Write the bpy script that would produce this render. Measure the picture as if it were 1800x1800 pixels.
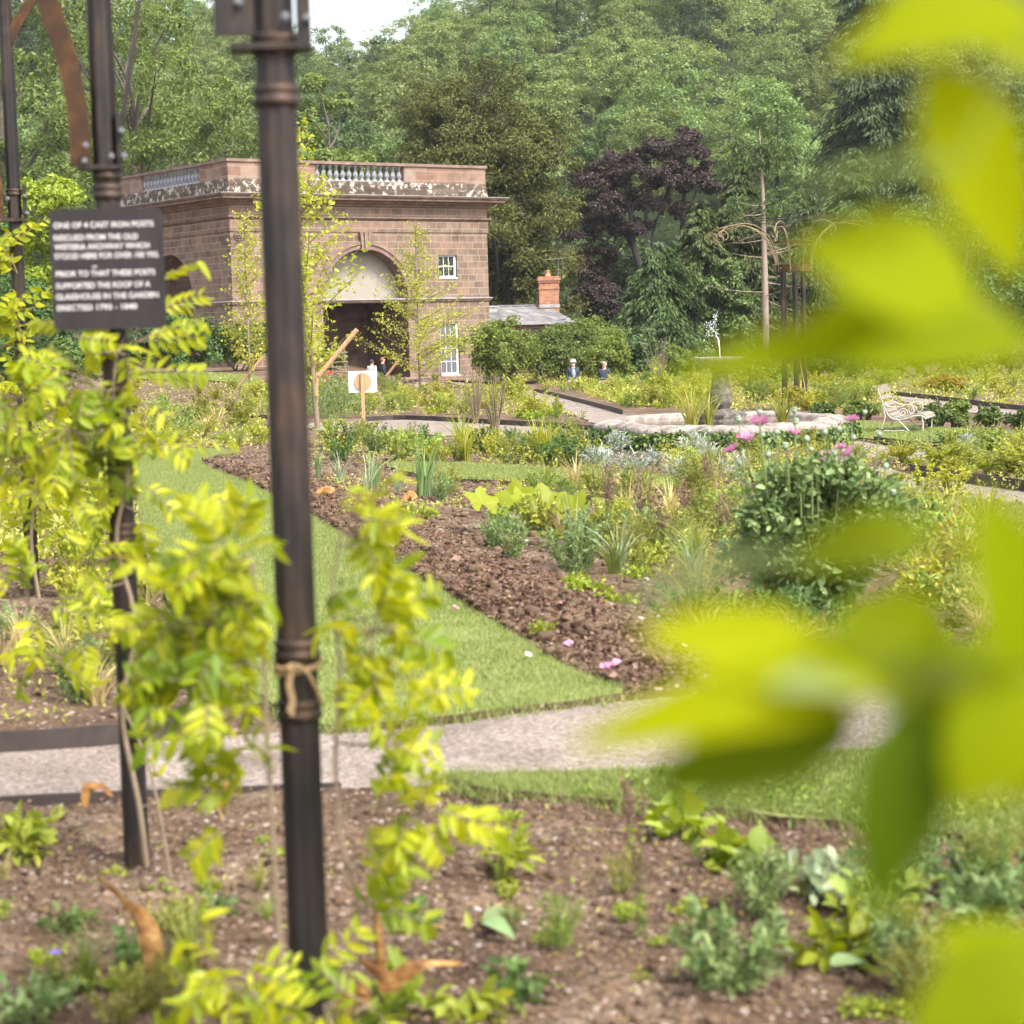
import bpy, math, random
import numpy as np
from mathutils import Vector
from mathutils.geometry import delaunay_2d_cdt

for o in list(bpy.data.objects):
    bpy.data.objects.remove(o)
S = bpy.context.scene
COL = S.collection

# ------------------------------------------------------------------ camera
FPX = 3600.0
PITCH = math.atan(315 / 3600)
ROLL = math.radians(-1.6)
CAM_H = 1.57
def _rx(a):
    c, s = math.cos(a), math.sin(a); return np.array([[1, 0, 0], [0, c, -s], [0, s, c]])
def _rz(a):
    c, s = math.cos(a), math.sin(a); return np.array([[c, -s, 0], [s, c, 0], [0, 0, 1]])
CR = _rx(math.pi / 2 - PITCH) @ _rz(ROLL)
CP = np.array([0, 0, CAM_H])
cd = bpy.data.cameras.new('camera')
cam = bpy.data.objects.new('camera', cd)
COL.objects.link(cam)
cd.sensor_fit = 'HORIZONTAL'; cd.sensor_width = 24; cd.sensor_height = 24
cd.lens = 48
cd.clip_start = 0.05; cd.clip_end = 5000
cd.dof.use_dof = True; cd.dof.focus_distance = 34; cd.dof.aperture_fstop = 3.0
from mathutils import Matrix
M4 = Matrix.Identity(4)
for i in range(3):
    for j in range(3):
        M4[i][j] = CR[i, j]
M4.translation = Vector(CP)
cam.matrix_world = M4
S.camera = cam

# ------------------------------------------------------------------ light
SUN_DIR = np.array([0.42, -0.50, 0.80]); SUN_DIR /= np.linalg.norm(SUN_DIR)
w = bpy.data.worlds.new('World'); S.world = w; w.use_nodes = True
nt = w.node_tree; nt.nodes.clear()
sky = nt.nodes.new('ShaderNodeTexSky'); sky.sky_type = 'NISHITA'; sky.sun_disc = False
sky.sun_elevation = math.asin(SUN_DIR[2]); sky.sun_rotation = math.atan2(SUN_DIR[0], SUN_DIR[1])
sky.air_density = 1.0; sky.dust_density = 4.0; sky.ozone_density = 1.0
hs = nt.nodes.new('ShaderNodeHueSaturation'); hs.inputs['Saturation'].default_value = 0.35
bg = nt.nodes.new('ShaderNodeBackground'); bg.inputs['Strength'].default_value = 0.15
wo = nt.nodes.new('ShaderNodeOutputWorld')
nt.links.new(sky.outputs[0], hs.inputs['Color']); nt.links.new(hs.outputs[0], bg.inputs[0]); nt.links.new(bg.outputs[0], wo.inputs[0])
sl = bpy.data.lights.new('sun', 'SUN'); sl.energy = 1.5; sl.angle = math.radians(14); sl.color = (1, 0.955, 0.87)
sun = bpy.data.objects.new('sun', sl); COL.objects.link(sun)
sun.rotation_euler = Vector(-SUN_DIR).to_track_quat('-Z', 'Y').to_euler()
sun.location = (20, -20, 60)
S.view_settings.view_transform = 'Standard'; S.view_settings.look = 'None'
S.view_settings.gamma = 1; S.view_settings.use_curve_mapping = False
S.view_settings.exposure = 1.72
S.cycles.use_denoising = True
S.cycles.max_bounces = 6; S.cycles.diffuse_bounces = 3; S.cycles.glossy_bounces = 2
S.cycles.transmission_bounces = 4; S.cycles.transparent_max_bounces = 4; S.cycles.volume_bounces = 0
S.cycles.caustics_reflective = False; S.cycles.caustics_refractive = False
S.cycles.sample_clamp_indirect = 6

# ------------------------------------------------------------------ picture -> place helpers
def ray(px, py):
    return CR @ np.array([(px - 900) / FPX, -(py - 900) / FPX, -1.0])
def at(px, py, Y):
    d = ray(px, py); return CP + d * (Y / d[1])
def project(P):
    q = (np.atleast_2d(P) - CP) @ CR
    return np.stack([900 + FPX * q[:, 0] / -q[:, 2], 900 - FPX * q[:, 1] / -q[:, 2]], 1)
def sstep(a, b, x):
    t = np.clip((x - a) / (b - a), 0, 1); return t * t * (3 - 2 * t)

def _hash(ix, iy, seed):
    h = (ix.astype(np.int64) * 374761393 + iy.astype(np.int64) * 668265263 + seed * 974711) & 0x7fffffff
    h = ((h ^ (h >> 13)) * 1274126177) & 0x7fffffff
    return ((h ^ (h >> 16)) & 0xffff) / 65535.0
def vnoise(x, y, seed=0):
    x = np.asarray(x, float); y = np.asarray(y, float)
    ix = np.floor(x); iy = np.floor(y); fx = x - ix; fy = y - iy
    fx = fx * fx * (3 - 2 * fx); fy = fy * fy * (3 - 2 * fy)
    a = _hash(ix, iy, seed); b = _hash(ix + 1, iy, seed); c = _hash(ix, iy + 1, seed); d = _hash(ix + 1, iy + 1, seed)
    return (a * (1 - fx) + b * fx) * (1 - fy) + (c * (1 - fx) + d * fx) * fy
def fbm(x, y, seed=0, o=4):
    s = 0; a = 0.5
    for k in range(o):
        s = s + a * vnoise(x * 2 ** k, y * 2 ** k, seed + k); a *= 0.5
    return s

def T(x, y):
    x = np.asarray(x, float); y = np.asarray(y, float)
    lf = sstep(-3, -9, x)
    base = -0.010 * np.clip(y - 20, 0, 65) * (1 - 0.85 * lf) + 0.5 * sstep(40, 85, y) * lf
    base = base - 0.72 * np.exp(-((x - 2.9) / 3.0) ** 2 - ((y - 79) / 2.4) ** 2) - 0.5 * np.exp(-((x + 6) / 3.0) ** 2 - ((y - 90) / 3.0) ** 2)
    base = base + 0.35 * (fbm(x / 40 + 9, y / 40, 3, 2) - 0.4) * sstep(60, 140, y)
    prof = 1 + 0.16 * np.exp(-((x - 38) / 42) ** 2) - 0.225 * np.exp(-((x + 21) / 17) ** 2) - 0.17 * np.exp(-((x - 85) / 14) ** 2) - 0.08 * np.exp(-((x + 79) / 7) ** 2)
    hill = 43.0 * sstep(120, 335, y) * prof - 0.05 * np.clip(y - 360, 0, 800)
    return base + hill
def gpv(P):
    P = np.atleast_2d(np.asarray(P, float)); d = np.column_stack([(P[:, 0] - 900) / FPX, -(P[:, 1] - 900) / FPX, -np.ones(len(P))]) @ CR.T
    t = CAM_H / np.maximum(-d[:, 2], 1e-4)
    for _ in range(25):
        q = CP + d * t[:, None]; t = (CAM_H - T(q[:, 0], q[:, 1])) / np.maximum(-d[:, 2], 1e-4)
    return CP + d * t[:, None]
# the long mound of dug soil along the bed
def gp0(px, py):
    d = ray(px, py); t = CAM_H / -d[2] if d[2] < -1e-4 else 200
    for _ in range(25):
        p = CP + d * t
        t = (CAM_H - float(T(p[0], p[1]))) / -d[2]
    return CP + d * t
RIDGE = np.array([gp0(*p)[:2] for p in ((300, 812), (430, 838), (520, 868), (600, 905), (700, 958), (800, 1012), (900, 1062), (1000, 1108), (1100, 1152), (1200, 1192), (1290, 1215))])
def ridge(x, y):
    x = np.asarray(x, float); y = np.asarray(y, float)
    best = np.full(x.shape, 1e9)
    for a, b in zip(RIDGE[:-1], RIDGE[1:]):
        ab = b - a; t = np.clip(((x - a[0]) * ab[0] + (y - a[1]) * ab[1]) / (ab @ ab), 0, 1)
        best = np.minimum(best, np.hypot(x - a[0] - t * ab[0], y - a[1] - t * ab[1]))
    return best
def GZ(x, y):
    return T(x, y) + 0.10 * np.exp(-(ridge(x, y) / 0.38) ** 2)
def gp(px, py):
    p = gp0(px, py)
    return np.array([p[0], p[1], float(GZ(p[0], p[1]))])

# ------------------------------------------------------------------ mesh helpers
def unit(a):
    a = np.asarray(a, float); return a / np.maximum(np.linalg.norm(a, axis=-1, keepdims=True), 1e-9)
class MB:
    def __init__(s): s.v = []; s.f = []; s.n = 0
    def add(s, v, faces, mat=0, smooth=False):
        v = np.asarray(v, float).reshape(-1, 3)
        if not isinstance(faces, (list, tuple)) or (len(faces) and not isinstance(faces[0], np.ndarray)):
            by = {}
            for f in faces: by.setdefault(len(f), []).append(f)
            faces = [np.array(x) for x in by.values()]
        for f in faces:
            f = np.asarray(f, int)
            if f.size: s.f.append((f + s.n, mat, smooth))
        s.v.append(v); s.n += len(v); return s
    def mesh(s, name, mats, off=None):
        me = bpy.data.meshes.new(name)
        v = np.concatenate(s.v) if s.v else np.zeros((0, 3))
        if off is not None: v = v - np.asarray(off)
        me.vertices.add(len(v)); me.vertices.foreach_set('co', v.ravel())
        tot = sum(f.size for f, _, _ in s.f); npoly = sum(len(f) for f, _, _ in s.f)
        me.loops.add(tot); me.polygons.add(npoly)
        me.loops.foreach_set('vertex_index', np.concatenate([f.ravel() for f, _, _ in s.f]).astype(np.int32))
        k = np.concatenate([np.full(len(f), f.shape[1]) for f, _, _ in s.f])
        me.polygons.foreach_set('loop_start', np.concatenate([[0], np.cumsum(k)[:-1]]).astype(np.int32))
        me.polygons.foreach_set('material_index', np.concatenate([np.full(len(f), m) for f, m, _ in s.f]).astype(np.int32))
        me.polygons.foreach_set('use_smooth', np.concatenate([np.full(len(f), sm) for f, _, sm in s.f]))
        for m in (mats if isinstance(mats, (list, tuple)) else [mats]): me.materials.append(m)
        me.update(calc_edges=True); me.validate()
        return me
    def build(s, name, mats, parent=None, off=None):
        return link(name, s.mesh(name, mats, off), parent)
def link(name, data, parent=None, loc=None):
    o = bpy.data.objects.new(name, data); COL.objects.link(o)
    if parent is not None: o.parent = parent
    if loc is not None: o.location = loc
    return o
def tag(o, label=None, cat=None, group=None, kind=None):
    if label: o['label'] = label
    if cat: o['category'] = cat
    if group: o['group'] = group
    if kind: o['kind'] = kind
    return o
def thing(name, loc, label, cat, group=None, rz=0.0):
    o = link(name, None, None, tuple(loc)); o.rotation_euler = (0, 0, rz); o.empty_display_size = 0.1
    return tag(o, label, cat, group)
def structure(o): o['kind'] = 'structure'; return o
def copy_tree(o, parent=None):
    c = o.copy(); COL.objects.link(c); c.parent = parent
    for ch in o.children: copy_tree(ch, c)
    return c

def box(mb, c, s, mat=0, R=None):
    c = np.asarray(c, float); h = np.asarray(s, float) / 2
    v = np.array([[x, y, z] for x in (-1, 1) for y in (-1, 1) for z in (-1, 1)]) * h
    if R is not None: v = v @ np.asarray(R).T
    mb.add(v + c, [np.array([[0, 1, 3, 2], [4, 6, 7, 5], [0, 4, 5, 1], [2, 3, 7, 6], [0, 2, 6, 4], [1, 5, 7, 3]])], mat)
def boxab(mb, a, b, mat=0):
    a = np.asarray(a, float); b = np.asarray(b, float); box(mb, (a + b) / 2, np.abs(b - a), mat)
def tube(mb, pts, r, n=8, mat=0, caps=True, smooth=True):
    P = np.asarray(pts, float); m = len(P); r = np.broadcast_to(np.asarray(r, float), (m,))
    t = unit(np.gradient(P, axis=0))
    ref = np.array([0, 0, 1.0]) if abs(t[0, 2]) < 0.9 else np.array([1.0, 0, 0])
    u = unit(np.cross(t[0], ref)); a = np.linspace(0, 2 * np.pi, n, endpoint=False); V = []
    for i in range(m):
        u = unit(u - t[i] * (u @ t[i])); wv = np.cross(t[i], u)
        V.append(P[i] + r[i] * (np.cos(a)[:, None] * u + np.sin(a)[:, None] * wv))
    k = np.arange(n); k2 = (k + 1) % n
    F = [np.stack([i * n + k, i * n + k2, (i + 1) * n + k2, (i + 1) * n + k], 1) for i in range(m - 1)]
    mb.add(np.concatenate(V), [np.concatenate(F)], mat, smooth)
    if caps:
        mb.add(V[0], [k[None, ::-1]], mat); mb.add(V[-1], [k[None, :]], mat)
def lathe(mb, prof, n=16, c=(0, 0, 0), mat=0, lobes=0, amp=0.0, smooth=True):
    prof = np.asarray(prof, float); a = np.linspace(0, 2 * np.pi, n, endpoint=False)
    sc = 1 + amp * np.cos(lobes * a) if lobes else np.ones(n)
    V = np.concatenate([np.stack([p[0] * sc * np.cos(a), p[0] * sc * np.sin(a), np.full(n, p[1])], 1) for p in prof]) + np.asarray(c)
    k = np.arange(n); k2 = (k + 1) % n
    F = np.concatenate([np.stack([i * n + k, i * n + k2, (i + 1) * n + k2, (i + 1) * n + k], 1) for i in range(len(prof) - 1)])
    mb.add(V, [F], mat, smooth)
    mb.add(V[-n:], [k[None, :]], mat); mb.add(V[:n], [k[None, ::-1]], mat)
def _ico():
    t = (1 + 5 ** 0.5) / 2
    v = unit(np.array([[-1, t, 0], [1, t, 0], [-1, -t, 0], [1, -t, 0], [0, -1, t], [0, 1, t], [0, -1, -t], [0, 1, -t], [t, 0, -1], [t, 0, 1], [-t, 0, -1], [-t, 0, 1]]))
    f = np.array([[0, 11, 5], [0, 5, 1], [0, 1, 7], [0, 7, 10], [0, 10, 11], [1, 5, 9], [5, 11, 4], [11, 10, 2], [10, 7, 6], [7, 1, 8], [3, 9, 4], [3, 4, 2], [3, 2, 6], [3, 6, 8], [3, 8, 9], [4, 9, 5], [2, 4, 11], [6, 2, 10], [8, 6, 7], [9, 8, 1]])
    return v, f
ICO_V, ICO_F = _ico()
def ico2():
    v = list(map(tuple, ICO_V)); cache = {}; out = []
    def mid(a, b):
        k = (min(a, b), max(a, b))
        if k not in cache:
            p = unit(np.array(v[a]) + np.array(v[b])); v.append(tuple(p)); cache[k] = len(v) - 1
        return cache[k]
    for a, b, c in ICO_F:
        ab, bc, ca = mid(a, b), mid(b, c), mid(c, a)
        out += [[a, ab, ca], [b, bc, ab], [c, ca, bc], [ab, bc, ca]]
    return np.array(v), np.array(out)
ICO2_V, ICO2_F = ico2()
def ball(mb, c, r, mat=0, hi=True):
    v, f = (ICO2_V, ICO2_F) if hi else (ICO_V, ICO_F)
    mb.add(v * np.asarray(r) + np.asarray(c), [f], mat, True)

# leaf templates: x = width, y = length, z = normal
T_FOLD = (np.array([[0, 0, 0], [-.5, .45, .10], [0, 1, -.06], [.5, .45, .10]]), [np.array([[0, 3, 2], [0, 2, 1]])])
def _leaf(rows=(0, .14, .38, .66, .86, 1), wid=(.04, .62, 1, .82, .42, 0), fold=.16, droop=.22):
    V = []; F = []
    for t, wd in zip(rows, wid):
        z = -droop * t * t
        V += [[-wd / 2, t, z + fold * wd / 2], [0, t, z], [wd / 2, t, z + fold * wd / 2]]
    for i in range(len(rows) - 1):
        a = 3 * i; F += [[a, a + 1, a + 4, a + 3], [a + 1, a + 2, a + 5, a + 4]]
    return np.array(V), [np.array(F)]
T_LEAF = _leaf()
T_LONG = _leaf((0, .2, .5, .8, 1), (.5, .9, 1, .7, 0), .1, .35)
T_MID = _leaf((0, .3, .7, 1), (.1, .9, .8, 0), .2, .2)
def put(mb, tmpl, pos, dirs, nrm, size, aspect=0.5, mat=0, smooth=False):
    tv, tf = tmpl; pos = np.asarray(pos, float).reshape(-1, 3); n = len(pos)
    if n == 0: return
    y = unit(np.broadcast_to(dirs, (n, 3))); x = unit(np.cross(y, np.broadcast_to(nrm, (n, 3)))); z = np.cross(x, y)
    s = np.broadcast_to(np.asarray(size, float), (n,)); a = np.broadcast_to(np.asarray(aspect, float), (n,))
    V = pos[:, None, :] + s[:, None, None] * (tv[None, :, 0:1] * a[:, None, None] * x[:, None, :] + tv[None, :, 1:2] * y[:, None, :] + tv[None, :, 2:3] * z[:, None, :])
    m = len(tv); offs = (np.arange(n) * m)[:, None, None]
    mb.add(V.reshape(-1, 3), [(f[None] + offs).reshape(-1, f.shape[1]) for f in tf], mat, smooth)
def rdir(rng, n):
    return unit(rng.normal(size=(n, 3)))

# ------------------------------------------------------------------ materials
MATS = {}
def newmat(name):
    m = bpy.data.materials.new(name); m.use_nodes = True; n = m.node_tree; n.nodes.clear(); MATS[name] = m
    return m, n, n.nodes, n.links
def N(nodes, t, **kw):
    x = nodes.new('ShaderNode' + t)
    for k, v in kw.items():
        if hasattr(x, k): setattr(x, k, v)
        else: x.inputs[k.replace('_', ' ')].default_value = v
    return x
def rgba(c): return (c[0], c[1], c[2], 1)
def ramp(nodes, stops, interp='LINEAR'):
    r = nodes.new('ShaderNodeValToRGB'); e = r.color_ramp; e.interpolation = interp
    while len(e.elements) > 1: e.elements.remove(e.elements[-1])
    e.elements[0].position = stops[0][0]; e.elements[0].color = rgba(stops[0][1])
    for p, c in stops[1:]:
        q = e.elements.new(p); q.color = rgba(c)
    return r
def leafmat(name, cols, trans=0.35, rough=0.5, hv=0.03, vv=0.25, spec=0.35):
    """cols: list of leaf colours, one picked for each leaf"""
    m, n, nd, lk = newmat(name)
    g = N(nd, 'NewGeometry'); r = ramp(nd, [(i / max(1, len(cols) - 1), c) for i, c in enumerate(cols)])
    lk.new(g.outputs['Random Per Island'], r.inputs[0])
    oi = N(nd, 'ObjectInfo'); mh = N(nd, 'MapRange'); mh.inputs[3].default_value = 0.5 - hv; mh.inputs[4].default_value = 0.5 + hv
    lk.new(oi.outputs['Random'], mh.inputs[0])
    mv = N(nd, 'MapRange'); mv.inputs[3].default_value = 1 - vv; mv.inputs[4].default_value = 1 + vv
    ma = N(nd, 'Math', operation='FRACT'); mm = N(nd, 'Math', operation='MULTIPLY'); mm.inputs[1].default_value = 7.31
    lk.new(oi.outputs['Random'], mm.inputs[0]); lk.new(mm.outputs[0], ma.inputs[0]); lk.new(ma.outputs[0], mv.inputs[0])
    h = N(nd, 'HueSaturation'); lk.new(mh.outputs[0], h.inputs['Hue']); lk.new(mv.outputs[0], h.inputs['Value']); lk.new(r.outputs[0], h.inputs['Color'])
    p = N(nd, 'BsdfPrincipled', Roughness=rough); p.inputs['Specular IOR Level'].default_value = spec
    lk.new(h.outputs[0], p.inputs['Base Color'])
    o = N(nd, 'OutputMaterial')
    if trans > 0:
        t = N(nd, 'BsdfTranslucent'); hh = N(nd, 'HueSaturation', Saturation=1.1, Value=1.25); hh.inputs['Hue'].default_value = 0.485
        lk.new(h.outputs[0], hh.inputs['Color']); lk.new(hh.outputs[0], t.inputs[0])
        x = N(nd, 'MixShader'); x.inputs[0].default_value = trans
        lk.new(p.outputs[0], x.inputs[1]); lk.new(t.outputs[0], x.inputs[2]); lk.new(x.outputs[0], o.inputs[0])
    else: lk.new(p.outputs[0], o.inputs[0])
    return m
def noisemat(name, stops, scale=4, detail=5, rough=0.8, bump=0.3, bscale=None, metal=0.0, bdist=0.02, spec=0.3, stretch=None, rrough=0.6):
    m, n, nd, lk = newmat(name)
    tc = N(nd, 'TexCoord'); src = tc.outputs['Object']
    if stretch:
        mp = N(nd, 'Mapping'); mp.inputs['Scale'].default_value = stretch; lk.new(src, mp.inputs[0]); src = mp.outputs[0]
    nz = N(nd, 'TexNoise', Scale=scale, Detail=detail, Roughness=rrough); lk.new(src, nz.inputs[0])
    r = ramp(nd, stops); lk.new(nz.outputs[0], r.inputs[0])
    p = N(nd, 'BsdfPrincipled', Roughness=rough, Metallic=metal); p.inputs['Specular IOR Level'].default_value = spec
    lk.new(r.outputs[0], p.inputs['Base Color'])
    if bump:
        n2 = N(nd, 'TexNoise', Scale=bscale or scale * 4, Detail=6); lk.new(src, n2.inputs[0])
        b = N(nd, 'Bump', Strength=bump, Distance=bdist); lk.new(n2.outputs[0], b.inputs['Height']); lk.new(b.outputs[0], p.inputs['Normal'])
    o = N(nd, 'OutputMaterial'); lk.new(p.outputs[0], o.inputs[0])
    return m
def plain(name, c, rough=0.6, metal=0.0, spec=0.4):
    m, n, nd, lk = newmat(name)
    tc = N(nd, 'TexCoord'); nz = N(nd, 'TexNoise', Scale=30.0, Detail=3.0); lk.new(tc.outputs['Object'], nz.inputs[0])
    r = ramp(nd, [(0.3, [x * 0.85 for x in c]), (0.7, [min(1, x * 1.12) for x in c])]); lk.new(nz.outputs[0], r.inputs[0])
    p = N(nd, 'BsdfPrincipled', Roughness=rough, Metallic=metal); p.inputs['Specular IOR Level'].default_value = spec
    lk.new(r.outputs[0], p.inputs['Base Color'])
    o = N(nd, 'OutputMaterial'); lk.new(p.outputs[0], o.inputs[0]); return m

# soil: crumbly brown earth, lichen-pale stones and mulch bits
def soilmat():
    m, n, nd, lk = newmat('soil')
    tc = N(nd, 'TexCoord')
    a = N(nd, 'TexNoise', Scale=1.7, Detail=4.0); b = N(nd, 'TexNoise', Scale=38.0, Detail=5.0, Roughness=0.7); c = N(nd, 'TexVoronoi', Scale=48.0)
    for x in (a, b, c): lk.new(tc.outputs['Object'], x.inputs['Vector'])
    r1 = ramp(nd, [(0.30, (0.068, 0.041, 0.026)), (0.5, (0.130, 0.084, 0.054)), (0.68, (0.202, 0.142, 0.096))]); lk.new(a.outputs[0], r1.inputs[0])
    r2 = ramp(nd, [(0.3, (0.35, 0.35, 0.35)), (0.52, (0.9, 0.9, 0.9)), (0.72, (1.9, 1.85, 1.8))]); lk.new(b.outputs[0], r2.inputs[0])
    mx = N(nd, 'Mix', data_type='RGBA', blend_type='MULTIPLY'); mx.inputs[0].default_value = 1
    lk.new(r1.outputs[0], mx.inputs[6]); lk.new(r2.outputs[0], mx.inputs[7])
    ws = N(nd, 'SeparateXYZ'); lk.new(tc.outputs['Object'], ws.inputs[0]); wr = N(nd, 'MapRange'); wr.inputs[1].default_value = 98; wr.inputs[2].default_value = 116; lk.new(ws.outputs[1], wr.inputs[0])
    st = ramp(nd, [(0.0, (1, 1, 1)), (0.16, (0, 0, 0))], 'CONSTANT'); 
    rc = ramp(nd, [(0, (0, 0, 0)), (0.80, (1, 1, 1))], 'CONSTANT'); lk.new(c.outputs['Color'], rc.inputs[0])
    st.color_ramp.elements[1].position = 0.45
    lk.new(c.outputs['Distance'], st.inputs[0])
    mu = N(nd, 'Math', operation='MULTIPLY'); lk.new(rc.outputs[0], mu.inputs[0]); lk.new(st.outputs[0], mu.inputs[1])
    m2 = N(nd, 'Mix', data_type='RGBA'); lk.new(mu.outputs[0], m2.inputs[0]); lk.new(mx.outputs[2], m2.inputs[6]); m2.inputs[7].default_value = (0.36, 0.28, 0.23, 1)
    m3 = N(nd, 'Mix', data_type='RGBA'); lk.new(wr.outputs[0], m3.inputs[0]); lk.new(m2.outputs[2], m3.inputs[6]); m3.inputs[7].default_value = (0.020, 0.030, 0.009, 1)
    p = N(nd, 'BsdfPrincipled', Roughness=0.95); p.inputs['Specular IOR Level'].default_value = 0.15; lk.new(m3.outputs[2], p.inputs['Base Color'])
    bp = N(nd, 'Bump', Strength=0.9, Distance=0.02); lk.new(b.outputs[0], bp.inputs['Height']); lk.new(bp.outputs[0], p.inputs['Normal'])
    o = N(nd, 'OutputMaterial'); lk.new(p.outputs[0], o.inputs[0]); return m
def gravelmat():
    m, n, nd, lk = newmat('gravel')
    tc = N(nd, 'TexCoord'); v = N(nd, 'TexVoronoi', Scale=95.0); a = N(nd, 'TexNoise', Scale=2.2, Detail=5.0)
    for x in (a, v): lk.new(tc.outputs['Object'], x.inputs['Vector'])
    sp = N(nd, 'SeparateColor'); lk.new(v.outputs['Color'], sp.inputs[0])
    r = ramp(nd, [(0, (0.115, 0.083, 0.066)), (0.35, (0.205, 0.158, 0.128)), (0.7, (0.275, 0.220, 0.185)), (1, (0.40, 0.345, 0.30))]); lk.new(sp.outputs[0], r.inputs[0])
    r2 = ramp(nd, [(0.3, (0.72, 0.69, 0.66)), (0.5, (0.95, 0.94, 0.93)), (0.68, (1.15, 1.15, 1.15))]); lk.new(a.outputs[0], r2.inputs[0])
    mx = N(nd, 'Mix', data_type='RGBA', blend_type='MULTIPLY'); mx.inputs[0].default_value = 1
    lk.new(r.outputs[0], mx.inputs[6]); lk.new(r2.outputs[0], mx.inputs[7])
    p = N(nd, 'BsdfPrincipled', Roughness=0.9); lk.new(mx.outputs[2], p.inputs['Base Color'])
    bp = N(nd, 'Bump', Strength=0.8, Distance=0.012); bp.invert = True
    lk.new(v.outputs['Distance'], bp.inputs['Height']); lk.new(bp.outputs[0], p.inputs['Normal'])
    o = N(nd, 'OutputMaterial'); lk.new(p.outputs[0], o.inputs[0]); return m
def stonemat(name, cols, mortar, course=(0.60, 0.305), lichen=0.0):
    m, n, nd, lk = newmat(name)
    tc = N(nd, 'TexCoord'); sx = N(nd, 'SeparateXYZ'); lk.new(tc.outputs['Object'], sx.inputs[0])
    ad = N(nd, 'Math', operation='ADD'); lk.new(sx.outputs[0], ad.inputs[0]); lk.new(sx.outputs[1], ad.inputs[1])
    cx = N(nd, 'CombineXYZ'); lk.new(ad.outputs[0], cx.inputs[0]); lk.new(sx.outputs[2], cx.inputs[1])
    br = N(nd, 'TexBrick', offset=0.5, squash=0.75, squash_frequency=3); br.inputs['Scale'].default_value = 1
    br.inputs['Brick Width'].default_value = course[0]; br.inputs['Row Height'].default_value = course[1]; br.inputs['Mortar Size'].default_value = 0.012
    br.inputs['Mortar Smooth'].default_value = 0.2; br.inputs['Color1'].default_value = (0, 0, 0, 1); br.inputs['Color2'].default_value = (1, 1, 1, 1)
    lk.new(cx.outputs[0], br.inputs['Vector'])
    sc = N(nd, 'SeparateColor'); lk.new(br.outputs['Color'], sc.inputs[0])
    r = ramp(nd, [(i / (len(cols) - 1), c) for i, c in enumerate(cols)]); lk.new(sc.outputs[0], r.inputs[0])
    nz = N(nd, 'TexNoise', Scale=1.3, Detail=6.0, Roughness=0.65); lk.new(tc.outputs['Object'], nz.inputs[0])
    r2 = ramp(nd, [(0.3, (0.55, 0.54, 0.54)), (0.52, (1, 1, 1)), (0.75, (1.25, 1.23, 1.18))]); lk.new(nz.outputs[0], r2.inputs[0])
    mx = N(nd, 'Mix', data_type='RGBA', blend_type='MULTIPLY'); mx.inputs[0].default_value = 1; lk.new(r.outputs[0], mx.inputs[6]); lk.new(r2.outputs[0], mx.inputs[7])
    mo = N(nd, 'Mix', data_type='RGBA'); lk.new(br.outputs['Fac'], mo.inputs[0]); lk.new(mx.outputs[2], mo.inputs[6]); mo.inputs[7].default_value = rgba(mortar)
    out = mo.outputs[2]
    if lichen:
        l1 = N(nd, 'TexNoise', Scale=2.6, Detail=8.0, Roughness=0.72); lk.new(tc.outputs['Object'], l1.inputs[0])
        rl = ramp(nd, [(0.525, (0, 0, 0)), (0.57, (1, 1, 1))]); lk.new(l1.outputs[0], rl.inputs[0])
        ml = N(nd, 'Mix', data_type='RGBA'); lk.new(rl.outputs[0], ml.inputs[0]); lk.new(out, ml.inputs[6]); ml.inputs[7].default_value = (0.36, 0.335, 0.29, 1); out = ml.outputs[2]
    p = N(nd, 'BsdfPrincipled', Roughness=0.9); p.inputs['Specular IOR Level'].default_value = 0.2; lk.new(out, p.inputs['Base Color'])
    bp = N(nd, 'Bump', Strength=0.5, Distance=0.015); lk.new(nz.outputs[0], bp.inputs['Height']); lk.new(bp.outputs[0], p.inputs['Normal'])
    o = N(nd, 'OutputMaterial'); lk.new(p.outputs[0], o.inputs[0]); return m

SOIL = soilmat(); GRAVEL = gravelmat()
LAWN = noisemat('lawn_grass', [(0.3, (0.115, 0.148, 0.03)), (0.5, (0.17, 0.21, 0.05)), (0.72, (0.25, 0.27, 0.09))], 3.0, 8, 0.9, 0.6, 90, bdist=0.02)
GRASS = leafmat('grass_blade', [(0.12, 0.168, 0.032), (0.185, 0.24, 0.058), (0.26, 0.30, 0.095), (0.36, 0.35, 0.16)], 0.35, 0.6, 0, 0)
IRON = noisemat('rusty_cast_iron', [(0.30, (0.006, 0.005, 0.005)), (0.5, (0.014, 0.010, 0.009)), (0.60, (0.036, 0.022, 0.015)), (0.72, (0.095, 0.046, 0.021))], 7, 7, 0.6, 0.35, 60, 0.0, 0.004, 0.35, (1, 1, 0.35))
RUST = noisemat('orange_rust', [(0.3, (0.016, 0.009, 0.006)), (0.5, (0.045, 0.020, 0.007)), (0.75, (0.11, 0.048, 0.014))], 9, 6, 0.75, 0.3, 70, 0.1, 0.004)
EDGE = noisemat('edging_steel', [(0.3, (0.035, 0.027, 0.025)), (0.55, (0.055, 0.041, 0.036)), (0.8, (0.10, 0.066, 0.052))], 5, 6, 0.7, 0.2, 50, 0.1, 0.003)
BOLT = plain('galvanised_bolt', (0.17, 0.175, 0.18), 0.5, 0.7)
ROPE = noisemat('jute_rope', [(0.3, (0.22, 0.14, 0.07)), (0.7, (0.42, 0.29, 0.16))], 120, 4, 0.9, 0.6, 300, bdist=0.003)
SIGNM = noisemat('sign_black', [(0.3, (0.012, 0.009, 0.010)), (0.7, (0.024, 0.019, 0.020))], 5, 6, 0.6, 0.05, 30, stretch=(3, 3, 0.6))
LETTER = plain('lettering_white', (0.50, 0.48, 0.47), 0.6)
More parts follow.
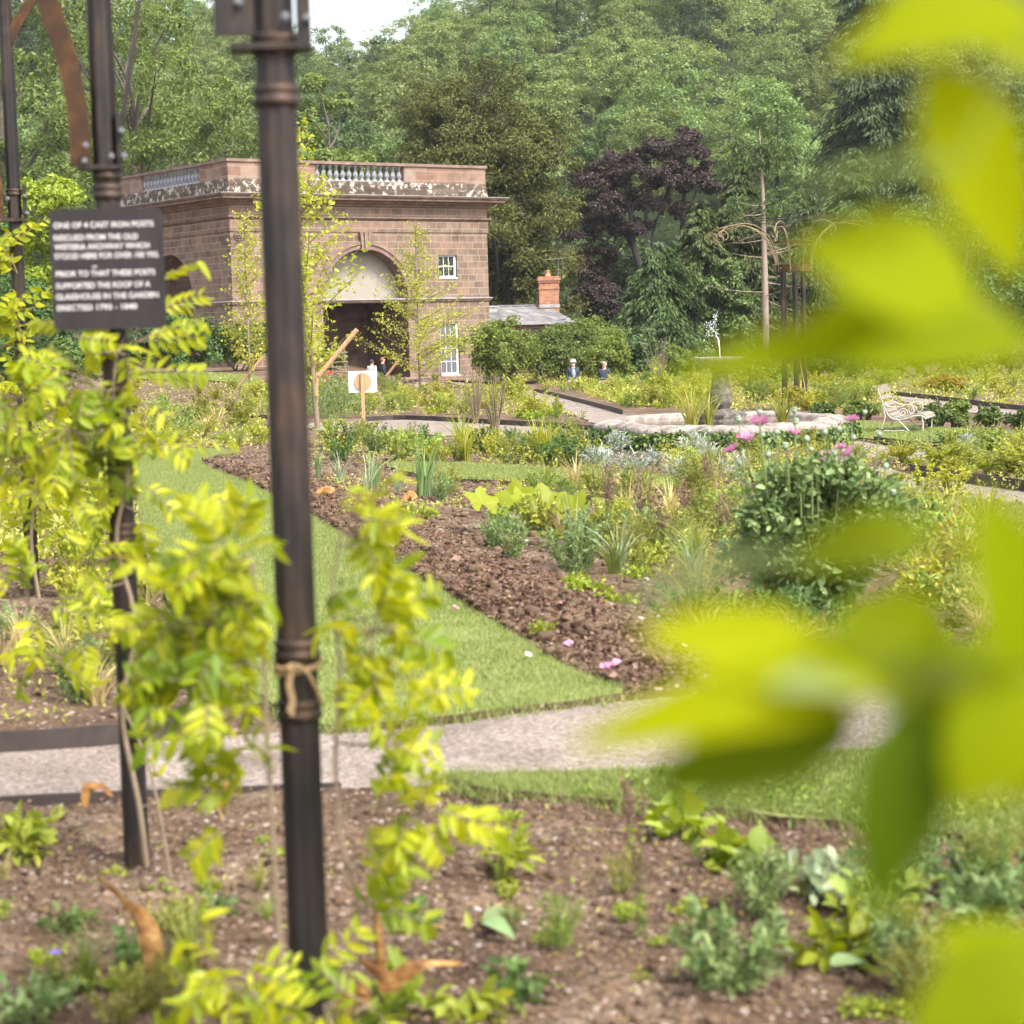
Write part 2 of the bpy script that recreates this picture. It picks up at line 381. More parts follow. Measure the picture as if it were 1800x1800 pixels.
STONE = stonemat('sandstone_wall', [(0.140, 0.099, 0.076), (0.165, 0.118, 0.090), (0.19, 0.136, 0.101), (0.205, 0.132, 0.098), (0.155, 0.112, 0.087), (0.20, 0.152, 0.117)], (0.33, 0.24, 0.18))
STONE2 = stonemat('sandstone_pink', [(0.175, 0.105, 0.077), (0.205, 0.125, 0.09), (0.22, 0.15, 0.112), (0.24, 0.195, 0.16)], (0.30, 0.21, 0.16), (1.3, 0.42))
LICH = stonemat('sandstone_lichen', [(0.060, 0.043, 0.032), (0.10, 0.072, 0.052), (0.13, 0.10, 0.075)], (0.06, 0.05, 0.04), (0.9, 0.33), 1)
TRIM = noisemat('sandstone_trim', [(0.3, (0.12, 0.082, 0.066)), (0.55, (0.20, 0.135, 0.105)), (0.75, (0.29, 0.21, 0.165))], 2.2, 7, 0.9, 0.4, 20)
LEAD = noisemat('lead_flashing', [(0.3, (0.20, 0.19, 0.185)), (0.7, (0.36, 0.34, 0.33))], 6, 4, 0.6, 0.1)
BALU = noisemat('baluster_stone', [(0.35, (0.13, 0.125, 0.14)), (0.52, (0.28, 0.28, 0.31)), (0.7, (0.48, 0.48, 0.50))], 3, 6, 0.85, 0.3, 30)
PLASTER = noisemat('lunette_plaster', [(0.3, (0.25, 0.225, 0.19)), (0.7, (0.31, 0.28, 0.24))], 1.2, 5, 0.9, 0.1)
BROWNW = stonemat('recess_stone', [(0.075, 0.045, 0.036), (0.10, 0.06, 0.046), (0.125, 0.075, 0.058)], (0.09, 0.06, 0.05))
WHITE = plain('white_paint', (0.56, 0.56, 0.54), 0.5)
SLATE = stonemat('roof_slate', [(0.13, 0.125, 0.13), (0.19, 0.18, 0.18), (0.25, 0.23, 0.23)], (0.10, 0.095, 0.095), (0.32, 0.2))
BRICK = stonemat('chimney_brick', [(0.23, 0.085, 0.045), (0.33, 0.125, 0.06), (0.40, 0.17, 0.085)], (0.30, 0.20, 0.15), (0.23, 0.075))
TERRA = plain('terracotta', (0.42, 0.22, 0.12), 0.8)
FSTONE = noisemat('fountain_stone', [(0.32, (0.10, 0.08, 0.068)), (0.5, (0.25, 0.215, 0.185)), (0.68, (0.38, 0.34, 0.30))], 6, 8, 0.9, 0.6, 35, bdist=0.02)
FDARK = noisemat('fountain_dark_stone', [(0.35, (0.05, 0.045, 0.04)), (0.55, (0.12, 0.105, 0.09)), (0.7, (0.30, 0.27, 0.23))], 14, 8, 0.85, 0.7, 40, bdist=0.02)
WOOD = noisemat('pale_timber', [(0.3, (0.30, 0.18, 0.09)), (0.7, (0.46, 0.30, 0.16))], 6, 5, 0.75, 0.2, stretch=(6, 6, 0.6))
GREYWOOD = noisemat('weathered_slats', [(0.3, (0.15, 0.125, 0.10)), (0.7, (0.28, 0.245, 0.205))], 8, 5, 0.8, 0.2)
BARK = noisemat('bark', [(0.3, (0.055, 0.042, 0.032)), (0.7, (0.14, 0.11, 0.085))], 5, 6, 0.95, 0.6, stretch=(1, 1, 0.3))
BARKD = noisemat('bark_dark', [(0.3, (0.022, 0.018, 0.017)), (0.7, (0.05, 0.04, 0.036))], 5, 6, 0.95, 0.6, stretch=(1, 1, 0.3))
BARKP = noisemat('bark_pale', [(0.3, (0.17, 0.13, 0.10)), (0.7, (0.30, 0.24, 0.19))], 4, 6, 0.9, 0.4, stretch=(1, 1, 0.3))
TWIG = plain('twig', (0.20, 0.15, 0.10), 0.8)
STEMG = plain('green_stem', (0.16, 0.20, 0.07), 0.6)
def glassmat():
    m, n, nd, lk = newmat('window_glass'); p = N(nd, 'BsdfPrincipled', Roughness=0.08); p.inputs['Base Color'].default_value = (0.02, 0.024, 0.022, 1)
    o = N(nd, 'OutputMaterial'); lk.new(p.outputs[0], o.inputs[0]); return m
GLASS = glassmat()
def watermat():
    m, n, nd, lk = newmat('water'); tc = N(nd, 'TexCoord'); z = N(nd, 'TexNoise', Scale=9.0, Detail=3.0); lk.new(tc.outputs['Object'], z.inputs[0])
    p = N(nd, 'BsdfPrincipled', Roughness=0.06); p.inputs['Base Color'].default_value = (0.16, 0.115, 0.075, 1)
    b = N(nd, 'Bump', Strength=0.25, Distance=0.02); lk.new(z.outputs[0], b.inputs['Height']); lk.new(b.outputs[0], p.inputs['Normal'])
    o = N(nd, 'OutputMaterial'); lk.new(p.outputs[0], o.inputs[0]); return m
WATER = watermat()
SPRAY = plain('spray_white', (0.86, 0.87, 0.88), 0.25)
# foliage
L_WIS = leafmat('wisteria_leaf', [(0.20, 0.27, 0.012), (0.32, 0.38, 0.016), (0.44, 0.47, 0.025), (0.54, 0.54, 0.04)], 0.55, 0.42, 0, 0)
L_WISD = leafmat('wisteria_near_leaf', [(0.17, 0.235, 0.001), (0.27, 0.325, 0.001), (0.36, 0.40, 0.002)], 0.62, 0.6, 0, 0, 0.08)
L_WISG = leafmat('wisteria_shade_side_leaf', [(0.07, 0.12, 0.003), (0.10, 0.15, 0.003)], 0.5, 0.6, 0, 0, 0.1)  # darker green paints the shaded backs of a few near leaves
L_WISP = leafmat('wisteria_leaf_sky_sheen', [(0.20, 0.26, 0.08), (0.25, 0.30, 0.12)], 0.4, 0.5, 0, 0)  # pale colour paints the sky's reflection on some near leaves
L_LEEK = leafmat('strap_leaf', [(0.17, 0.23, 0.12), (0.26, 0.32, 0.18), (0.36, 0.40, 0.25)], 0.2, 0.5, 0.01, 0.15)
L_COVER = leafmat('ground_cover_leaf', [(0.19, 0.22, 0.035), (0.34, 0.36, 0.06), (0.50, 0.48, 0.13)], 0.35, 0.5, 0, 0)
L_YELL = leafmat('yellow_green_leaf', [(0.20, 0.24, 0.025), (0.32, 0.34, 0.04), (0.42, 0.40, 0.06)], 0.4, 0.5, 0.02, 0.2)
L_MIX = leafmat('perennial_leaf', [(0.13, 0.17, 0.03), (0.22, 0.26, 0.05), (0.34, 0.36, 0.07)], 0.35, 0.5, 0.035, 0.3)
L_GREEN = leafmat('green_leaf', [(0.045, 0.085, 0.022), (0.08, 0.135, 0.032), (0.125, 0.19, 0.045)], 0.3, 0.5, 0.03, 0.25)
L_BLUE = leafmat('blue_green_leaf', [(0.085, 0.145, 0.045), (0.15, 0.225, 0.070), (0.25, 0.325, 0.125)], 0.25, 0.5, 0.015, 0.2)
L_SILV = leafmat('silver_leaf', [(0.24, 0.28, 0.22), (0.36, 0.40, 0.33), (0.50, 0.53, 0.46)], 0.2, 0.6, 0.01, 0.15)
L_STRAW = leafmat('straw', [(0.36, 0.29, 0.12), (0.50, 0.42, 0.20), (0.45, 0.33, 0.13)], 0.3, 0.7, 0.01, 0.2)
L_PURP = leafmat('seed_head_purple', [(0.12, 0.06, 0.05), (0.20, 0.11, 0.085), (0.26, 0.16, 0.12)], 0.1, 0.8, 0.01, 0.2)
L_DOME = leafmat('dome_shrub_leaf', [(0.085, 0.135, 0.020), (0.15, 0.21, 0.032), (0.24, 0.29, 0.06)], 0.35, 0.5, 0.01, 0.08)
L_GOURD = leafmat('broad_leaf_yellow', [(0.15, 0.20, 0.014), (0.23, 0.275, 0.016), (0.30, 0.31, 0.02)], 0.45, 0.5, 0, 0.1)
L_ORNG = leafmat('withered_leaf', [(0.40, 0.17, 0.03), (0.48, 0.28, 0.09), (0.34, 0.11, 0.02)], 0.35, 0.6, 0.01, 0.15)
L_IVY = leafmat('ivy_leaf', [(0.028, 0.060, 0.012), (0.06, 0.11, 0.022), (0.17, 0.22, 0.05)], 0.2, 0.4, 0, 0)
L_HEDGE = leafmat('hedge_leaf', [(0.07, 0.11, 0.02), (0.12, 0.17, 0.03), (0.20, 0.25, 0.05)], 0.3, 0.5, 0.02, 0.2)
L_HILL = leafmat('woodland_leaf', [(0.105, 0.155, 0.042), (0.17, 0.23, 0.066), (0.24, 0.30, 0.10)], 0.35, 0.6, 0.022, 0.2)
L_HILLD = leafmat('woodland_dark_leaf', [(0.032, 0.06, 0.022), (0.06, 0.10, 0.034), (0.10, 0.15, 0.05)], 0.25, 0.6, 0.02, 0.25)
L_YEW = leafmat('yew_leaf', [(0.040, 0.050, 0.009), (0.078, 0.088, 0.014), (0.145, 0.148, 0.027)], 0.2, 0.6, 0, 0)
L_COPPER = leafmat('copper_beech_leaf', [(0.018, 0.011, 0.010), (0.036, 0.021, 0.018), (0.068, 0.040, 0.032)], 0.2, 0.5, 0, 0)
L_CYP = leafmat('cypress_leaf', [(0.030, 0.055, 0.017), (0.065, 0.10, 0.026), (0.125, 0.17, 0.045)], 0.25, 0.6, 0.02, 0.15)
L_ACER = leafmat('bright_leaf', [(0.16, 0.22, 0.022), (0.26, 0.32, 0.035), (0.38, 0.42, 0.06)], 0.4, 0.5, 0.01, 0.1)
PETAL = leafmat('poppy_petal', [(0.56, 0.22, 0.36), (0.64, 0.33, 0.47), (0.52, 0.17, 0.31)], 0.4, 0.5, 0, 0)
PETALD = plain('poppy_throat', (0.22, 0.02, 0.09), 0.6)
PETALR = leafmat('red_poppy_petal', [(0.60, 0.04, 0.02), (0.70, 0.09, 0.03)], 0.3, 0.5, 0, 0)
PETALW = leafmat('white_petal', [(0.7, 0.7, 0.62), (0.8, 0.8, 0.74)], 0.3, 0.5, 0, 0)
PETALV = leafmat('violet_petal', [(0.22, 0.13, 0.55), (0.30, 0.20, 0.60)], 0.3, 0.5, 0, 0)
L_WEED = leafmat('weed_leaf', [(0.09, 0.145, 0.040), (0.15, 0.215, 0.065), (0.25, 0.31, 0.115)], 0.3, 0.55, 0.01, 0.1)
L_YOUNG = leafmat('young_yellow_leaf', [(0.24, 0.29, 0.03), (0.36, 0.40, 0.05), (0.49, 0.49, 0.10)], 0.5, 0.5, 0.01, 0.08)
POD = plain('seed_pod', (0.24, 0.30, 0.20), 0.6)
MOUND = leafmat('russet_leaf', [(0.20, 0.10, 0.03), (0.30, 0.17, 0.045), (0.36, 0.22, 0.06)], 0.2, 0.7, 0, 0)
CLOD = noisemat('soil_clod', [(0.3, (0.060, 0.035, 0.022)), (0.5, (0.110, 0.069, 0.044)), (0.75, (0.190, 0.130, 0.088))], 14, 5, 0.95, 0.6, 90)
def pebblemat():
    m, n, nd, lk = newmat('pebble'); g = N(nd, 'NewGeometry'); r = ramp(nd, [(0, (0.11, 0.072, 0.048)), (0.5, (0.18, 0.125, 0.09)), (0.85, (0.27, 0.205, 0.155)), (1, (0.38, 0.35, 0.33))]); lk.new(g.outputs['Random Per Island'], r.inputs[0])
    p = N(nd, 'BsdfPrincipled', Roughness=0.85); lk.new(r.outputs[0], p.inputs['Base Color']); o = N(nd, 'OutputMaterial'); lk.new(p.outputs[0], o.inputs[0]); return m
PEBBLE = pebblemat()
# ------------------------------------------------------------------ ground zones (outlines in photo pixels, dropped onto the terrain)
def catmull(P, per=6, closed=True):
    P = np.asarray(P, float); n = len(P); out = []
    rngi = range(n) if closed else range(n - 1)
    for i in rngi:
        if closed: p0, p1, p2, p3 = P[i - 1], P[i], P[(i + 1) % n], P[(i + 2) % n]
        else: p0, p1, p2, p3 = P[max(i - 1, 0)], P[i], P[i + 1], P[min(i + 2, n - 1)]
        for t in np.linspace(0, 1, per, endpoint=False):
            out.append(0.5 * (2 * p1 + (p2 - p0) * t + (2 * p0 - 5 * p1 + 4 * p2 - p3) * t * t + (3 * p1 - p0 - 3 * p2 + p3) * t ** 3))
    if not closed: out.append(P[-1])
    return np.array(out)
def inside(poly, x, y):
    x = np.asarray(x, float); y = np.asarray(y, float); r = np.zeros(x.shape, bool); n = len(poly)
    for i in range(n):
        x1, y1 = poly[i]; x2, y2 = poly[i - 1]
        if y1 == y2: continue
        c = ((y1 > y) != (y2 > y)) & (x < (x2 - x1) * (y - y1) / (y2 - y1) + x1); r ^= c
    return r
ZONES = {
 'path': [
  [(-420, 1352), (-200, 1340), (0, 1322), (215, 1308), (500, 1288), (700, 1281), (834, 1268), (1080, 1235), (1300, 1213), (1550, 1198), (2050, 1170), (2300, 1160), (2300, 1285), (2000, 1300), (1700, 1318), (1400, 1345), (1150, 1368), (889, 1377), (600, 1387), (500, 1391), (230, 1400), (0, 1411), (-200, 1424), (-420, 1440)],
  [(540, 745), (640, 741), (714, 738), (830, 744), (950, 750), (1065, 759), (1090, 790), (1040, 792), (960, 780), (850, 769), (720, 763), (640, 760), (560, 757)],
  [(700, 671), (800, 672), (890, 678), (960, 693), (1020, 708), (1095, 729), (1120, 752), (1062, 748), (1000, 727), (930, 704), (870, 687), (800, 678), (700, 676)],
  [(1440, 768), (1537, 780), (1600, 788), (1660, 798), (1660, 810), (1560, 806), (1490, 802), (1430, 792)],
  [(1540, 822), (1600, 834), (1660, 844), (1740, 856), (1860, 873), (1860, 902), (1740, 880), (1650, 868), (1540, 848)],
  [(1560, 695), (1650, 704), (1740, 716), (1830, 727), (1830, 741), (1700, 724), (1600, 709)],
 ],
 'lawn': [
  [(245, 795), (330, 793), (420, 797), (355, 815), (430, 851), (520, 897), (600, 943), (700, 1003), (800, 1062), (930, 1142), (1000, 1187), (1090, 1231), (834, 1266), (700, 1279), (560, 1287), (430, 1215), (330, 1110), (265, 1000), (240, 900)],
  [(680, 820), (800, 819), (900, 824), (1050, 834), (1180, 845), (1180, 866), (1000, 854), (880, 850), (760, 842)],
  [(240, 655), (330, 655), (430, 660), (480, 666), (460, 675), (330, 668), (240, 667)],
  [(1460, 742), (1560, 748), (1700, 759), (1860, 767), (1860, 792), (1700, 782), (1560, 777), (1480, 768)],
  [(1580, 868), (1700, 885), (1860, 907), (1860, 938), (1700, 912), (1600, 892)],
  [(790, 1380), (889, 1379), (1150, 1370), (1400, 1347), (1700, 1321), (2000, 1303), (2250, 1290), (2250, 1560), (1900, 1515), (1650, 1482), (1500, 1462), (1300, 1442), (1150, 1430), (1000, 1416), (860, 1402)],
 ]}
POLY = {}
for k, lst in ZONES.items():
    POLY[k] = []
    for P in lst:
        c = catmull(P, 5); POLY[k].append(gpv(c)[:, :2])

# one terrain sheet, finest near the camera, out past the wooded hill
ys = [-60, -30, -14, -6, -2, 0, 1.2, 2.2]
y = 3.0
while y < 14: ys.append(y); y *= 1.0062
while y < 60: ys.append(y); y *= 1.012
while y < 420: ys.append(y); y *= 1.022
while y < 2600: ys.append(y); y *= 1.2
ys = np.array(ys)
us = np.concatenate([[-60, -25, -10, -5, -2.6, -1.7], np.linspace(-1.25, 1.25, 300), [1.7, 2.6, 5, 10, 25, 60]])
UU, YY = np.meshgrid(us, ys); XX = UU * (0.285 * np.maximum(YY, 0.5) + 0.8)
Z = GZ(XX, YY)
soilmask = np.ones(XX.shape, bool)
for k in POLY:
    for p in POLY[k]: soilmask &= ~inside(p, XX, YY)
near = 1 - sstep(12, 40, YY)
rr = np.exp(-(ridge(XX, YY) / 0.42) ** 2)
rel = (fbm(XX * 5, YY * 5, 5, 4) - 0.47) * 0.085 + (fbm(XX * 19, YY * 19, 8, 3) - 0.44) * (0.020 + 0.05 * rr) + (fbm(XX * 47, YY * 47, 12, 2) - 0.37) * 0.035 * rr
Z = Z + np.where(soilmask, rel * near, -0.07)
nr, nc = XX.shape
idx = np.arange(nr * nc).reshape(nr, nc)
F = np.stack([idx[:-1, :-1], idx[:-1, 1:], idx[1:, 1:], idx[1:, :-1]], -1).reshape(-1, 4)
g = MB(); g.add(np.stack([XX, YY, Z], -1).reshape(-1, 3), [F], 0, True)
structure(g.build('ground', SOIL))

def sheet(name, poly, mat, lift, spacing=0.10, skirt=0.10, rough=0.01):
    y0 = poly[:, 1].min()
    sp = spacing * max(1, y0 / 8)
    # jitter the outline a little so edges are not knife clean
    d = np.linalg.norm(np.roll(poly, -1, 0) - poly, axis=1); pts = []
    for i in range(len(poly)):
        a, b = poly[i], poly[(i + 1) % len(poly)]; k = max(1, int(d[i] / sp))
        for t in range(k): pts.append(a + (b - a) * t / k)
    pts = np.array(pts); nb = len(pts)
    nx = np.stack([vnoise(pts[:, 0] * 6 / max(1, y0 / 10), pts[:, 1] * 6 / max(1, y0 / 10), 21) - .5, vnoise(pts[:, 0] * 6 / max(1, y0 / 10), pts[:, 1] * 6 / max(1, y0 / 10), 22) - .5], 1)
    pts = pts + nx * 0.07 * max(1, y0 / 14)
    x0, yb = pts.min(0); x1, y1 = pts.max(0)
    gx, gy = np.meshgrid(np.arange(x0, x1, sp), np.arange(yb, y1, sp)); gx = gx.ravel() + sp * .3 * np.sin(gy.ravel() * 91); gy = gy.ravel()
    ok = inside(pts, gx, gy)
    allp = np.concatenate([pts, np.stack([gx[ok], gy[ok]], 1)])
    v, e, f, _, _, _ = delaunay_2d_cdt([Vector(p) for p in allp], [(i, (i + 1) % nb) for i in range(nb)], [], 1, 1e-5)
    v = np.array([[q[0], q[1]] for q in v])
    z = T(v[:, 0], v[:, 1]) + lift + rough * (fbm(v[:, 0] * 3, v[:, 1] * 3, 31, 3) - .45)
    m = MB(); m.add(np.column_stack([v, z]), [np.array([q for q in f if len(q) == 3])], 0, True)
    if skirt:
        zz = T(pts[:, 0], pts[:, 1]) + lift
        a = np.column_stack([pts, zz]); b = np.column_stack([pts, zz - skirt]); i = np.arange(nb); j = (i + 1) % nb
        m.add(np.concatenate([a, b]), [np.stack([i, i + nb, j + nb, j], 1)], 1, False)
    structure(m.build(name, [mat, SOIL]))
for p in POLY['path']: sheet('path', p, GRAVEL, 0.004, 0.10, 0.05, 0.012)
for p in POLY['lawn']: sheet('lawn', p, LAWN, 0.034, 0.10, 0.12, 0.02)

# mown grass blades
rng = np.random.default_rng(11)
def poly_points(poly, n, rng):
    lo, hi = poly.min(0), poly.max(0); out = np.zeros((0, 2))
    while len(out) < n:
        q = rng.uniform(lo, hi, (n * 2, 2)); out = np.concatenate([out, q[inside(poly, q[:, 0], q[:, 1])]])
    return out[:n]
def blades(mb, q, h, wd, lift, rng, lean=0.5, clump=None):
    n = len(q); hh = h * rng.uniform(0.5, 1.25, n); ww = wd * rng.uniform(.7, 1.3, n)
    a = rng.uniform(0, 2 * np.pi, n); b = rng.uniform(0, 2 * np.pi, n)
    base = np.column_stack([q, T(q[:, 0], q[:, 1]) + lift]); sx = np.column_stack([np.cos(a), np.sin(a), np.zeros(n)])
    ln = np.column_stack([np.cos(b), np.sin(b), np.zeros(n)]) * (hh * lean * rng.uniform(.2, 1.4, n))[:, None]
    V = np.stack([base - sx * ww[:, None] / 2, base + sx * ww[:, None] / 2, base + ln + np.array([0, 0, 1]) * hh[:, None]], 1)
    mb.add(V.reshape(-1, 3), [np.arange(3 * n).reshape(n, 3)])
gm = MB()
vis = lambda q: (lambda P: (P[:, 0] > -60) & (P[:, 0] < 1860) & (P[:, 1] < 1850))(project(np.column_stack([q, T(q[:, 0], q[:, 1])])))
for p, n, h, wd in ((POLY['lawn'][0], 300000, 0.024, 0.006), (POLY['lawn'][5], 90000, 0.026, 0.007), (POLY['lawn'][1], 30000, .035, .012), (POLY['lawn'][4], 22000, .04, .011), (POLY['lawn'][3], 26000, .035, .016), (POLY['lawn'][2], 12000, .05, .03)):
    q = poly_points(p, n, rng); q = q[vis(q)]
    blades(gm, q, h, wd, 0.03, rng)
# taller fringe along lawn edges
for p, n in ((POLY['lawn'][0], 5200), (POLY['lawn'][5], 4500)):
    i = rng.integers(0, len(p), n); t = rng.random(n)[:, None]
    q = p[i] * (1 - t) + p[(i + 1) % len(p)] * t + rng.normal(0, .035, (n, 2)); q = q[vis(q)]
    blades(gm, q, 0.06, 0.006, 0.0, rng, 0.9)
o = gm.build('grass', GRASS); tag(o, 'short mown grass blades covering the curved lawns and the verge', 'grass', kind='stuff')

# soil crumbs, clods and pebbles
def lumps(mb, c, r, rng, flat=0.7, smooth=True):
    n = len(c); V = ICO_V[None] * (1 + 0.34 * rng.normal(size=(n, 12, 1))) * r[:, None, None] * np.array([1, 1, flat])
    ang = rng.uniform(0, 6.28, n); ca, sa = np.cos(ang), np.sin(ang)
    X = V[..., 0] * ca[:, None] - V[..., 1] * sa[:, None]; Yy = V[..., 0] * sa[:, None] + V[..., 1] * ca[:, None]
    V = np.stack([X, Yy, V[..., 2]], -1) + c[:, None, :]
    mb.add(V.reshape(-1, 3), [(ICO_F[None] + (np.arange(n) * 12)[:, None, None]).reshape(-1, 3)], 0, smooth)
def soil_ok(q):
    m = np.ones(len(q), bool)
    for k in POLY:
        for p in POLY[k]: m &= ~inside(p, q[:, 0], q[:, 1])
    return m
def relief(q):
    x, yv = q[:, 0], q[:, 1]; r_ = np.exp(-(ridge(x, yv) / 0.42) ** 2)
    return GZ(x, yv) + ((fbm(x * 5, yv * 5, 5, 4) - 0.47) * 0.085 + (fbm(x * 19, yv * 19, 8, 3) - 0.44) * (0.020 + 0.05 * r_) + (fbm(x * 47, yv * 47, 12, 2) - 0.37) * 0.035 * r_) * (1 - sstep(12, 40, yv))
cm = MB()
k = rng.integers(0, len(RIDGE) - 1, 24000); t = rng.random(24000)[:, None]
q = RIDGE[k] * (1 - t) + RIDGE[k + 1] * t + rng.normal(0, .24, (24000, 2)); q = q[soil_ok(q)]
r = np.minimum(rng.gamma(1.2, 0.0052, len(q)) + .0035, .04); lumps(cm, np.column_stack([q, relief(q) + r * .15]), r, rng)
q = np.column_stack([rng.uniform(-1.7, 1.7, 12000), 4.0 + 2.9 * rng.random(12000) ** 1.2]); q = q[soil_ok(q)]
r = np.minimum(rng.gamma(1.3, 0.0036, len(q)) + .002, .025); lumps(cm, np.column_stack([q, relief(q) + r * .1]), r, rng)
q = np.column_stack([rng.uniform(-6, 6, 16000), 9 + 24 * rng.random(16000) ** 1.3]); q = q[soil_ok(q)]
r = np.minimum(rng.gamma(1.4, 0.011, len(q)) + .006, .05); lumps(cm, np.column_stack([q, relief(q) + r * .1]), r, rng)
o = cm.build('soil', CLOD); tag(o, 'crumbs and clods of dug brown soil on the beds', 'soil', kind='stuff')
pm = MB()
q = np.column_stack([rng.uniform(-1.9, 1.9, 5200), 4.0 + 3.0 * rng.random(5200)]); q = q[soil_ok(q)]
r = np.minimum(rng.gamma(1.3, 0.0022, len(q)) + .0025, .016); lumps(pm, np.column_stack([q, relief(q) + r * .3]), r, rng, .6)
q = np.column_stack([rng.uniform(-6, 6, 7000), 8 + 22 * rng.random(7000)]); q = q[soil_ok(q)]
r = np.minimum(rng.gamma(1.3, 0.006, len(q)) + .004, .03); lumps(pm, np.column_stack([q, relief(q) + r * .3]), r, rng, .6)
o = pm.build('pebbles', PEBBLE); tag(o, 'small pale pebbles scattered over soil and gravel', 'pebbles', kind='stuff')
# bark flakes and crumbs lying on the dug soil
fm = MB(); nf = 36000
k = rng.integers(0, len(RIDGE) - 1, nf); t = rng.random(nf)[:, None]
q = RIDGE[k] * (1 - t) + RIDGE[k + 1] * t + rng.normal(0, .27, (nf, 2)); q3 = np.column_stack([rng.uniform(-1.9, 1.9, 9000), rng.uniform(4, 7.0, 9000)]); q2 = np.column_stack([rng.uniform(-6, 6, 9000), rng.uniform(9, 30, 9000)]); sz = np.concatenate([rng.gamma(2, .0075, nf) + .005, rng.gamma(2, .004, 9000) + .004, rng.gamma(2, .009, 9000) + .006])
q = np.concatenate([q, q3, q2]); ok = soil_ok(q); q = q[ok]; sz = np.minimum(sz[ok], .08); d = rdir(rng, len(q)); d[:, 2] = d[:, 2] * .5
put(fm, T_FOLD, np.column_stack([q, relief(q) + .006 + .010 * rng.random(len(q))]), d, np.array([0, 0, .8]) + .6 * rdir(rng, len(q)), sz, rng.uniform(.25, .9, len(q)))
FLAKE = leafmat('bark_flake', [(.055, .028, .019), (.105, .056, .039), (.165, .095, .068), (.27, .185, .14)], 0, .9, 0, 0, .1)
o = fm.build('bark_mulch', FLAKE); tag(o, 'brown bark flakes and crumbs spread over the dug soil', 'mulch', kind='stuff')
# bits of dry mulch
mm = MB(); nst = 1700
k = rng.integers(0, len(RIDGE) - 1, nst); t = rng.random(nst)[:, None]
q = RIDGE[k] * (1 - t) + RIDGE[k + 1] * t + rng.normal(0, .30, (nst, 2)); q2 = np.column_stack([rng.uniform(-5, 5, nst), rng.uniform(10, 26, nst)])
q3 = np.column_stack([rng.uniform(-1.7, 1.7, 1200), rng.uniform(4, 6.6, 1200)])[:260]; q = np.concatenate([q, q2, q3]); q = q[soil_ok(q)]
d = rdir(rng, len(q)); d[:, 2] = np.abs(d[:, 2]) * .35
put(mm, T_FOLD, np.column_stack([q, relief(q) + .006]), d, np.array([0, 0, 1.]) + .3 * rdir(rng, len(q)), rng.uniform(.02, .07, len(q)), rng.uniform(.05, .15, len(q)))
o = mm.build('straw_mulch', L_STRAW); tag(o, 'dry straw coloured stalks lying over the dug soil', 'mulch', kind='stuff')

# ------------------------------------------------------------------ steel edging strips
def edging(pts, h, label, th=0.014):
    P = np.array([gp0(*p) for p in pts]); P = catmull(P, 4, False); P[:, 2] = T(P[:, 0], P[:, 1])
    base = P[len(P) // 2].copy(); Q = P - base
    t = unit(np.gradient(Q[:, :2], axis=0)); nrm = np.column_stack([-t[:, 1], t[:, 0], np.zeros(len(t))]) * th / 2
    zb, zt = np.array([0, 0, -0.08]), np.array([0, 0, h]); n = len(Q)
    V = np.concatenate([Q - nrm + zb, Q - nrm + zt, Q + nrm + zt, Q + nrm + zb]); i = np.arange(n - 1)
    F = np.concatenate([np.stack([a * n + i, a * n + i + 1, b * n + i + 1, b * n + i], 1) for a, b in ((0, 1), (1, 2), (2, 3))])
    m = MB(); m.add(V, [F, np.array([[0, n, 2 * n, 3 * n], [n - 1, 4 * n - 1, 3 * n - 1, 2 * n - 1]])])
    o = m.build('path_edging', EDGE); o.location = base
    tag(o, label, 'edging', 'steel edging strips along the gravel paths')
edging([(-300, 1340), (0, 1324), (110, 1317), (215, 1309), (330, 1300)], 0.085, 'thick grey steel edging between near gravel path and bed, behind the sign post')
edging([(-300, 1432), (0, 1411), (230, 1400), (420, 1393), (600, 1386)], 0.022, 'thin low edging along front side of nearest gravel path')
edging([(640, 741), (714, 738), (830, 744), (950, 751), (1065, 760)], 0.10, 'rusty steel edging behind gravel path running from timber sign to fountain')
edging([(690, 671), (760, 671), (800, 672), (890, 678), (960, 693), (1020, 708), (1095, 729)], 0.11, 'curved steel edging of the far path below the two men')
edging([(1537, 780), (1600, 788), (1700, 805), (1830, 821)], 0.10, 'dark edging strip in front of the white garden bench')
edging([(1600, 834), (1660, 844), (1740, 856), (1860, 873)], 0.11, 'grey edging strip right of the poppies beside gravel')
edging([(1540, 692), (1650, 703), (1740, 715), (1860, 729)], 0.10, 'far edging strip behind the white bench near russet mound')
edging([(330, 731), (400, 731), (470, 737)], 0.09, 'short edging strip left of the front post beyond the lawn')
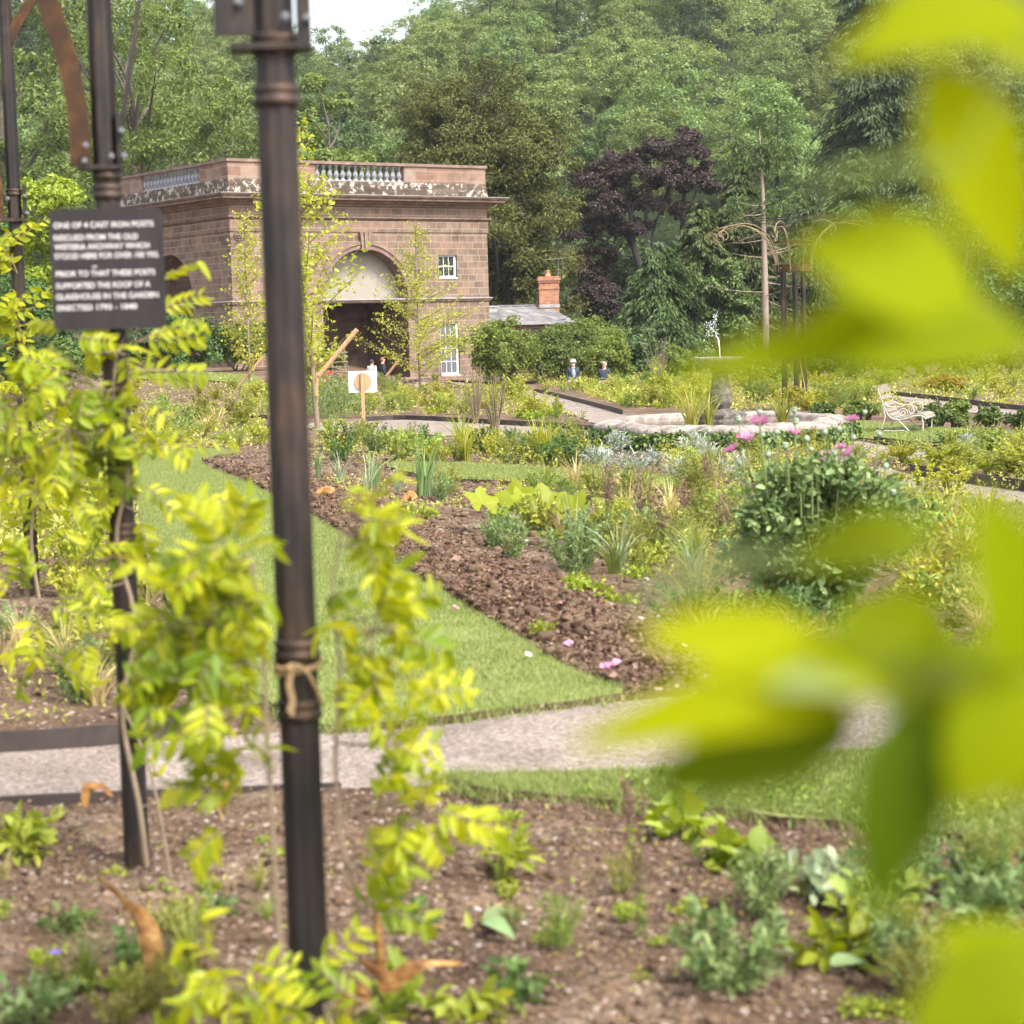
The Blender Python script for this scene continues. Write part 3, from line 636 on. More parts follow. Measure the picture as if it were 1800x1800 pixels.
# ------------------------------------------------------------------ the sandstone pavilion
CORN = at(402, 345, 90.0)
PAV = thing('stone_pavilion', (CORN[0], CORN[1], -0.52), 'square pinkish sandstone pavilion with arched recess, cornice and balustraded parapet', 'building', None, math.radians(36))
W, D, ZB = 13.75, 12.0, -1.6
ACX, AR, ASP = 6.85, 2.28, 3.8          # arch on the front
def arcpts(cx, r, z, n=28): a = np.linspace(math.pi, 0, n); return np.column_stack([cx + r * np.cos(a), z + r * np.sin(a)])
def wall_face(mb, f, x1, holes, arch, mat=0):
    """flat wall from x 0..x1, z ZB..8.5; f maps (x, z, depth) to local xyz"""
    xs = sorted({0, x1, arch[0] - arch[1], arch[0] + arch[1], *[h[0] for h in holes], *[h[1] for h in holes]})
    zt = arch[2] + arch[1] + .12
    zs = sorted({ZB, 8.5, zt, *[h[2] for h in holes], *[h[3] for h in holes]})
    rects = holes + [(arch[0] - arch[1], arch[0] + arch[1], ZB, zt)]
    for i in range(len(xs) - 1):
        for j in range(len(zs) - 1):
            cx, cz = (xs[i] + xs[i + 1]) / 2, (zs[j] + zs[j + 1]) / 2
            if any(r[0] < cx < r[1] and r[2] < cz < r[3] for r in rects): continue
            mb.add([f(xs[i], zs[j], 0), f(xs[i + 1], zs[j], 0), f(xs[i + 1], zs[j + 1], 0), f(xs[i], zs[j + 1], 0)], [(0, 1, 2, 3)], mat)
    A = arcpts(*arch)
    for a, b in zip(A[:-1], A[1:]):
        mb.add([f(a[0], a[1], 0), f(b[0], b[1], 0), f(b[0], zt, 0), f(a[0], zt, 0)], [(0, 1, 2, 3)], mat)
    for h in holes:
        dp = 0.22; c = [(h[0], h[2]), (h[1], h[2]), (h[1], h[3]), (h[0], h[3])]
        for k in range(4):
            a, b = c[k], c[(k + 1) % 4]; mb.add([f(a[0], a[1], 0), f(b[0], b[1], 0), f(b[0], b[1], dp), f(a[0], a[1], dp)], [(0, 1, 2, 3)], mat)
fr = lambda x, z, d: (x, d, z)
sd = lambda x, z, d: (d, x, z)
holes_f = [(10.90, 11.97, 4.74, 5.80), (10.90, 11.97, 0.2, 2.66)]
m = MB(); wall_face(m, fr, W, holes_f, (ACX, AR, ASP)); wall_face(m, sd, D, [], (5.95, 2.2, 3.9))
m.add([(W, 0, ZB), (W, D, ZB), (W, D, 8.5), (W, 0, 8.5)], [(0, 1, 2, 3)]); m.add([(0, D, ZB), (0, D, 8.5), (W, D, 8.5), (W, D, ZB)], [(0, 1, 2, 3)])
m.add([(0, 0, 8.49), (W, 0, 8.49), (W, D, 8.49), (0, D, 8.49)], [(0, 1, 2, 3)])
WALL = m.build('wall', STONE, PAV)
def recess(mb, f, arch, d1, d2):
    A = arcpts(*arch); x0, x1 = arch[0] - arch[1], arch[0] + arch[1]; z = arch[2]
    for a, b in zip(A[:-1], A[1:]): mb.add([f(a[0], a[1], 0), f(b[0], b[1], 0), f(b[0], b[1], d1), f(a[0], a[1], d1)], [(0, 1, 2, 3)], 0)
    n = len(A); mb.add([f(p[0], p[1], d1) for p in A], [tuple(range(n))], 1)
    mb.add([f(x0, z, d1), f(x1, z, d1), f(x1, z, d2), f(x0, z, d2)], [(0, 1, 2, 3)], 2)
    mb.add([f(x0, ZB, d2), f(x1, ZB, d2), f(x1, z, d2), f(x0, z, d2)], [(0, 1, 2, 3)], 2)
    for x in (x0, x1): mb.add([f(x, ZB, 0), f(x, ZB, d2), f(x, z, d2), f(x, z, 0)], [(0, 1, 2, 3)], 2)
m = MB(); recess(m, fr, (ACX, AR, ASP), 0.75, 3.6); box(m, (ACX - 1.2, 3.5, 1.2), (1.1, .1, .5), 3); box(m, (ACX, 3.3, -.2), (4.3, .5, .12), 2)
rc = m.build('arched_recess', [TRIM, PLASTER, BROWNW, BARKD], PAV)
m = MB(); recess(m, sd, (5.95, 2.2, 3.9), 1.0, 1.4); m.build('side_recess', [TRIM, BROWNW, BROWNW], PAV)
# moulded bands swept round the two seen sides and the right end
def sweep(mb, prof, mat=0):
    prof = np.asarray(prof, float)
    ring = lambda o, z: np.array([(-o, D, z), (-o, -o, z), (W + o, -o, z), (W + o, D, z)])
    V = np.concatenate([ring(o, z) for o, z in prof]); F = []
    for i in range(len(prof) - 1):
        for k in range(3): F.append((i * 4 + k, i * 4 + k + 1, i * 4 + 5 + k, i * 4 + 4 + k))
    mb.add(V, F, mat)
m = MB(); sweep(m, [(0.0, 7.97), (.10, 8.0), (.12, 8.06), (.30, 8.12), (.36, 8.2), (.36, 8.22), (.66, 8.24), (.66, 8.34), (.74, 8.36), (.80, 8.45)])
cn = m.build('cornice', TRIM, PAV)
m = MB(); sweep(m, [(.80, 8.45), (.80, 8.475), (0.02, 8.50)]); m.build('lead_flashing', LEAD, cn)
m = MB(); sweep(m, [(0, 7.36), (.05, 7.38), (.12, 7.44), (.16, 7.46), (.16, 7.51), (0, 7.53)])
sweep(m, [(0, 6.84), (.04, 6.845), (.04, 7.36), (0, 7.365)]); m.build('architrave', STONE, PAV)
m = MB(); sweep(m, [(0, 3.62), (.06, 3.64), (.12, 3.74), (.14, 3.76)]); s = m.build('string_course', TRIM, PAV)
m = MB(); sweep(m, [(.14, 3.76), (.14, 3.80), (0, 3.82)]); m.build('lead_flashing', LEAD, s)
m = MB(); sweep(m, [(.12, ZB), (.12, .1), (.04, .16), (0, .17)]); m.build('plinth', STONE, PAV)
m = MB(); sweep(m, [(.06, 8.49), (.06, 8.78), (.02, 8.80), (0.0, 9.12), (-.4, 9.13)]); m.build('parapet_base', LICH, PAV)
for a_, b_ in (((0, 0, 9.125), (4.42, .36, 9.86)), ((9.15, 0, 9.125), (W, .36, 9.86)), ((W - .36, .362, 9.125), (W - .002, D, 9.86)), ((.002, .362, 9.125), (.36, 2.65, 9.86)), ((.002, 8.5, 9.125), (.36, D, 9.86))):
    m = MB(); boxab(m, a_, b_); m.build('parapet_wall', STONE2, PAV)
m = MB()
boxab(m, (-.07, -.07, 9.862), (W + .07, .43, 9.99)); boxab(m, (-.07, .432, 9.862), (.43, D, 9.99)); boxab(m, (W - .43, .432, 9.862), (W + .07, D, 9.99))
m.build('coping', TRIM, PAV)
for a_, b_ in (((4.424, .03, 9.127), (9.146, .33, 9.165)), ((.03, 2.654, 9.127), (.33, 8.496, 9.165))):
    m = MB(); boxab(m, a_, b_); m.build('baluster_rail', LEAD, PAV)
bal = MB(); lathe(bal, [(.11, 0), (.11, .05), (.06, .07), (.06, .10), (.115, .20), (.12, .25), (.09, .36), (.055, .48), (.05, .53), (.075, .56), (.06, .60), (.11, .63), (.11, .695)], 10)
bme = bal.mesh('baluster', BALU)
for k in range(14): link('baluster', bme, PAV, (4.424 + .168 + k * .337, .18, 9.165))
for k in range(17): link('baluster', bme, PAV, (.18, 2.654 + .17 + k * .344, 9.165))
# arch ring, keystone
m = MB(); A1 = arcpts(ACX, AR, ASP); A2 = arcpts(ACX, AR + .2, ASP); A3 = arcpts(ACX, AR + .36, ASP)
for i in range(len(A1) - 1):
    for (P, Q, d1, d2) in ((A1, A2, -.06, -.06), (A2, A3, -.12, -.12), (A1, A1, 0.02, -.06), (A2, A2, -.06, -.12), (A3, A3, -.12, 0.01)):
        m.add([fr(P[i][0], P[i][1], d1), fr(P[i + 1][0], P[i + 1][1], d1), fr(Q[i + 1][0], Q[i + 1][1], d2), fr(Q[i][0], Q[i][1], d2)], [(0, 1, 2, 3)])
m.build('arch_moulding', TRIM, PAV)
m = MB()
for k, (a, b, d) in enumerate(((-.27, -.13, -.2), (-.09, .09, -.24), (.13, .27, -.2), (-.13, -.09, -.13), (.09, .13, -.13))):
    s0, s1 = .8, 1.15
    m.add([(ACX + a * s0, d, 6.02), (ACX + b * s0, d, 6.02), (ACX + b * s1, d, 6.84), (ACX + a * s1, d, 6.84), (ACX + a * s0, .02, 6.02), (ACX + b * s0, .02, 6.02), (ACX + b * s1, .02, 6.84), (ACX + a * s1, .02, 6.84)],
          [(0, 1, 2, 3), (4, 0, 3, 7), (1, 5, 6, 2), (0, 4, 5, 1), (3, 2, 6, 7)])
m.build('keystone', TRIM, PAV)
def sash(x0, x1, z0, z1, cols, rows):
    m = MB(); t = .06; y0, y1 = .10, .16
    boxab(m, (x0, y0, z0), (x0 + t, y1, z1)); boxab(m, (x1 - t - .05, y0, z0), (x1, y1, z1)); boxab(m, (x0 + t, y0, z1 - t), (x1 - t - .05, y1, z1)); boxab(m, (x0 + t, y0, z0), (x1 - t - .05, y1, z0 + .08))
    zm = (z0 + z1) / 2; boxab(m, (x0 + t, y0 - .015, zm - .025), (x1 - t - .05, y1, zm + .025))
    for k in range(1, cols): x = x0 + t + (x1 - x0 - 2 * t - .05) * k / cols; boxab(m, (x - .016, y0 + .012, z0 + .08), (x + .016, y1 - .012, z1 - t))
    for k in range(1, rows):
        if k * 2 == rows: continue
        z = z0 + (z1 - z0) * k / rows; boxab(m, (x0 + t, y0 + .014, z - .016), (x1 - t - .05, y1 - .014, z + .016))
    w_ = m.build('window', WHITE, PAV); m = MB(); m.add([(x0, .14, z0), (x1, .14, z0), (x1, .14, z1), (x0, .14, z1)], [(0, 1, 2, 3)]); m.build('pane', GLASS, w_)
    m = MB(); boxab(m, (x0 - .02, -.03, z0 - .07), (x1 + .02, .20, z0 - .003)); m.build('sill', WHITE, w_); return w_
sash(10.92, 11.95, 4.76, 5.79, 3, 2)
NET = plain('net_curtain', (0.10, 0.104, 0.112), 0.8)
w2 = sash(10.92, 11.95, 0.22, 2.65, 3, 4)
m = MB(); xs = np.linspace(10.98, 11.87, 25); V = [(x, .128 + .008 * math.sin(i * 1.9), z) for z in (.31, 2.58) for i, x in enumerate(xs)]
m.add(V, [(i, i + 1, i + 26, i + 25) for i in range(24)], 0, True); m.build('curtain', NET, w2)
m = MB()
for sx in (-1, 1):
    a = np.linspace(0, 4.2 * math.pi, 60); r_ = .05 + .26 * a / a[-1]
    tube(m, np.column_stack([.05 + sx * .3 + r_ * np.cos(a) * sx, np.full(60, -.1), 6.55 + sx * .06 + r_ * .75 * np.sin(a)]), .022, 5)
m.build('iron_scroll', IRON, PAV)
m = MB(); box(m, (W + .30, .5, 3.35), (.6, 1.0, .06)); box(m, (W + .28, .5, 3.2), (.5, .9, .22)); m.build('porch_cap', LEAD, PAV)

# ------------------------------------------------------------------ low slate cottage beside it
c0 = at(932, 560, 104.0)
COT = thing('cottage', (c0[0], c0[1], float(T(c0[0], c0[1]))), 'low slate roofed cottage with brick chimney, between pavilion and hedges', 'house', None, math.radians(6))
zr = at(930, 538, 104)[2] - COT.location[2]; ze = zr - .9
m = MB(); boxab(m, (-2.6, -1.6, -.5), (1.75, 1.8, ze)); m.build('wall', STONE, COT)
m = MB(); e = [(-2.9, -2.0, ze - .05), (2.2, -2.0, ze - .05), (2.2, 2.1, ze - .05), (-2.9, 2.1, ze - .05), (-2.9, 0, zr), (.85, 0, zr)]
m.add(e, [(0, 1, 5, 4), (1, 2, 5), (2, 3, 4, 5), (3, 0, 4), (3, 2, 1, 0)]); rf = m.build('roof', SLATE, COT)
m = MB(); tube(m, [(-2.9, 0, zr + .02), (.85, 0, zr + .02)], .07, 6); m.build('ridge_tiles', SLATE, rf)
m = MB(); cx = .95; h0 = zr - .35; box(m, (cx, .05, h0 + .75), (1.0, .8, 1.5)); box(m, (cx, .05, h0 + 1.2), (1.08, .88, .07)); box(m, (cx, .05, h0 + 1.55), (1.1, .9, .12)); box(m, (cx, .05, h0 + 1.66), (1.2, 1.0, .11)); box(m, (cx, .05, h0 + 1.76), (1.08, .88, .1))
ch = m.build('chimney', BRICK, COT)
m = MB(); lathe(m, [(.16, 0), (.16, .06), (.12, .1), (.11, .25), (.15, .28), (.05, .32)], 10, (cx, .05, h0 + 1.81)); m.build('chimney_pot', TERRA, ch)
m = MB(); box(m, (cx, -.37, h0 + .32), (1.06, .03, .16)); m.build('flashing', LEAD, ch)
m = MB(); tube(m, [(cx + .56, .05, h0 + .9), (cx + .56, .05, h0 + 2.75)], .025, 5); tube(m, [(cx - .15, .05, h0 + 2.65), (cx + 1.0, .05, h0 + 2.72)], .018, 5)
for k in range(7): x = cx - .1 + k * .17; tube(m, [(x, -.2, h0 + 2.66), (x, .3, h0 + 2.66)], .01, 4)
m.build('aerial', BOLT, COT)
# ------------------------------------------------------------------ trees
def crown(mb, lobes, nleaf, size, rng, up=0.5, rnd=0.55, hang=0.0, tmpl=T_FOLD, aspect=0.6, nsub=9, subr=0.42, mat=0, low=-0.55):
    """leaf sprays gathered in clumps on the outside of a set of lobes"""
    vol = np.array([np.prod(l[1]) ** (2 / 3) for l in lobes]); share = vol / vol.sum()
    for (c, r), sh in zip(lobes, share):
        c = np.asarray(c, float); r = np.broadcast_to(np.asarray(r, float), (3,))
        u = rdir(rng, nsub * 3); u = u[u[:, 2] > low][:nsub]
        cc = c + u * r * rng.uniform(.70, 1.0, (len(u), 1))
        n = max(4, int(nleaf * sh / len(u)))
        for k in range(len(u)):
            o = rdir(rng, n) * (rng.random((n, 1)) ** .45); rad = r * subr * rng.uniform(.7, 1.3)
            p = cc[k] + o * rad * np.array([1, 1, .75])
            nr = unit(o * .6 + u[k] * .6 + np.array([0, 0, up]) + rnd * rng.normal(size=(n, 3)))
            d = unit(np.cross(nr, rng.normal(size=(n, 3)))); d[:, 2] -= hang; d = unit(d)
            put(mb, tmpl, p, d, nr, size * rng.uniform(.6, 1.35, n), aspect, mat)
def limb(mb, a, b, r0, r1, rng, bend=.12, n=6, mat=0, sides=7):
    a = np.asarray(a, float); b = np.asarray(b, float); t = np.linspace(0, 1, n)[:, None]
    P = a + (b - a) * t + np.sin(np.pi * t) * rng.normal(size=3) * bend * np.linalg.norm(b - a) * .5
    tube(mb, P, np.linspace(r0, r1, n), sides, mat); return P
def lobes_in(rng, n, c, R, lr, flat=1.0):
    out = []
    for i in range(n):
        u = rdir(rng, 1)[0] * rng.random() ** .4; s = rng.uniform(.75, 1.25) * lr
        out.append((np.asarray(c) + u * np.asarray(R), np.array([s, s, s * .8 * flat])))
    return out
def tree_parts(H, R, cz, Rz, seed, nleaf, leaf, nl=16, lr=None, trunk_r=.3, up=.5, hang=0., aspect=.6, limbs=True, subr=.42, nsub=9, extra=None, tmpl=T_FOLD):
    rng = np.random.default_rng(seed); lr = lr or R * .38
    lobes = lobes_in(rng, nl, (0, 0, cz), (R - lr * .7, R - lr * .7, Rz - lr * .6), lr)
    if extra: lobes += extra
    mc = MB(); crown(mc, lobes, nleaf, leaf, rng, up, .55, hang, tmpl, aspect, nsub, subr)
    mt = MB(); tube(mt, [(0, 0, -1.5), (.05, 0, H * .15), (-.1, .1, H * .4), (0, 0, cz + Rz * .5)], [trunk_r * 1.35, trunk_r, trunk_r * .75, trunk_r * .2], 9)
    if limbs:
        for c, r in lobes: limb(mt, (0, 0, max(H * .18, c[2] - R * rng.uniform(.5, 1.0))), c, trunk_r * .38, trunk_r * .08, rng)
    return mc, mt
def make_tree(name, loc, parts, leafm, barkm, label, cat='tree', group=None, rz=0.0):
    t = thing(name, loc, label, cat, group, rz); parts[1].build('trunk', barkm, t); parts[0].build('crown', leafm, t); return t

# -- wooded hillside: six kinds of crown, copied over the slope
rng = np.random.default_rng(5)
HP = []
HS = [(13.5, 5.6, 7.4, 6.2, L_HILL, 'rounded'), (15, 5.0, 8.2, 6.9, L_HILL, 'tall'), (12, 6.4, 6.6, 5.5, L_HILL, 'spreading'), (14, 5.3, 7.6, 6.4, L_HILLD, 'dark'), (12.5, 5.8, 7.0, 5.7, L_HILL, 'pale'), (13, 5.2, 7.2, 5.8, L_HILL, 'feathery')]
for i, (H, R, cz, Rz, lm, kd) in enumerate(HS):
    mc, mt = tree_parts(H, R, cz, Rz, 40 + i, 12000, .29, 26, R * .38, .22, up=1.1, limbs=False, nsub=9, subr=.36, hang=.2 if i == 5 else 0, aspect=.45 if i == 5 else .6)
    HP.append((mt.mesh('trunk', BARKD), mc.mesh('crown', lm), kd))
LAB = {'rounded': 'mid green rounded broadleaf tree among the woodland on the hillside', 'tall': 'tall green broadleaf tree rising in the hillside woodland', 'spreading': 'wide spreading green tree in the hillside woodland',
       'dark': 'dark green dense tree among paler trees of the hillside woodland', 'pale': 'soft green bushy topped tree in the hillside woodland', 'feathery': 'feathery drooping leaved green tree in the hillside woodland'}
cnt = 0
for yy in np.arange(178, 378, 11.6):
    for xx in np.arange(-.30 * yy - 8, .30 * yy + 8, 10.6):
        x = xx + rng.uniform(-4, 4); yv = yy + rng.uniform(-4, 4); k = int(rng.choice([0, 1, 2, 3, 4, 5], p=[.22, .16, .22, .08, .2, .12])); s = rng.uniform(.78, 1.12); rz = rng.uniform(0, 6.28)
        z = float(T(x, yv)); pt = project([[x, yv, z + 12]])[0]
        if pt[1] > 330 or pt[0] < -130 or pt[0] > 1930 or pt[1] < -330: continue
        if cnt > 298: continue
        if pt[0] < 90 and pt[1] < 90: k = 3
        t = thing('woodland_tree', (x, yv, z), LAB[HP[k][2]], 'tree', 'trees of the wooded hillside', rz); t.scale = (s, s, s * rng.uniform(.9, 1.12))
        link('trunk', HP[k][0], t); link('crown', HP[k][1], t); cnt += 1
print('hill trees', cnt)
um = MB(); n = 60000; yv = rng.uniform(118, 380, n); xv = rng.uniform(-1, 1, n) * (.30 * yv + 6); dn = fbm(xv / 9, yv / 9, 61, 3); kk = dn > .40; xv, yv = xv[kk], yv[kk]; n = len(xv)
put(um, T_FOLD, np.column_stack([xv, yv, T(xv, yv) + rng.random(n) ** 1.5 * 4.5 * dn[kk]]), rdir(rng, n), np.array([0, -.3, .9]) + .6 * rng.normal(size=(n, 3)), .75 * rng.uniform(.5, 1.4, n), .6)
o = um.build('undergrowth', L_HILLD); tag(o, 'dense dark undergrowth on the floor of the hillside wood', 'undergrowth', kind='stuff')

def base_at(px, py, Y):
    p = at(px, py, Y); return np.array([p[0], p[1], float(T(p[0], p[1]))])
def hgt(px, py, Y): return at(px, py, Y)[2]

# -- dark woodland floor trees filling behind the garden (right and left)
def wide_tree(name, px, top, Y, R, leafm, bark, label, seed, nleaf, leaf, **kw):
    b = base_at(px, 560, Y); H = hgt(px, top, Y) - b[2]; cz = H * kw.pop('cz', .56); Rz = H - cz
    make_tree(name, b, tree_parts(H, R, cz, Rz, seed, nleaf, leaf, **kw), leafm, bark, label)
L_LEFT = leafmat('left_tree_leaf', [(0.075, 0.115, 0.022), (0.125, 0.175, 0.034), (0.19, 0.24, 0.055)], 0.35, 0.55, 0, 0)
L_LIME = leafmat('lime_leaf', [(0.095, 0.145, 0.028), (0.155, 0.215, 0.042), (0.23, 0.29, 0.065)], 0.4, 0.55, 0, 0)
wide_tree('broadleaf_tree', 250, -110, 124, 8.6, L_LEFT, BARK, 'big airy green broadleaf tree behind the left end of the pavilion', 61, 26000, .34, cz=.52, nl=30, lr=2.1, trunk_r=.38, hang=.25, aspect=.42, subr=.45)
wide_tree('broadleaf_tree', 20, 20, 150, 7.5, L_LEFT, BARK, 'dull green broadleaf tree behind the leftmost iron post', 62, 14000, .38, cz=.55, nl=20, lr=2.1, trunk_r=.35, hang=.1)
wide_tree('broadleaf_tree', 590, 112, 138, 3.6, L_LIME, BARK, 'bright green rounded tree behind the pavilion parapet, right of front post', 63, 12000, .30, cz=.62, nl=16, lr=1.35, trunk_r=.25, up=.8)
wide_tree('broadleaf_tree', 520, 160, 146, 3.6, L_LIME, BARK, 'leafy green tree partly hidden behind the front iron post', 64, 9000, .32, cz=.6, nl=14, lr=1.4, trunk_r=.25, up=.8)
wide_tree('yew_tree', 850, 96, 116, 6.0, L_YEW, BARKD, 'huge dense olive brown evergreen yew behind the pavilion', 65, 150000, .22, cz=.50, nl=105, lr=1.7, trunk_r=.6, hang=.30, aspect=.42, nsub=12, subr=.40, extra=[(np.array([3.9, 0, 6.0]), np.array([1.9, 2, 2.3])), (np.array([4.0, -.6, 3.4]), np.array([1.8, 2, 1.8])), (np.array([-3.5, 0, 11.0]), np.array([1.9, 2, 1.9])), (np.array([-2.2, -1.5, 9.5]), np.array([2, 2, 2])), (np.array([0, -2, 10.0]), np.array([2.2, 2, 2.4])), (np.array([1.8, -2, 8.0]), np.array([2.2, 2, 2.4])), (np.array([2.6, -1.5, 11.5]), np.array([2, 2, 2])), (np.array([-.5, -1, 12.5]), np.array([2, 2, 2])), (np.array([2.2, -2, 2.6]), np.array([2.4, 2, 1.8])), (np.array([1.0, 0, 14.6]), np.array([1.6, 1.6, 1.8])), (np.array([-1.6, 0, 14.4]), np.array([1.6, 1.6, 1.5]))])
# copper beech with its forked trunk showing
b = base_at(1155, 560, 126); H = hgt(1130, 222, 126) - b[2]
rng = np.random.default_rng(71); mc = MB(); mt = MB()
lob = [((-3.6, 0, 11.2), 1.5), ((-2.4, .5, 12.0), 1.4), ((-1.0, 0, 11.6), 1.5), (( .4, .3, 12.6), 1.5), ((1.6, 0, 13.2), 1.4), ((2.3, 0, 12.0), 1.4), ((2.6, .4, 10.6), 1.3), ((1.0, -.5, 11.0), 1.5), ((-.4, .5, 10.0), 1.4), ((-3.3, -.4, 9.6), 1.5), ((-4.3, 0, 8.2), 1.3), ((-2.6, .6, 8.6), 1.5), ((-4.6, 0, 5.6), 1.3), ((-3.6, .4, 6.4), 1.3), ((-4.2, -.6, 3.6), 1.5), ((-2.8, -.6, 2.6), 1.3), ((2.0, -.4, 9.2), 1.0), ((-3.4, 1, 4.2), 1.4), ((-1.2, .5, 8.3), 1.1)]
crown(mc, [(np.array(c), np.array([r, r, r * .8])) for c, r in lob], 60000, .165, rng, .5, .6, 0, T_FOLD, .7, 12, .42)
P0 = np.array([.4, 0, 1.0])
tube(mt, [(.6, 0, -1.5), (.5, 0, 1.2), (-.3, 0, 3.6), (-1.3, 0, 7.0), (-1.6, 0, 10)], [.42, .36, .28, .2, .08], 9)
tube(mt, [(1.9, .2, -1.5), (1.7, .2, 3.2), (1.5, .2, 5.8), (1.7, .2, 8.0), (1.9, .2, 11.5)], [.40, .33, .26, .2, .07], 9)
for a, c in (((-.3, 0, 3.6), (-4.6, 0, 4.6)), ((-1.0, 0, 6), (-3.6, 0, 8.8)), ((1.5, .2, 5.6), (.5, .2, 9.6)), ((1.6, .2, 7.4), (2.6, .3, 10.4)), ((-1.3, 0, 7), (-.5, .3, 10.5)), ((.2, 0, 2.2), (-4.2, -.4, 3.0)), ((.4, .2, 9.0), (.8, .3, 12.5))): limb(mt, a, c, .15, .05, rng, .25, 8)
make_tree('copper_beech', b, (mc, mt), L_COPPER, BARKD, 'dark purple leaved copper beech with forked trunk, right of the yew')

# conifers with hanging fronds
def conifer_parts(H, R, seed, nb, per, leaf, bare=0.0, droop=.35, trunk_r=.25, taper=.85, asp=.34, mid=0.0):
    rng = np.random.default_rng(seed); mc = MB(); mt = MB()
    tube(mt, [(0, 0, -1), (0, 0, H * .3), (.05, 0, H * .65), (0, .03, H)], [trunk_r, trunk_r * .8, trunk_r * .45, .03], 8)
    P = []; Dr = []; Nn = []
    for i in range(nb):
        f = bare + (1 - bare) * (i + rng.random()) / nb; z = H * f; a = rng.uniform(0, 6.283)
        L = (R * (1 - f) ** taper * (1 - mid * np.exp(-((f - .05) / .15) ** 2)) + .25) * rng.uniform(.6, 1.15); dr = droop * rng.uniform(.6, 1.4)
        out = np.array([math.cos(a), math.sin(a), 0]); lat = np.array([-out[1], out[0], 0])
        t = np.linspace(0, 1, 5)[:, None]; C = np.array([0, 0, z]) + out * L * t + np.array([0, 0, 1]) * (L * (.30 * t - (dr + .25) * t * t))
        if i % 2 == 0: tube(mt, C, np.linspace(.05, .012, 5) * (L / 3 + .4), 4, 0, False)
        m = max(6, int(per * L / R)); tt = rng.uniform(.22, 1.02, m); sd_ = rng.normal(0, .16, m) * L * (1.1 - .6 * tt)
        p = np.array([0, 0, z]) + out * (L * tt)[:, None] + np.array([0, 0, 1]) * (L * (.30 * tt - (dr + .25) * tt * tt))[:, None] + lat * sd_[:, None] + rng.normal(0, .05 * L, (m, 3))
        P.append(p); Dr.append(out * .7 + lat * np.sign(sd_)[:, None] * rng.uniform(.1, .6, (m, 1)) + np.array([0, 0, -1.0]) * rng.uniform(.25, 1.0, (m, 1))); Nn.append(out * .5 + np.array([0, 0, .9]) + .5 * rng.normal(size=(m, 3)))
    P = np.concatenate(P); put(mc, T_FOLD, P, np.concatenate(Dr), np.concatenate(Nn), leaf * rng.uniform(.6, 1.5, len(P)), asp)
    return mc, mt
def conifer(name, px, top, Y, R, label, seed, nb, per, leaf, lm=L_CYP, bk=BARKD, **kw):
    b = base_at(px, 560, Y); H = hgt(px, top, Y) - b[2]
    make_tree(name, b, conifer_parts(H, R, seed, nb, per, leaf, **kw), lm, bk, label)
conifer('conifer', 1545, -150, 142, 5.6, 'tallest dark conifer reaching past the top of the photo, right of centre', 81, 300, 320, .42, taper=.62, lm=L_HILLD)
conifer('conifer', 1305, 285, 112, 4.2, 'mid height cypress with drooping fronds behind the bare trunk', 82, 230, 380, .30)
conifer('conifer', 1235, 350, 108, 3.3, 'cypress with drooping branches between copper beech and iron arbour', 83, 180, 320, .29, droop=.5)
conifer('conifer', 1165, 430, 104, 3.2, 'low spreading conifer in front of the copper beech trunk', 84, 150, 340, .29, droop=.5, taper=.6)
conifer('conifer', 1420, 330, 118, 3.8, 'dark conifer behind the iron arbour posts', 85, 200, 300, .32, lm=L_HILLD)
conifer('conifer', 1505, 260, 122, 4.4, 'shaded conifer right of the iron arbour, behind blurred leaves', 86, 220, 300, .32)
conifer('conifer', 1640, 200, 120, 5.0, 'broad conifer behind the blurred leaves on the right', 87, 220, 300, .34, taper=.7)
conifer('conifer', 1780, 150, 124, 5.0, 'conifer at the right edge of the photo', 88, 210, 300, .34, taper=.7)
# ivy clad dark evergreen behind the fountain
wide_tree('ivy_clad_tree', 1275, 400, 104, 1.7, L_IVY, BARKD, 'dark glossy ivy covered tree behind the fountain jet', 66, 14000, .20, cz=.5, nl=16, lr=.8, trunk_r=.3)
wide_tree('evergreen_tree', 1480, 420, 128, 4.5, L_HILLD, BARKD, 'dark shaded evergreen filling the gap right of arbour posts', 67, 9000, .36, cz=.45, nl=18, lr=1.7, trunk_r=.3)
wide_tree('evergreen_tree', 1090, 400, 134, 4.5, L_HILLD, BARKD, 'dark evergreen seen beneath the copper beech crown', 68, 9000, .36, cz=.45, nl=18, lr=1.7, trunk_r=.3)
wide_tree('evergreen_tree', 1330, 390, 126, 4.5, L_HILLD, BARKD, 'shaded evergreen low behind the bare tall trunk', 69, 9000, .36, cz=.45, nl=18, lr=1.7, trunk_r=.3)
wide_tree('broadleaf_tree', 1700, 330, 112, 5.5, L_GREEN, BARK, 'full green tree behind lower blurred leaves on the right', 70, 16000, .32, cz=.5, nl=22, lr=1.8, trunk_r=.35)
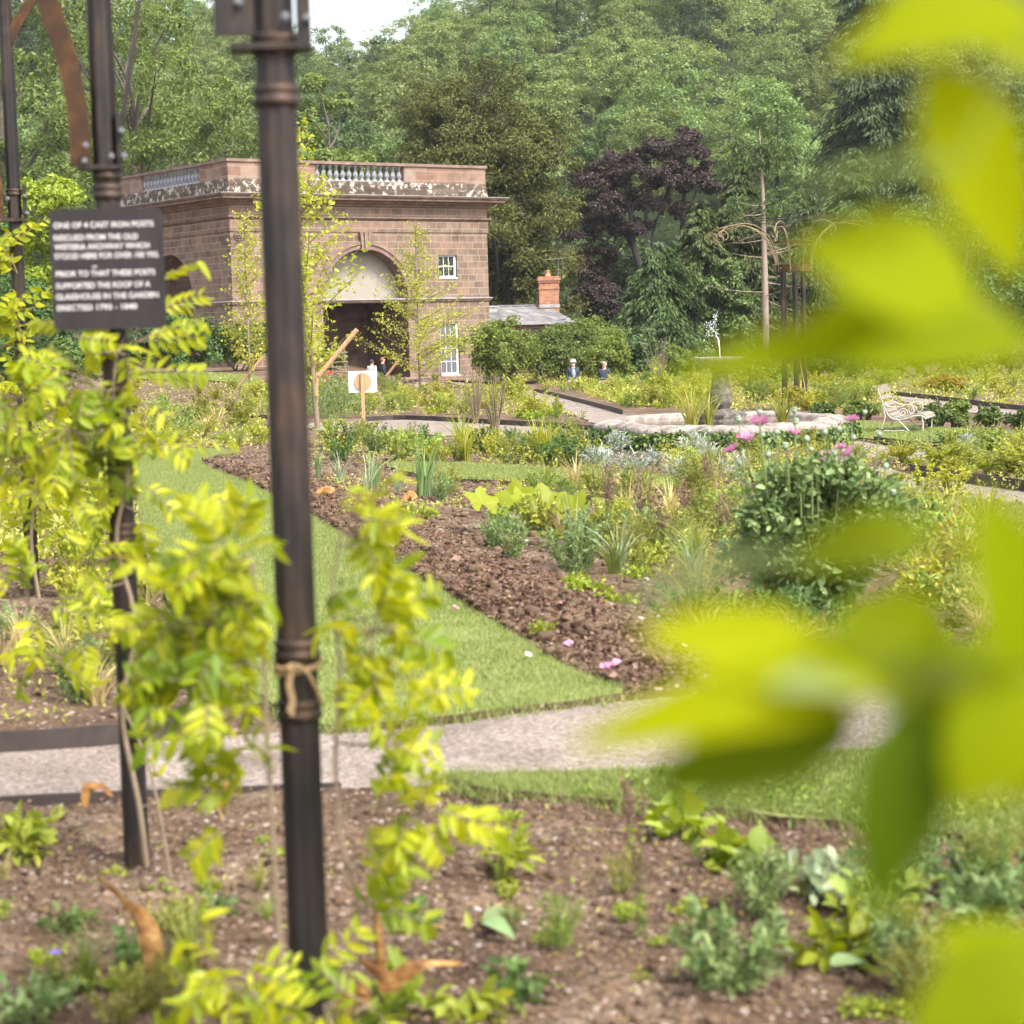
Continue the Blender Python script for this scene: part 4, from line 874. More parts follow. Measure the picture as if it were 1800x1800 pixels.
# tall bare trunk with thin dead branches
b = base_at(1346, 600, 92); zt = hgt(1338, 228, 92) - b[2]; rng = np.random.default_rng(72); mt = MB(); mc = MB()
tube(mt, [(0, 0, -.6), (.02, 0, zt * .4), (-.02, 0, zt * .75), (-.12, 0, zt)], [.17, .14, .085, .025], 9)
for i in range(34):
    f = rng.uniform(.16, .97); a = rng.choice([0, math.pi]) + rng.normal(0, .6); L = rng.uniform(.8, 3.4) * (1.15 - f * .75); o = np.array([math.cos(a), math.sin(a), 0]); z = zt * f
    up = rng.uniform(-.45, .25) if f < .75 else rng.uniform(.1, .6)
    t = np.linspace(0, 1, 7)[:, None]; tube(mt, np.array([0, 0, z]) + o * L * t + np.array([0, 0, 1]) * L * (up * t + .12 * t * t), np.linspace(.024, .006, 7), 4)
crown(mc, [(np.array([s * .9, 0, zt * f]), np.array([.8, .8, .5])) for s in (-1, 1) for f in (.86, .7, .93)], 1600, .3, rng, .3, .6, .6, T_FOLD, .3, 8, .6)
make_tree('bare_conifer', b, (mc, mt), L_CYP, BARKP, 'tall straight pale trunk with thin dead branches beside the arbour')

# bright shrubs and hedges round the garden
def bush(name, px, top, Y, R, lm, label, seed, nleaf, leaf, Rz=None, ry=None, group=None, base=None, nl=14, up=.6, aspect=.6, cat='shrub'):
    if base: Y0 = Y; Y = float(gp0(px, base)[1]); R = R * Y / Y0
    b = base_at(px, base or 640, Y); H = hgt(px, top, Y) - b[2]; rng = np.random.default_rng(seed); ry = ry or R
    lr = min(R, H) * .36; lob = []
    for i in range(nl):
        u = rdir(rng, 1)[0] * rng.random() ** .35; lob.append((np.array([u[0] * (R - lr * .8), u[1] * (ry - lr * .8), H * .48 + u[2] * (H * .5 - lr * .6)]), np.array([lr, lr, lr * .85]) * rng.uniform(.8, 1.2)))
    mc = MB(); crown(mc, lob, nleaf, leaf, rng, up, .6, 0, T_FOLD, aspect, 9, .42)
    mt = MB()
    for i in range(6): limb(mt, (rng.normal(0, .1), rng.normal(0, .1), -.2), lob[i][0], .05, .012, rng, .2, 5, 0, 5)
    t = thing(name, b, label, cat, group); mt.build('stem', BARK, t); mc.build('foliage', lm, t); return t
bush('hedge_shrub', 878, 545, 88, 2.0, L_DOME, 'bright green dome shaped shrub covering the pavilion right corner', 90, 22000, .12, up=.9, nl=34)
bush('hedge_shrub', 975, 562, 90, 2.3, L_HEDGE, 'long olive green hedge shrub behind man wearing a sun hat', 91, 20000, .115, up=.9, nl=34)
bush('hedge_shrub', 1040, 560, 93, 2.4, L_HEDGE, 'clipped green hedge shrub below the chimney, right part', 92, 20000, .115, up=.9, nl=34)
bush('hedge_shrub', 1066, 592, 84, 1.25, L_DOME, 'round pale leaved shrub behind man wearing sunglasses', 93, 11000, .12, up=.9, nl=26)
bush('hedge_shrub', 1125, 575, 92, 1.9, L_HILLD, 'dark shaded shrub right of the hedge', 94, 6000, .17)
bush('bright_shrub', 85, 248, 62, 1.75, L_ACER, 'tall bright lime green shrub between the two left iron posts', 95, 14000, .15, nl=22, up=.5)
bush('bright_shrub', -40, 300, 60, 1.6, L_GREEN, 'tall green shrub at left edge of the photo', 96, 9000, .15, nl=18)
bush('garden_shrub', 60, 450, 56, 1.5, L_GREEN, 'dark leafy shrub below the lime green shrub at left', 97, 7000, .13, nl=16)
bush('garden_shrub', 320, 545, 78, 2.2, L_GREEN, 'green shrub in front of the pavilion side wall, right of sign', 98, 9000, .15, nl=16)
bush('garden_shrub', 420, 565, 80, 1.9, L_HEDGE, 'green shrub beneath the pavilion corner, left of front post', 99, 8000, .15)
bush('garden_shrub', 210, 560, 76, 2.0, L_HILLD, 'dark shrub seen below the black sign', 100, 8000, .15)
bush('garden_shrub', 100, 600, 52, 1.3, L_HEDGE, 'dense low olive shrub left of the sign post', 101, 6000, .11)
bush('garden_shrub', 560, 610, 82, 1.5, L_HEDGE, 'low green shrub in front of the dark arched recess', 102, 5000, .14)
bush('garden_shrub', 1180, 600, 76, 1.1, L_HEDGE, 'light green shrub left of the fountain bowl', 103, 4000, .13)
bush('garden_shrub', 1330, 620, 72, 1.5, L_MIX, 'soft green shrub behind the fountain shaft', 104, 5000, .12)
bush('garden_shrub', 1500, 600, 80, 2.4, L_GREEN, 'green shrub right behind the arbour posts', 105, 7000, .16)
bush('garden_shrub', 1640, 590, 82, 2.6, L_GREEN, 'green shrub behind the russet mound', 106, 8000, .16)
bush('garden_shrub', 1770, 600, 80, 2.4, L_HEDGE, 'olive shrub at right edge beyond the garden', 107, 7000, .16)
bush('russet_mound', 1668, 659, 60, .95, MOUND, 'low russet brown cushion plant near the far right path', 108, 7000, .06, base=690, nl=26, up=1.2)
bush('round_shrub', 1642, 704, 42, .42, L_GREEN, 'round dark green shrub just right of the white bench', 109, 2600, .055, base=755, nl=14)
bush('round_shrub', 1683, 700, 43, .40, L_HEDGE, 'round yellow green shrub, second right of the white bench', 110, 2400, .055, base=752, nl=14)
bush('round_shrub', 1735, 708, 43, .36, L_GREEN, 'small round dark shrub, third right of the white bench', 111, 2200, .05, base=750, nl=14)
bush('round_shrub', 1792, 718, 42, .34, L_GREEN, 'small round dark shrub at the right edge near the bench', 112, 2200, .05, base=757, nl=14)
bush('round_shrub', 1445, 705, 46, .35, L_GREEN, 'dark little shrub between arbour posts and white bench', 113, 2000, .055, base=740, nl=14)
bush('round_shrub', 1520, 700, 46, .5, L_HEDGE, 'olive little shrub directly left of the white bench', 114, 2400, .06, base=738, nl=14)

# young trees with sparse yellow leaves
def young(px, top, Y, spread, label, seed, nbr, per, leaf, shape, by=700, lean=0.0, rise=.75):
    b = base_at(px, by, Y); H = hgt(px, top, Y) - b[2]; rng = np.random.default_rng(seed); mt = MB(); mc = MB()
    tr = np.array([[0, 0, -.3], [lean * .3, 0, H * .3], [lean * .6, 0, H * .6], [lean, 0, H]]); tr = catmull(tr, 5, False)
    tube(mt, tr, np.linspace(.055, .01, len(tr)) * H / 6, 7); P = []
    for i in range(nbr):
        f = .10 + .9 * (i + rng.random()) / nbr; L = spread * shape(f) * rng.uniform(.6, 1.2) + .1; a = rng.uniform(0, 6.28); o = np.array([math.cos(a), math.sin(a), 0])
        t = np.linspace(0, 1, 8)[:, None]; c = np.array([lean * f, 0, H * f * .96]); C = c + o * L * t + np.array([0, 0, 1]) * L * rise * (t * .9 + .25 * t * t)
        tube(mt, C, np.linspace(.016, .004, 8) * H / 6, 4, 0, False)
        m = max(4, int(per * L / spread)); tt = rng.uniform(.12, 1, m)[:, None]
        P.append(c + o * L * tt + np.array([0, 0, 1]) * L * rise * (tt * .9 + .25 * tt * tt) + rng.normal(0, .09 * H / 6, (m, 3)))
    P = np.concatenate(P); n = len(P); d = rdir(rng, n) * np.array([1, 1, .6]) + np.array([0, 0, -.25])
    put(mc, T_FOLD, P, d, np.array([0, 0, .7]) + .8 * rng.normal(size=(n, 3)), leaf * rng.uniform(.6, 1.3, n), .75)
    return make_tree('young_tree', b, (mc, mt), L_YOUNG, TWIG, label, 'tree', 'young trees in front of the pavilion')
young(560, 180, 40, .95, 'slender young tree with sparse yellow leaves, right of front post', 120, 50, 66, .11, lambda f: .35 + .9 * math.sin(math.pi * min(1, f * 1.15)) * (1 - f * .7), by=760, lean=-.35)
young(738, 384, 74, 2.6, 'conical young tree with feathery yellow leaves before the arch', 121, 100, 75, .10, lambda f: 1.12 * (1 - f) ** 1.0 + .06, by=662, rise=.36)
young(440, 362, 60, 1.05, 'narrow young tree with fine yellow leaves, left of front post', 122, 60, 52, .10, lambda f: .9 * (1 - f) ** .7 + .05, by=680, rise=.8)
# ------------------------------------------------------------------ cast iron pergola posts
def vert_line(px0, py0, Y): p = at(px0, py0, Y); return p
def iron_post(px, py, Y, r, ztop, collars, label):
    p = at(px, py, Y); x, yv = p[0], p[1]; zb = float(T(x, yv))
    t = thing('iron_post', (x, yv, zb), label, 'post', 'cast iron posts of the wisteria pergola'); t.rotation_euler = (0, 0, math.atan2(-x, yv))
    m = MB(); n = 20; a = np.linspace(0, 2 * np.pi, n * 2, endpoint=False)
    # shaft with shallow flutes, slightly tapering
    zs = np.concatenate([[-.4, 0, .02], np.linspace(.1, ztop - zb, 24)]); V = []
    for z in zs:
        rr_ = r * (1.0 - .06 * max(z, 0) / (ztop - zb)) * (1 + .06 * np.cos(6 * a + .6)); V.append(np.column_stack([rr_ * np.cos(a), rr_ * np.sin(a), np.full(len(a), z)]))
    k = np.arange(len(a)); k2 = (k + 1) % len(a); m.add(np.concatenate(V), [np.concatenate([np.stack([i * len(a) + k, i * len(a) + k2, (i + 1) * len(a) + k2, (i + 1) * len(a) + k], 1) for i in range(len(zs) - 1)])], 0, True)
    m.build('shaft', IRON, t)
    for z in collars:
        c = MB(); lathe(c, [(r * .95, 0), (r * 1.16, .004), (r * 1.22, .012), (r * 1.16, .02), (r * 1.06, .024), (r * 1.16, .03), (r * 1.20, .037), (r * 1.1, .044), (r * .95, .047)], 28); o = c.build('collar', IRON, t); o.location = (0, 0, z - zb)
    return t
def bolt(parent, x, y, z, ax, s=.009):
    m = MB(); ax = np.asarray(ax, float); c = np.array([x, y, z]); tube(m, [c, c + ax * s * .8], [s, s], 6); tube(m, [c, c + ax * s * 1.8], [s * .55, s * .55], 8); m.build('bolt', BOLT, parent)
def sx_at(post, px, py):                       # local x offset, world z of a picture point at the post's distance
    p = at(px, py, post.location[1]); return p[0] - post.location[0], p[2] - post.location[2]
# front post
P1 = iron_post(513, 900, 4.25, .0405, 2.75, [at(482, 190, 4.25)[2], at(530, 1265, 4.25)[2], at(525, 1160, 4.25)[2], at(482, 100, 4.25)[2]], 'thick dark iron post nearest the camera, tied with a rope')
def bracket_plate(post, x0, x1, z0, z1, y0, y1, name='bracket'):
    m = MB(); boxab(m, (x0, y0, z0), (x1, y1, z1)); return m.build(name, IRON, post)
zr0 = sx_at(P1, 440, 92)[1]; zr1 = sx_at(P1, 440, 60)[1]
bk = bracket_plate(P1, -.120, -.04, zr1 - .01, zr1 + .35, -.05, -.035)
bracket_plate(P1, -.09, .075, zr0, zr0 + .012, -.055, .05)
bracket_plate(P1, -.112, -.105, zr1, zr1 + .35, -.034, .03)
bracket_plate(P1, .045, .075, zr0 + .012, zr1 + .35, -.05, -.036)
for px, py in ((421, 12), (502, 36), (540, 38)):
    x, z = sx_at(P1, px, py); bolt(P1, x, -.052, z, (0, -1, 0), .0095)
def arch_rib(post, pts, wid, th, name='arch_rib', mat=None, yoff=0.0):
    """flat bar bent to a curve; pts are local (x, z)"""
    P = catmull(np.array(pts, float), 8, False); m = MB(); t = unit(np.gradient(P, axis=0)); nrm = np.column_stack([-t[:, 1], t[:, 0]]) * th / 2; n = len(P)
    mk = lambda q, y: np.column_stack([q[:, 0], np.full(n, y), q[:, 1]])
    V = np.concatenate([mk(P - nrm, yoff - wid / 2), mk(P + nrm, yoff - wid / 2), mk(P + nrm, yoff + wid / 2), mk(P - nrm, yoff + wid / 2)]); i = np.arange(n - 1)
    m.add(V, [np.concatenate([np.stack([a * n + i, a * n + i + 1, b * n + i + 1, b * n + i], 1) for a, b in ((0, 1), (1, 2), (2, 3), (3, 0))]), np.array([[0, n, 2 * n, 3 * n], [n - 1, 4 * n - 1, 3 * n - 1, 2 * n - 1]])]); return m.build(name, mat or RUST, post)
# sign post
P2 = iron_post(205, 700, 6.1, .0365, 3.3, [at(190, 318, 6.1)[2], at(193, 352, 6.1)[2], at(222, 968, 6.1)[2], at(224, 945, 6.1)[2]], 'iron post carrying the black lettered sign')
arch_rib(P2, [sx_at(P2, *q) for q in ((143, 292), (138, 200), (120, 110), (94, 30), (78, -20), (50, -90))], .06, .060)
arch_rib(P2, [sx_at(P2, *q) for q in ((205, 275), (218, 190), (232, 90), (243, 0), (252, -70))], .03, .014, 'brace', IRON)
z0 = sx_at(P2, 150, 300)[1]; z1 = sx_at(P2, 150, 262)[1]
bracket_plate(P2, -.085, .045, z0, z0 + .012, -.05, .04); bracket_plate(P2, .033, .046, z0 + .012, z1 + .1, -.045, .03)
for px, py in ((152, 259), (213, 232), (218, 276), (196, 277), (150, 286)):
    x, z = sx_at(P2, px, py); bolt(P2, x, -.052, z, (0, -1, 0), .0095)
# far left post and its arch
P3 = iron_post(20, 250, 12.7, .040, 4.4, [at(30, 345, 12.7)[2], at(42, 425, 12.7)[2]], 'leftmost iron post, third from the camera')
arch_rib(P3, [sx_at(P3, *q) for q in ((14, 74), (30, 40), (58, -10), (80, -60))], .06, .06)
arch_rib(P3, [sx_at(P3, *q) for q in ((2, 385), (-4, 310), (-12, 240), (-30, 160))], .06, .05)
z0 = sx_at(P3, 20, 390)[1]; bracket_plate(P3, -.12, .075, z0, z0 + .02, -.06, .05); bracket_plate(P3, .05, .075, z0 + .02, z0 + .22, -.05, .03)
for px, py in ((43, 345), (47, 375), (14, 350)):
    x, z = sx_at(P3, px, py); bolt(P3, x, -.06, z, (0, -1, 0), .013)
# the lettered sign, wired to the second post
sc_ = at(190, 473, 6.03)
SG = thing('garden_sign', sc_, 'black board with white hand lettering fixed to second iron post', 'sign', None, P2.rotation_euler[2] * .6)
wS, hS = 194 / FPX * 6.03, 209 / FPX * 6.03
m = MB(); R_ = .018; a = np.linspace(0, np.pi / 2, 5); out = []
for cx, cz, a0 in ((1, 1, 0), (-1, 1, .5), (-1, -1, 1), (1, -1, 1.5)):
    for q in a: out.append((cx * (wS / 2 - R_) + R_ * math.cos(q + a0 * math.pi), cz * (hS / 2 - R_) + R_ * math.sin(q + a0 * math.pi)))
n = len(out); V = [(x, -.006, z) for x, z in out] + [(x, .006, z) for x, z in out]
m.add(V, [tuple(range(n)), tuple(range(2 * n - 1, n - 1, -1))] + [(i, i + n, (i + 1) % n + n, (i + 1) % n) for i in range(n)]); m.build('board', SIGNM, SG)
def text_mesh(txt, size):
    cu = bpy.data.curves.new('lettering', 'FONT'); cu.body = txt; cu.size = size; cu.extrude = .0006; cu.offset = size * .018; cu.space_character = 1.0
    ob = bpy.data.objects.new('lettering', cu); COL.objects.link(ob); dg = bpy.context.evaluated_depsgraph_get(); me = bpy.data.meshes.new_from_object(ob.evaluated_get(dg))
    bpy.data.objects.remove(ob); v = np.array([q.co for q in me.vertices]); return me, v
rows = [('ONE OF 4 CAST IRON POSTS', 395, 97, 268), ('RESCUED FROM THE OLD', 417, 97, 241), ('WISTERIA ARCHWAY WHICH', 433, 98, 261), ('STOOD HERE FOR OVER 100 YRS.', 449, 99, 278), ('-', 469, 163, 171), ('PRIOR TO THAT THESE POSTS', 480, 101, 271), ('SUPPORTED THE ROOF OF A', 501, 101, 263), ('GLASSHOUSE IN THE GARDEN', 520, 101, 277), ('ERECTED 1793 - 1840', 540, 103, 240)]
for txt, py, xa, xb in rows:
    me, v = text_mesh(txt, 1.0); x0, x1 = v[:, 0].min(), v[:, 0].max(); wpx = (xb - xa) / FPX * 6.03; s = wpx / (x1 - x0); hh = .0165 if txt != '-' else .004
    zs = hh / (v[:, 1].max() - v[:, 1].min()); c = (at((xa + xb) / 2, py, 6.03) - sc_)
    V = np.column_stack([(v[:, 0] - (x0 + x1) / 2) * s + c[0], -.0066 - v[:, 2] * .5, (v[:, 1] - (v[:, 1].max() + v[:, 1].min()) / 2) * zs + c[2] - (0 if 1 else 0)])
    # lettering follows the board's own level, so undo the picture's tilt for this row's height
    LT = MB(); LT.add(V, [tuple(p.vertices) for p in me.polygons]); bpy.data.meshes.remove(me); LT.build('lettering', LETTER, SG)
for z_ in (.13, -.07): m = MB(); boxab(m, (-.05, .0065, z_ - .01), (.05, .02, z_ + .01)); m.build('fixing_strap', IRON, SG)
# rope tie on the front post
zt = at(525, 1168, 4.25); p1 = np.array(P1.location)
RP = thing('rope_tie', (p1[0], p1[1], zt[2]), 'loop of pale jute string knotted round the front iron post', 'rope')
m = MB(); a = np.linspace(0, 2 * np.pi, 40)
for k in range(2): tube(m, np.column_stack([.0475 * np.cos(a), .0475 * np.sin(a), .008 * np.sin(a + k) - .010 * k + .004]), .0048, 6, 0, False)
for (x, z, L) in ((-.012, -.005, .085), (-.006, -.004, .095)): tube(m, [(x, -.054, z + .006), (x - .004, -.058, z - .03), (x + .002, -.056, z - .06), (x - .004, -.055, z - L)], [.005, .0046, .0048, .006], 6)
tube(m, [(-.02, -.05, .002), (-.005, -.06, .010), (.012, -.06, .006), (.03, -.052, -.016), (.044, -.04, -.05), (.050, -.02, -.085)], .0042, 6)
ball(m, (-.009, -.056, 0), (.011, .009, .011)); m.build('cord', ROPE, RP)

# ------------------------------------------------------------------ fountain
fc = gp0(1268, 757); FX, FY = at(1268, 757, 29.5)[0], 29.5; FZ = float(T(FX, FY))
FT = thing('fountain', (FX, FY, FZ), 'old stone fountain with lobed basin, carved shaft, bowl and water jet', 'fountain')
FT.scale = (1, 1, .9)
RX, RY = 1.68, 2.45
def lobed(th, rx, ry): s = 1 + .06 * np.cos(8 * th); return np.column_stack([rx * s * np.cos(th), ry * s * np.sin(th)])
th = np.linspace(0, 2 * np.pi, 160, endpoint=False)
zr_ = .40
prof = [(.03, -.3), (.03, .16), (0, .18), (-.02, .22), (.05, .24), (.07, .30), (.05, .35), (-.01, .38), (-.08, zr_), (-.20, zr_), (-.28, .38), (-.30, .33), (-.30, .1)]
V = []; 
for o_, z in prof:
    q = lobed(th, RX + o_, RY + o_); bump_ = .006 * np.cos(40 * th) * (1 if z > .2 else 0); V.append(np.column_stack([q, np.full(160, z) + bump_]))
k = np.arange(160); k2 = (k + 1) % 160; m = MB(); m.add(np.concatenate(V), [np.concatenate([np.stack([i * 160 + k, i * 160 + k2, (i + 1) * 160 + k2, (i + 1) * 160 + k], 1) for i in range(len(prof) - 1)])], 0, True); m.build('basin_rim', FSTONE, FT)
q = lobed(th, RX - .29, RY - .29); m = MB(); m.add(np.column_stack([q, np.full(160, .32)]), [tuple(range(160))]); m.build('water', WATER, FT)
m = MB(); lathe(m, [(.05, .0), (.36, .30), (.36, .37), (.30, .40), (.34, .45), (.27, .50), (.16, .53), (.11, .55)], 32, (0, 0, 0), 0, 8, .10); m.build('pedestal_foot', FDARK, FT)
m = MB(); lathe(m, [(.12, .55), (.13, .58), (.16, .62), (.165, .68), (.155, .78), (.13, .92), (.115, 1.06), (.115, 1.12), (.14, 1.14), (.10, 1.16)], 24, (0, 0, 0), 0, 12, .03); m.build('shaft', FDARK, FT)
m = MB(); lathe(m, [(.10, 1.16), (.14, 1.18), (.26, 1.24), (.35, 1.32), (.37, 1.36), (.355, 1.375), (.32, 1.36), (.2, 1.32), (.05, 1.31)], 32, (0, 0, 0), 0, 12, .035); m.build('bowl', FSTONE, FT)
rng = np.random.default_rng(33); m = MB()
tube(m, [(0, 0, 1.31), (-.005, 0, 1.52), (-.02, 0, 1.66), (-.05, 0, 1.72)], [.008, .010, .010, .005], 6); m.build('water_jet', SPRAY, FT); m = MB()
def drops(C, n, sp, r):
    c = np.asarray(C) + rng.normal(size=(n, 3)) * np.asarray(sp); rr2 = .62 * r * rng.uniform(.4, 1.3, n)
    V = ICO_V[None] * rr2[:, None, None] * np.array([1, 1, 1.5]) + c[:, None, :]; m.add(V.reshape(-1, 3), [(ICO_F[None] + (np.arange(n) * 12)[:, None, None]).reshape(-1, 3)], 0, True)
for C, n, sp, r in (((-.06, 0, 1.74), 26, (.03, .02, .04), .008), ((-.11, 0, 1.86), 22, (.03, .02, .04), .009), ((-.075, 0, 1.93), 20, (.025, .02, .035), .008), ((-.05, 0, 2.0), 22, (.02, .02, .035), .009), ((-.17, 0, 1.90), 22, (.035, .03, .035), .008), ((-.16, 0, 1.75), 22, (.03, .03, .05), .008), ((-.19, 0, 1.6), 22, (.04, .04, .10), .007), ((-.2, 0, 1.42), 14, (.05, .05, .08), .006), ((-.1, 0, 1.55), 14, (.06, .04, .12), .005)): drops(C, n, sp, r)
o = m.build('spray', SPRAY, FT); o['kind'] = 'stuff'
# ivy on the near side of the basin
m = MB(); n = 5200; th_ = rng.uniform(math.pi * 1.03, math.pi * 1.97, n); q = lobed(th_, RX + .07, RY + .07); hz = rng.beta(1.5, 1.3, n) * .36 - .08
off = rng.uniform(0, .22, n) * (1 - hz / .6); dirn = unit(np.column_stack([np.cos(th_), np.sin(th_), np.zeros(n)]))
P = np.column_stack([q, hz]) + dirn * off[:, None]; put(m, T_MID, P, unit(rng.normal(size=(n, 3)) * .6 + np.array([0, 0, -.7]) + dirn * .3), dirn + .5 * rng.normal(size=(n, 3)) + np.array([0, 0, .5]), rng.uniform(.035, .075, n), .8)
st = MB()
for i in range(14):
    t0 = rng.uniform(math.pi * 1.1, math.pi * 1.9); q0 = lobed(np.array([t0, t0 + .06, t0 + .1]), RX + .12, RY + .12); tube(st, np.column_stack([q0, [-.1, .12, .32]]), .008, 4)
iv = thing('ivy', (FX, FY, FZ), 'dark glossy ivy growing up the near side of the fountain basin', 'ivy'); m.build('foliage', L_IVY, iv); st.build('stem', TWIG, iv)

# ------------------------------------------------------------------ iron arbour with scrolled arms
AY = 44.0; ab = at(1398, 715, AY); AZ = float(T(ab[0], AY)); AB = thing('iron_arbour', (ab[0] + .02, AY, AZ), 'tall iron plant support of slim posts with ring and curling arms', 'arbour')
ppx = lambda px, py: ((px - 900) - (1400 - 900)) / FPX * AY
zR = at(1400, 478, AY)[2] - AZ
for x, yv in ((-.26, -.1), (-.02, -.32), (.16, -.2), (.05, .3), (-.2, .22)):
    m = MB(); tube(m, [(x, yv, -.3), (x, yv, zR)], .055, 10); lathe(m, [(.06, 0), (.075, .02), (.06, .05)], 10, (x, yv, zR * .62)); m.build('post', IRON, AB)
for z, h_, rr_ in ((zR, .16, .38), (zR + .62, .035, .42)):
    m = MB(); a = np.linspace(0, 2 * np.pi, 33); V = np.concatenate([np.column_stack([rr_ * np.cos(a), rr_ * np.sin(a), np.full(33, z)]), np.column_stack([rr_ * np.cos(a), rr_ * np.sin(a), np.full(33, z + h_)])])
    m.add(V, [(i, i + 1, i + 34, i + 33) for i in range(32)]); V2 = V * np.array([.96, .96, 1]); m.add(V2, [(i, i + 33, i + 34, i + 1) for i in range(32)]); m.build('ring', RUST, AB)
PALEI = noisemat('pale_rusty_bar', [(0.3, (0.11, 0.078, 0.045)), (0.7, (0.28, 0.205, 0.12))], 6, 4, 0.5, 0.1, metal=.2)
for az in (175, 205, 150, 250, 95, 20, 335, 290):
    o = np.array([math.cos(math.radians(az)), math.sin(math.radians(az)), 0]); C = []
    for t in np.linspace(0, 1, 22): C.append(o * (.38 + .05 * t + 1.2 * t ** 2.0) + np.array([0, 0, zR + .02 + 1.15 * math.sin(t * math.pi / 2) ** .95 - .22 * t ** 4]))
    e = C[-1]; a = np.linspace(0, 3.3 * math.pi, 40)
    for q in a: rr_ = .15 * (1 - q / a[-1] * .8); C.append(e + o * (rr_ * math.sin(q) + .02 * q) + np.array([0, 0, -.15 + rr_ * math.cos(q)]))
    m = MB(); tube(m, C, .013, 6); m.build('scroll_arm', PALEI, AB)
m = MB()
for r_ in (.95, 1.3):
    a = np.linspace(0, 2 * np.pi, 49); tube(m, np.column_stack([r_ * np.cos(a), r_ * np.sin(a), np.full(49, zR + 1.08 + .02 * (r_ > 1))]), .008, 5)
m.build('wire_hoop', IRON, AB)
for k in range(10):
    a = k * math.pi / 5; o = np.array([math.cos(a), math.sin(a), 0]); m = MB(); ball(m, o * .39 + np.array([0, 0, zR + .08]), .02, 0, False); m.build('bolt', BOLT, AB)
m = MB(); tube(m, [(.22, -.42, -.05), (.05, -.36, 1.0)], .012, 6); o = m.build('garden_cane', WOOD); o.location = AB.location; tag(o, 'thin pale cane leaning against the arbour posts', 'cane')

# ------------------------------------------------------------------ white garden bench seen end on
bb = gp0(1582, 764); BPAINT = plain('dull_cream_paint', (0.40, 0.385, 0.34), 0.6); BY = bb[1]; BN = thing('garden_bench', bb, 'white painted iron bench with curled arms and pale slats on lawn', 'bench', None, -0.34)
sc2 = BY / FPX
prof = catmull([(-.38, .80), (-.35, .70), (-.27, .50), (-.19, .34), (-.06, .27), (.10, .285), (.28, .33), (.40, .32), (.45, .27)], 7, False) * np.array([.95, 1.0])
Lb = 1.05; BN.scale = (.9, .9, .9)
for i in range(2, len(prof) - 1, 4):
    p = prof[i]; t = unit(prof[i + 1] - prof[i - 1]); ang = math.atan2(t[1], t[0]); m = MB(); Rm = np.array([[math.cos(ang), 0, -math.sin(ang)], [0, 1, 0], [math.sin(ang), 0, math.cos(ang)]])
    box(m, (p[0], Lb / 2, p[1]), (.068, Lb, .02), 0, Rm); m.build('slat', GREYWOOD, BN)
def spiral(cx, cz, r0, turns, y, start=0, sgn=1): a = np.linspace(0, turns * 2 * math.pi, 36); r_ = r0 * (1 - .85 * a / a[-1]); return np.column_stack([cx + r_ * np.cos(start + sgn * a), np.full(36, y), cz + r_ * np.sin(start + sgn * a)])
for y in (0.0, Lb):
    m = MB(); tube(m, np.column_stack([prof[:, 0], np.full(len(prof), y), prof[:, 1] - .022]), .012, 6)
    tube(m, [(-.38, y, .80), (-.44, y, .80), (-.47, y, .76), (-.44, y, .73)], .011, 6); m.build('end_frame', BPAINT, BN)
    m = MB(); arm = catmull([(-.27, .52), (-.15, .46), (.0, .46), (.14, .50), (.22, .46), (.22, .36), (.14, .32)], 6, False); tube(m, np.column_stack([arm[:, 0], np.full(len(arm), y), arm[:, 1]]), .011, 6)
    tube(m, spiral(.05, .36, .08, 1.6, y, 0), .010, 6); m.build('arm', BPAINT, BN)
    m = MB(); tube(m, np.column_stack([np.array([-.06, .05, .15, .16]), np.full(4, y), np.array([.27, .16, .06, -.02])]), .012, 6)
    tube(m, np.column_stack([np.array([.16, .05, -.1, -.24, -.33]), np.full(5, y), np.array([0.03, .07, .06, .07, .03])]), .011, 6); tube(m, spiral(-.37, .03, .05, 1.5, y, 0), .010, 6); m.build('leg', BPAINT, BN)
    m = MB(); tube(m, [(.36, y, .32), (.38, y, .2), (.37, y, -.02)], .012, 6); m.build('leg', BPAINT, BN)
    m = MB(); tube(m, [(-.27, y, .48), (-.24, y, .3), (-.3, y, .1)], .011, 6); m.build('leg', BPAINT, BN)

# ------------------------------------------------------------------ back of a timber sign, stakes, wattle
b = gp0(640, 755); TS = thing('timber_sign', b, 'back of a white panel with wooden disc on a timber stake', 'sign'); d_ = b[1]
u = d_ / FPX; z_of = lambda py: at(640, py, d_)[2] - b[2]
m = MB(); box(m, (0, 0, z_of(655) / 2 - .15), (.062, .05, z_of(655) + .3)); m.build('stake', WOOD, TS)
zc = z_of(671); m = MB(); boxab(m, (-25 * u, .052, z_of(690)), (25 * u, .066, z_of(652))); m.build('panel', WHITE, TS)
m = MB(); a = np.linspace(0, 2 * np.pi, 32, endpoint=False); V = np.concatenate([np.column_stack([15 * u * np.cos(a), np.full(32, y), zc + 15.5 * u * np.sin(a)]) for y in (.028, .05)]); m.add(V, [tuple(range(32)), tuple(range(63, 31, -1))] + [(i, i + 32, (i + 1) % 32 + 32, (i + 1) % 32) for i in range(32)]); m.build('disc', WOOD, TS)
def stake(p0, p1, Y, r, label):
    a = at(*p0, Y); c = at(*p1, Y); d = unit(c - a); a = a - d * .25; m = MB(); tube(m, [np.zeros(3), c - a], [r, r], 10); o = m.build('tree_stake', WOOD); o.location = a; tag(o, label, 'stake', 'slanting tree stakes')
stake((574, 644), (628, 579), 40, .05, 'thick round stake slanting up beside the slender young tree')
stake((428, 668), (462, 628), 60, .05, 'slanting stake left of the front iron post')
stake((686, 652), (700, 634), 74, .05, 'short dark stake at the foot of the conical young tree')
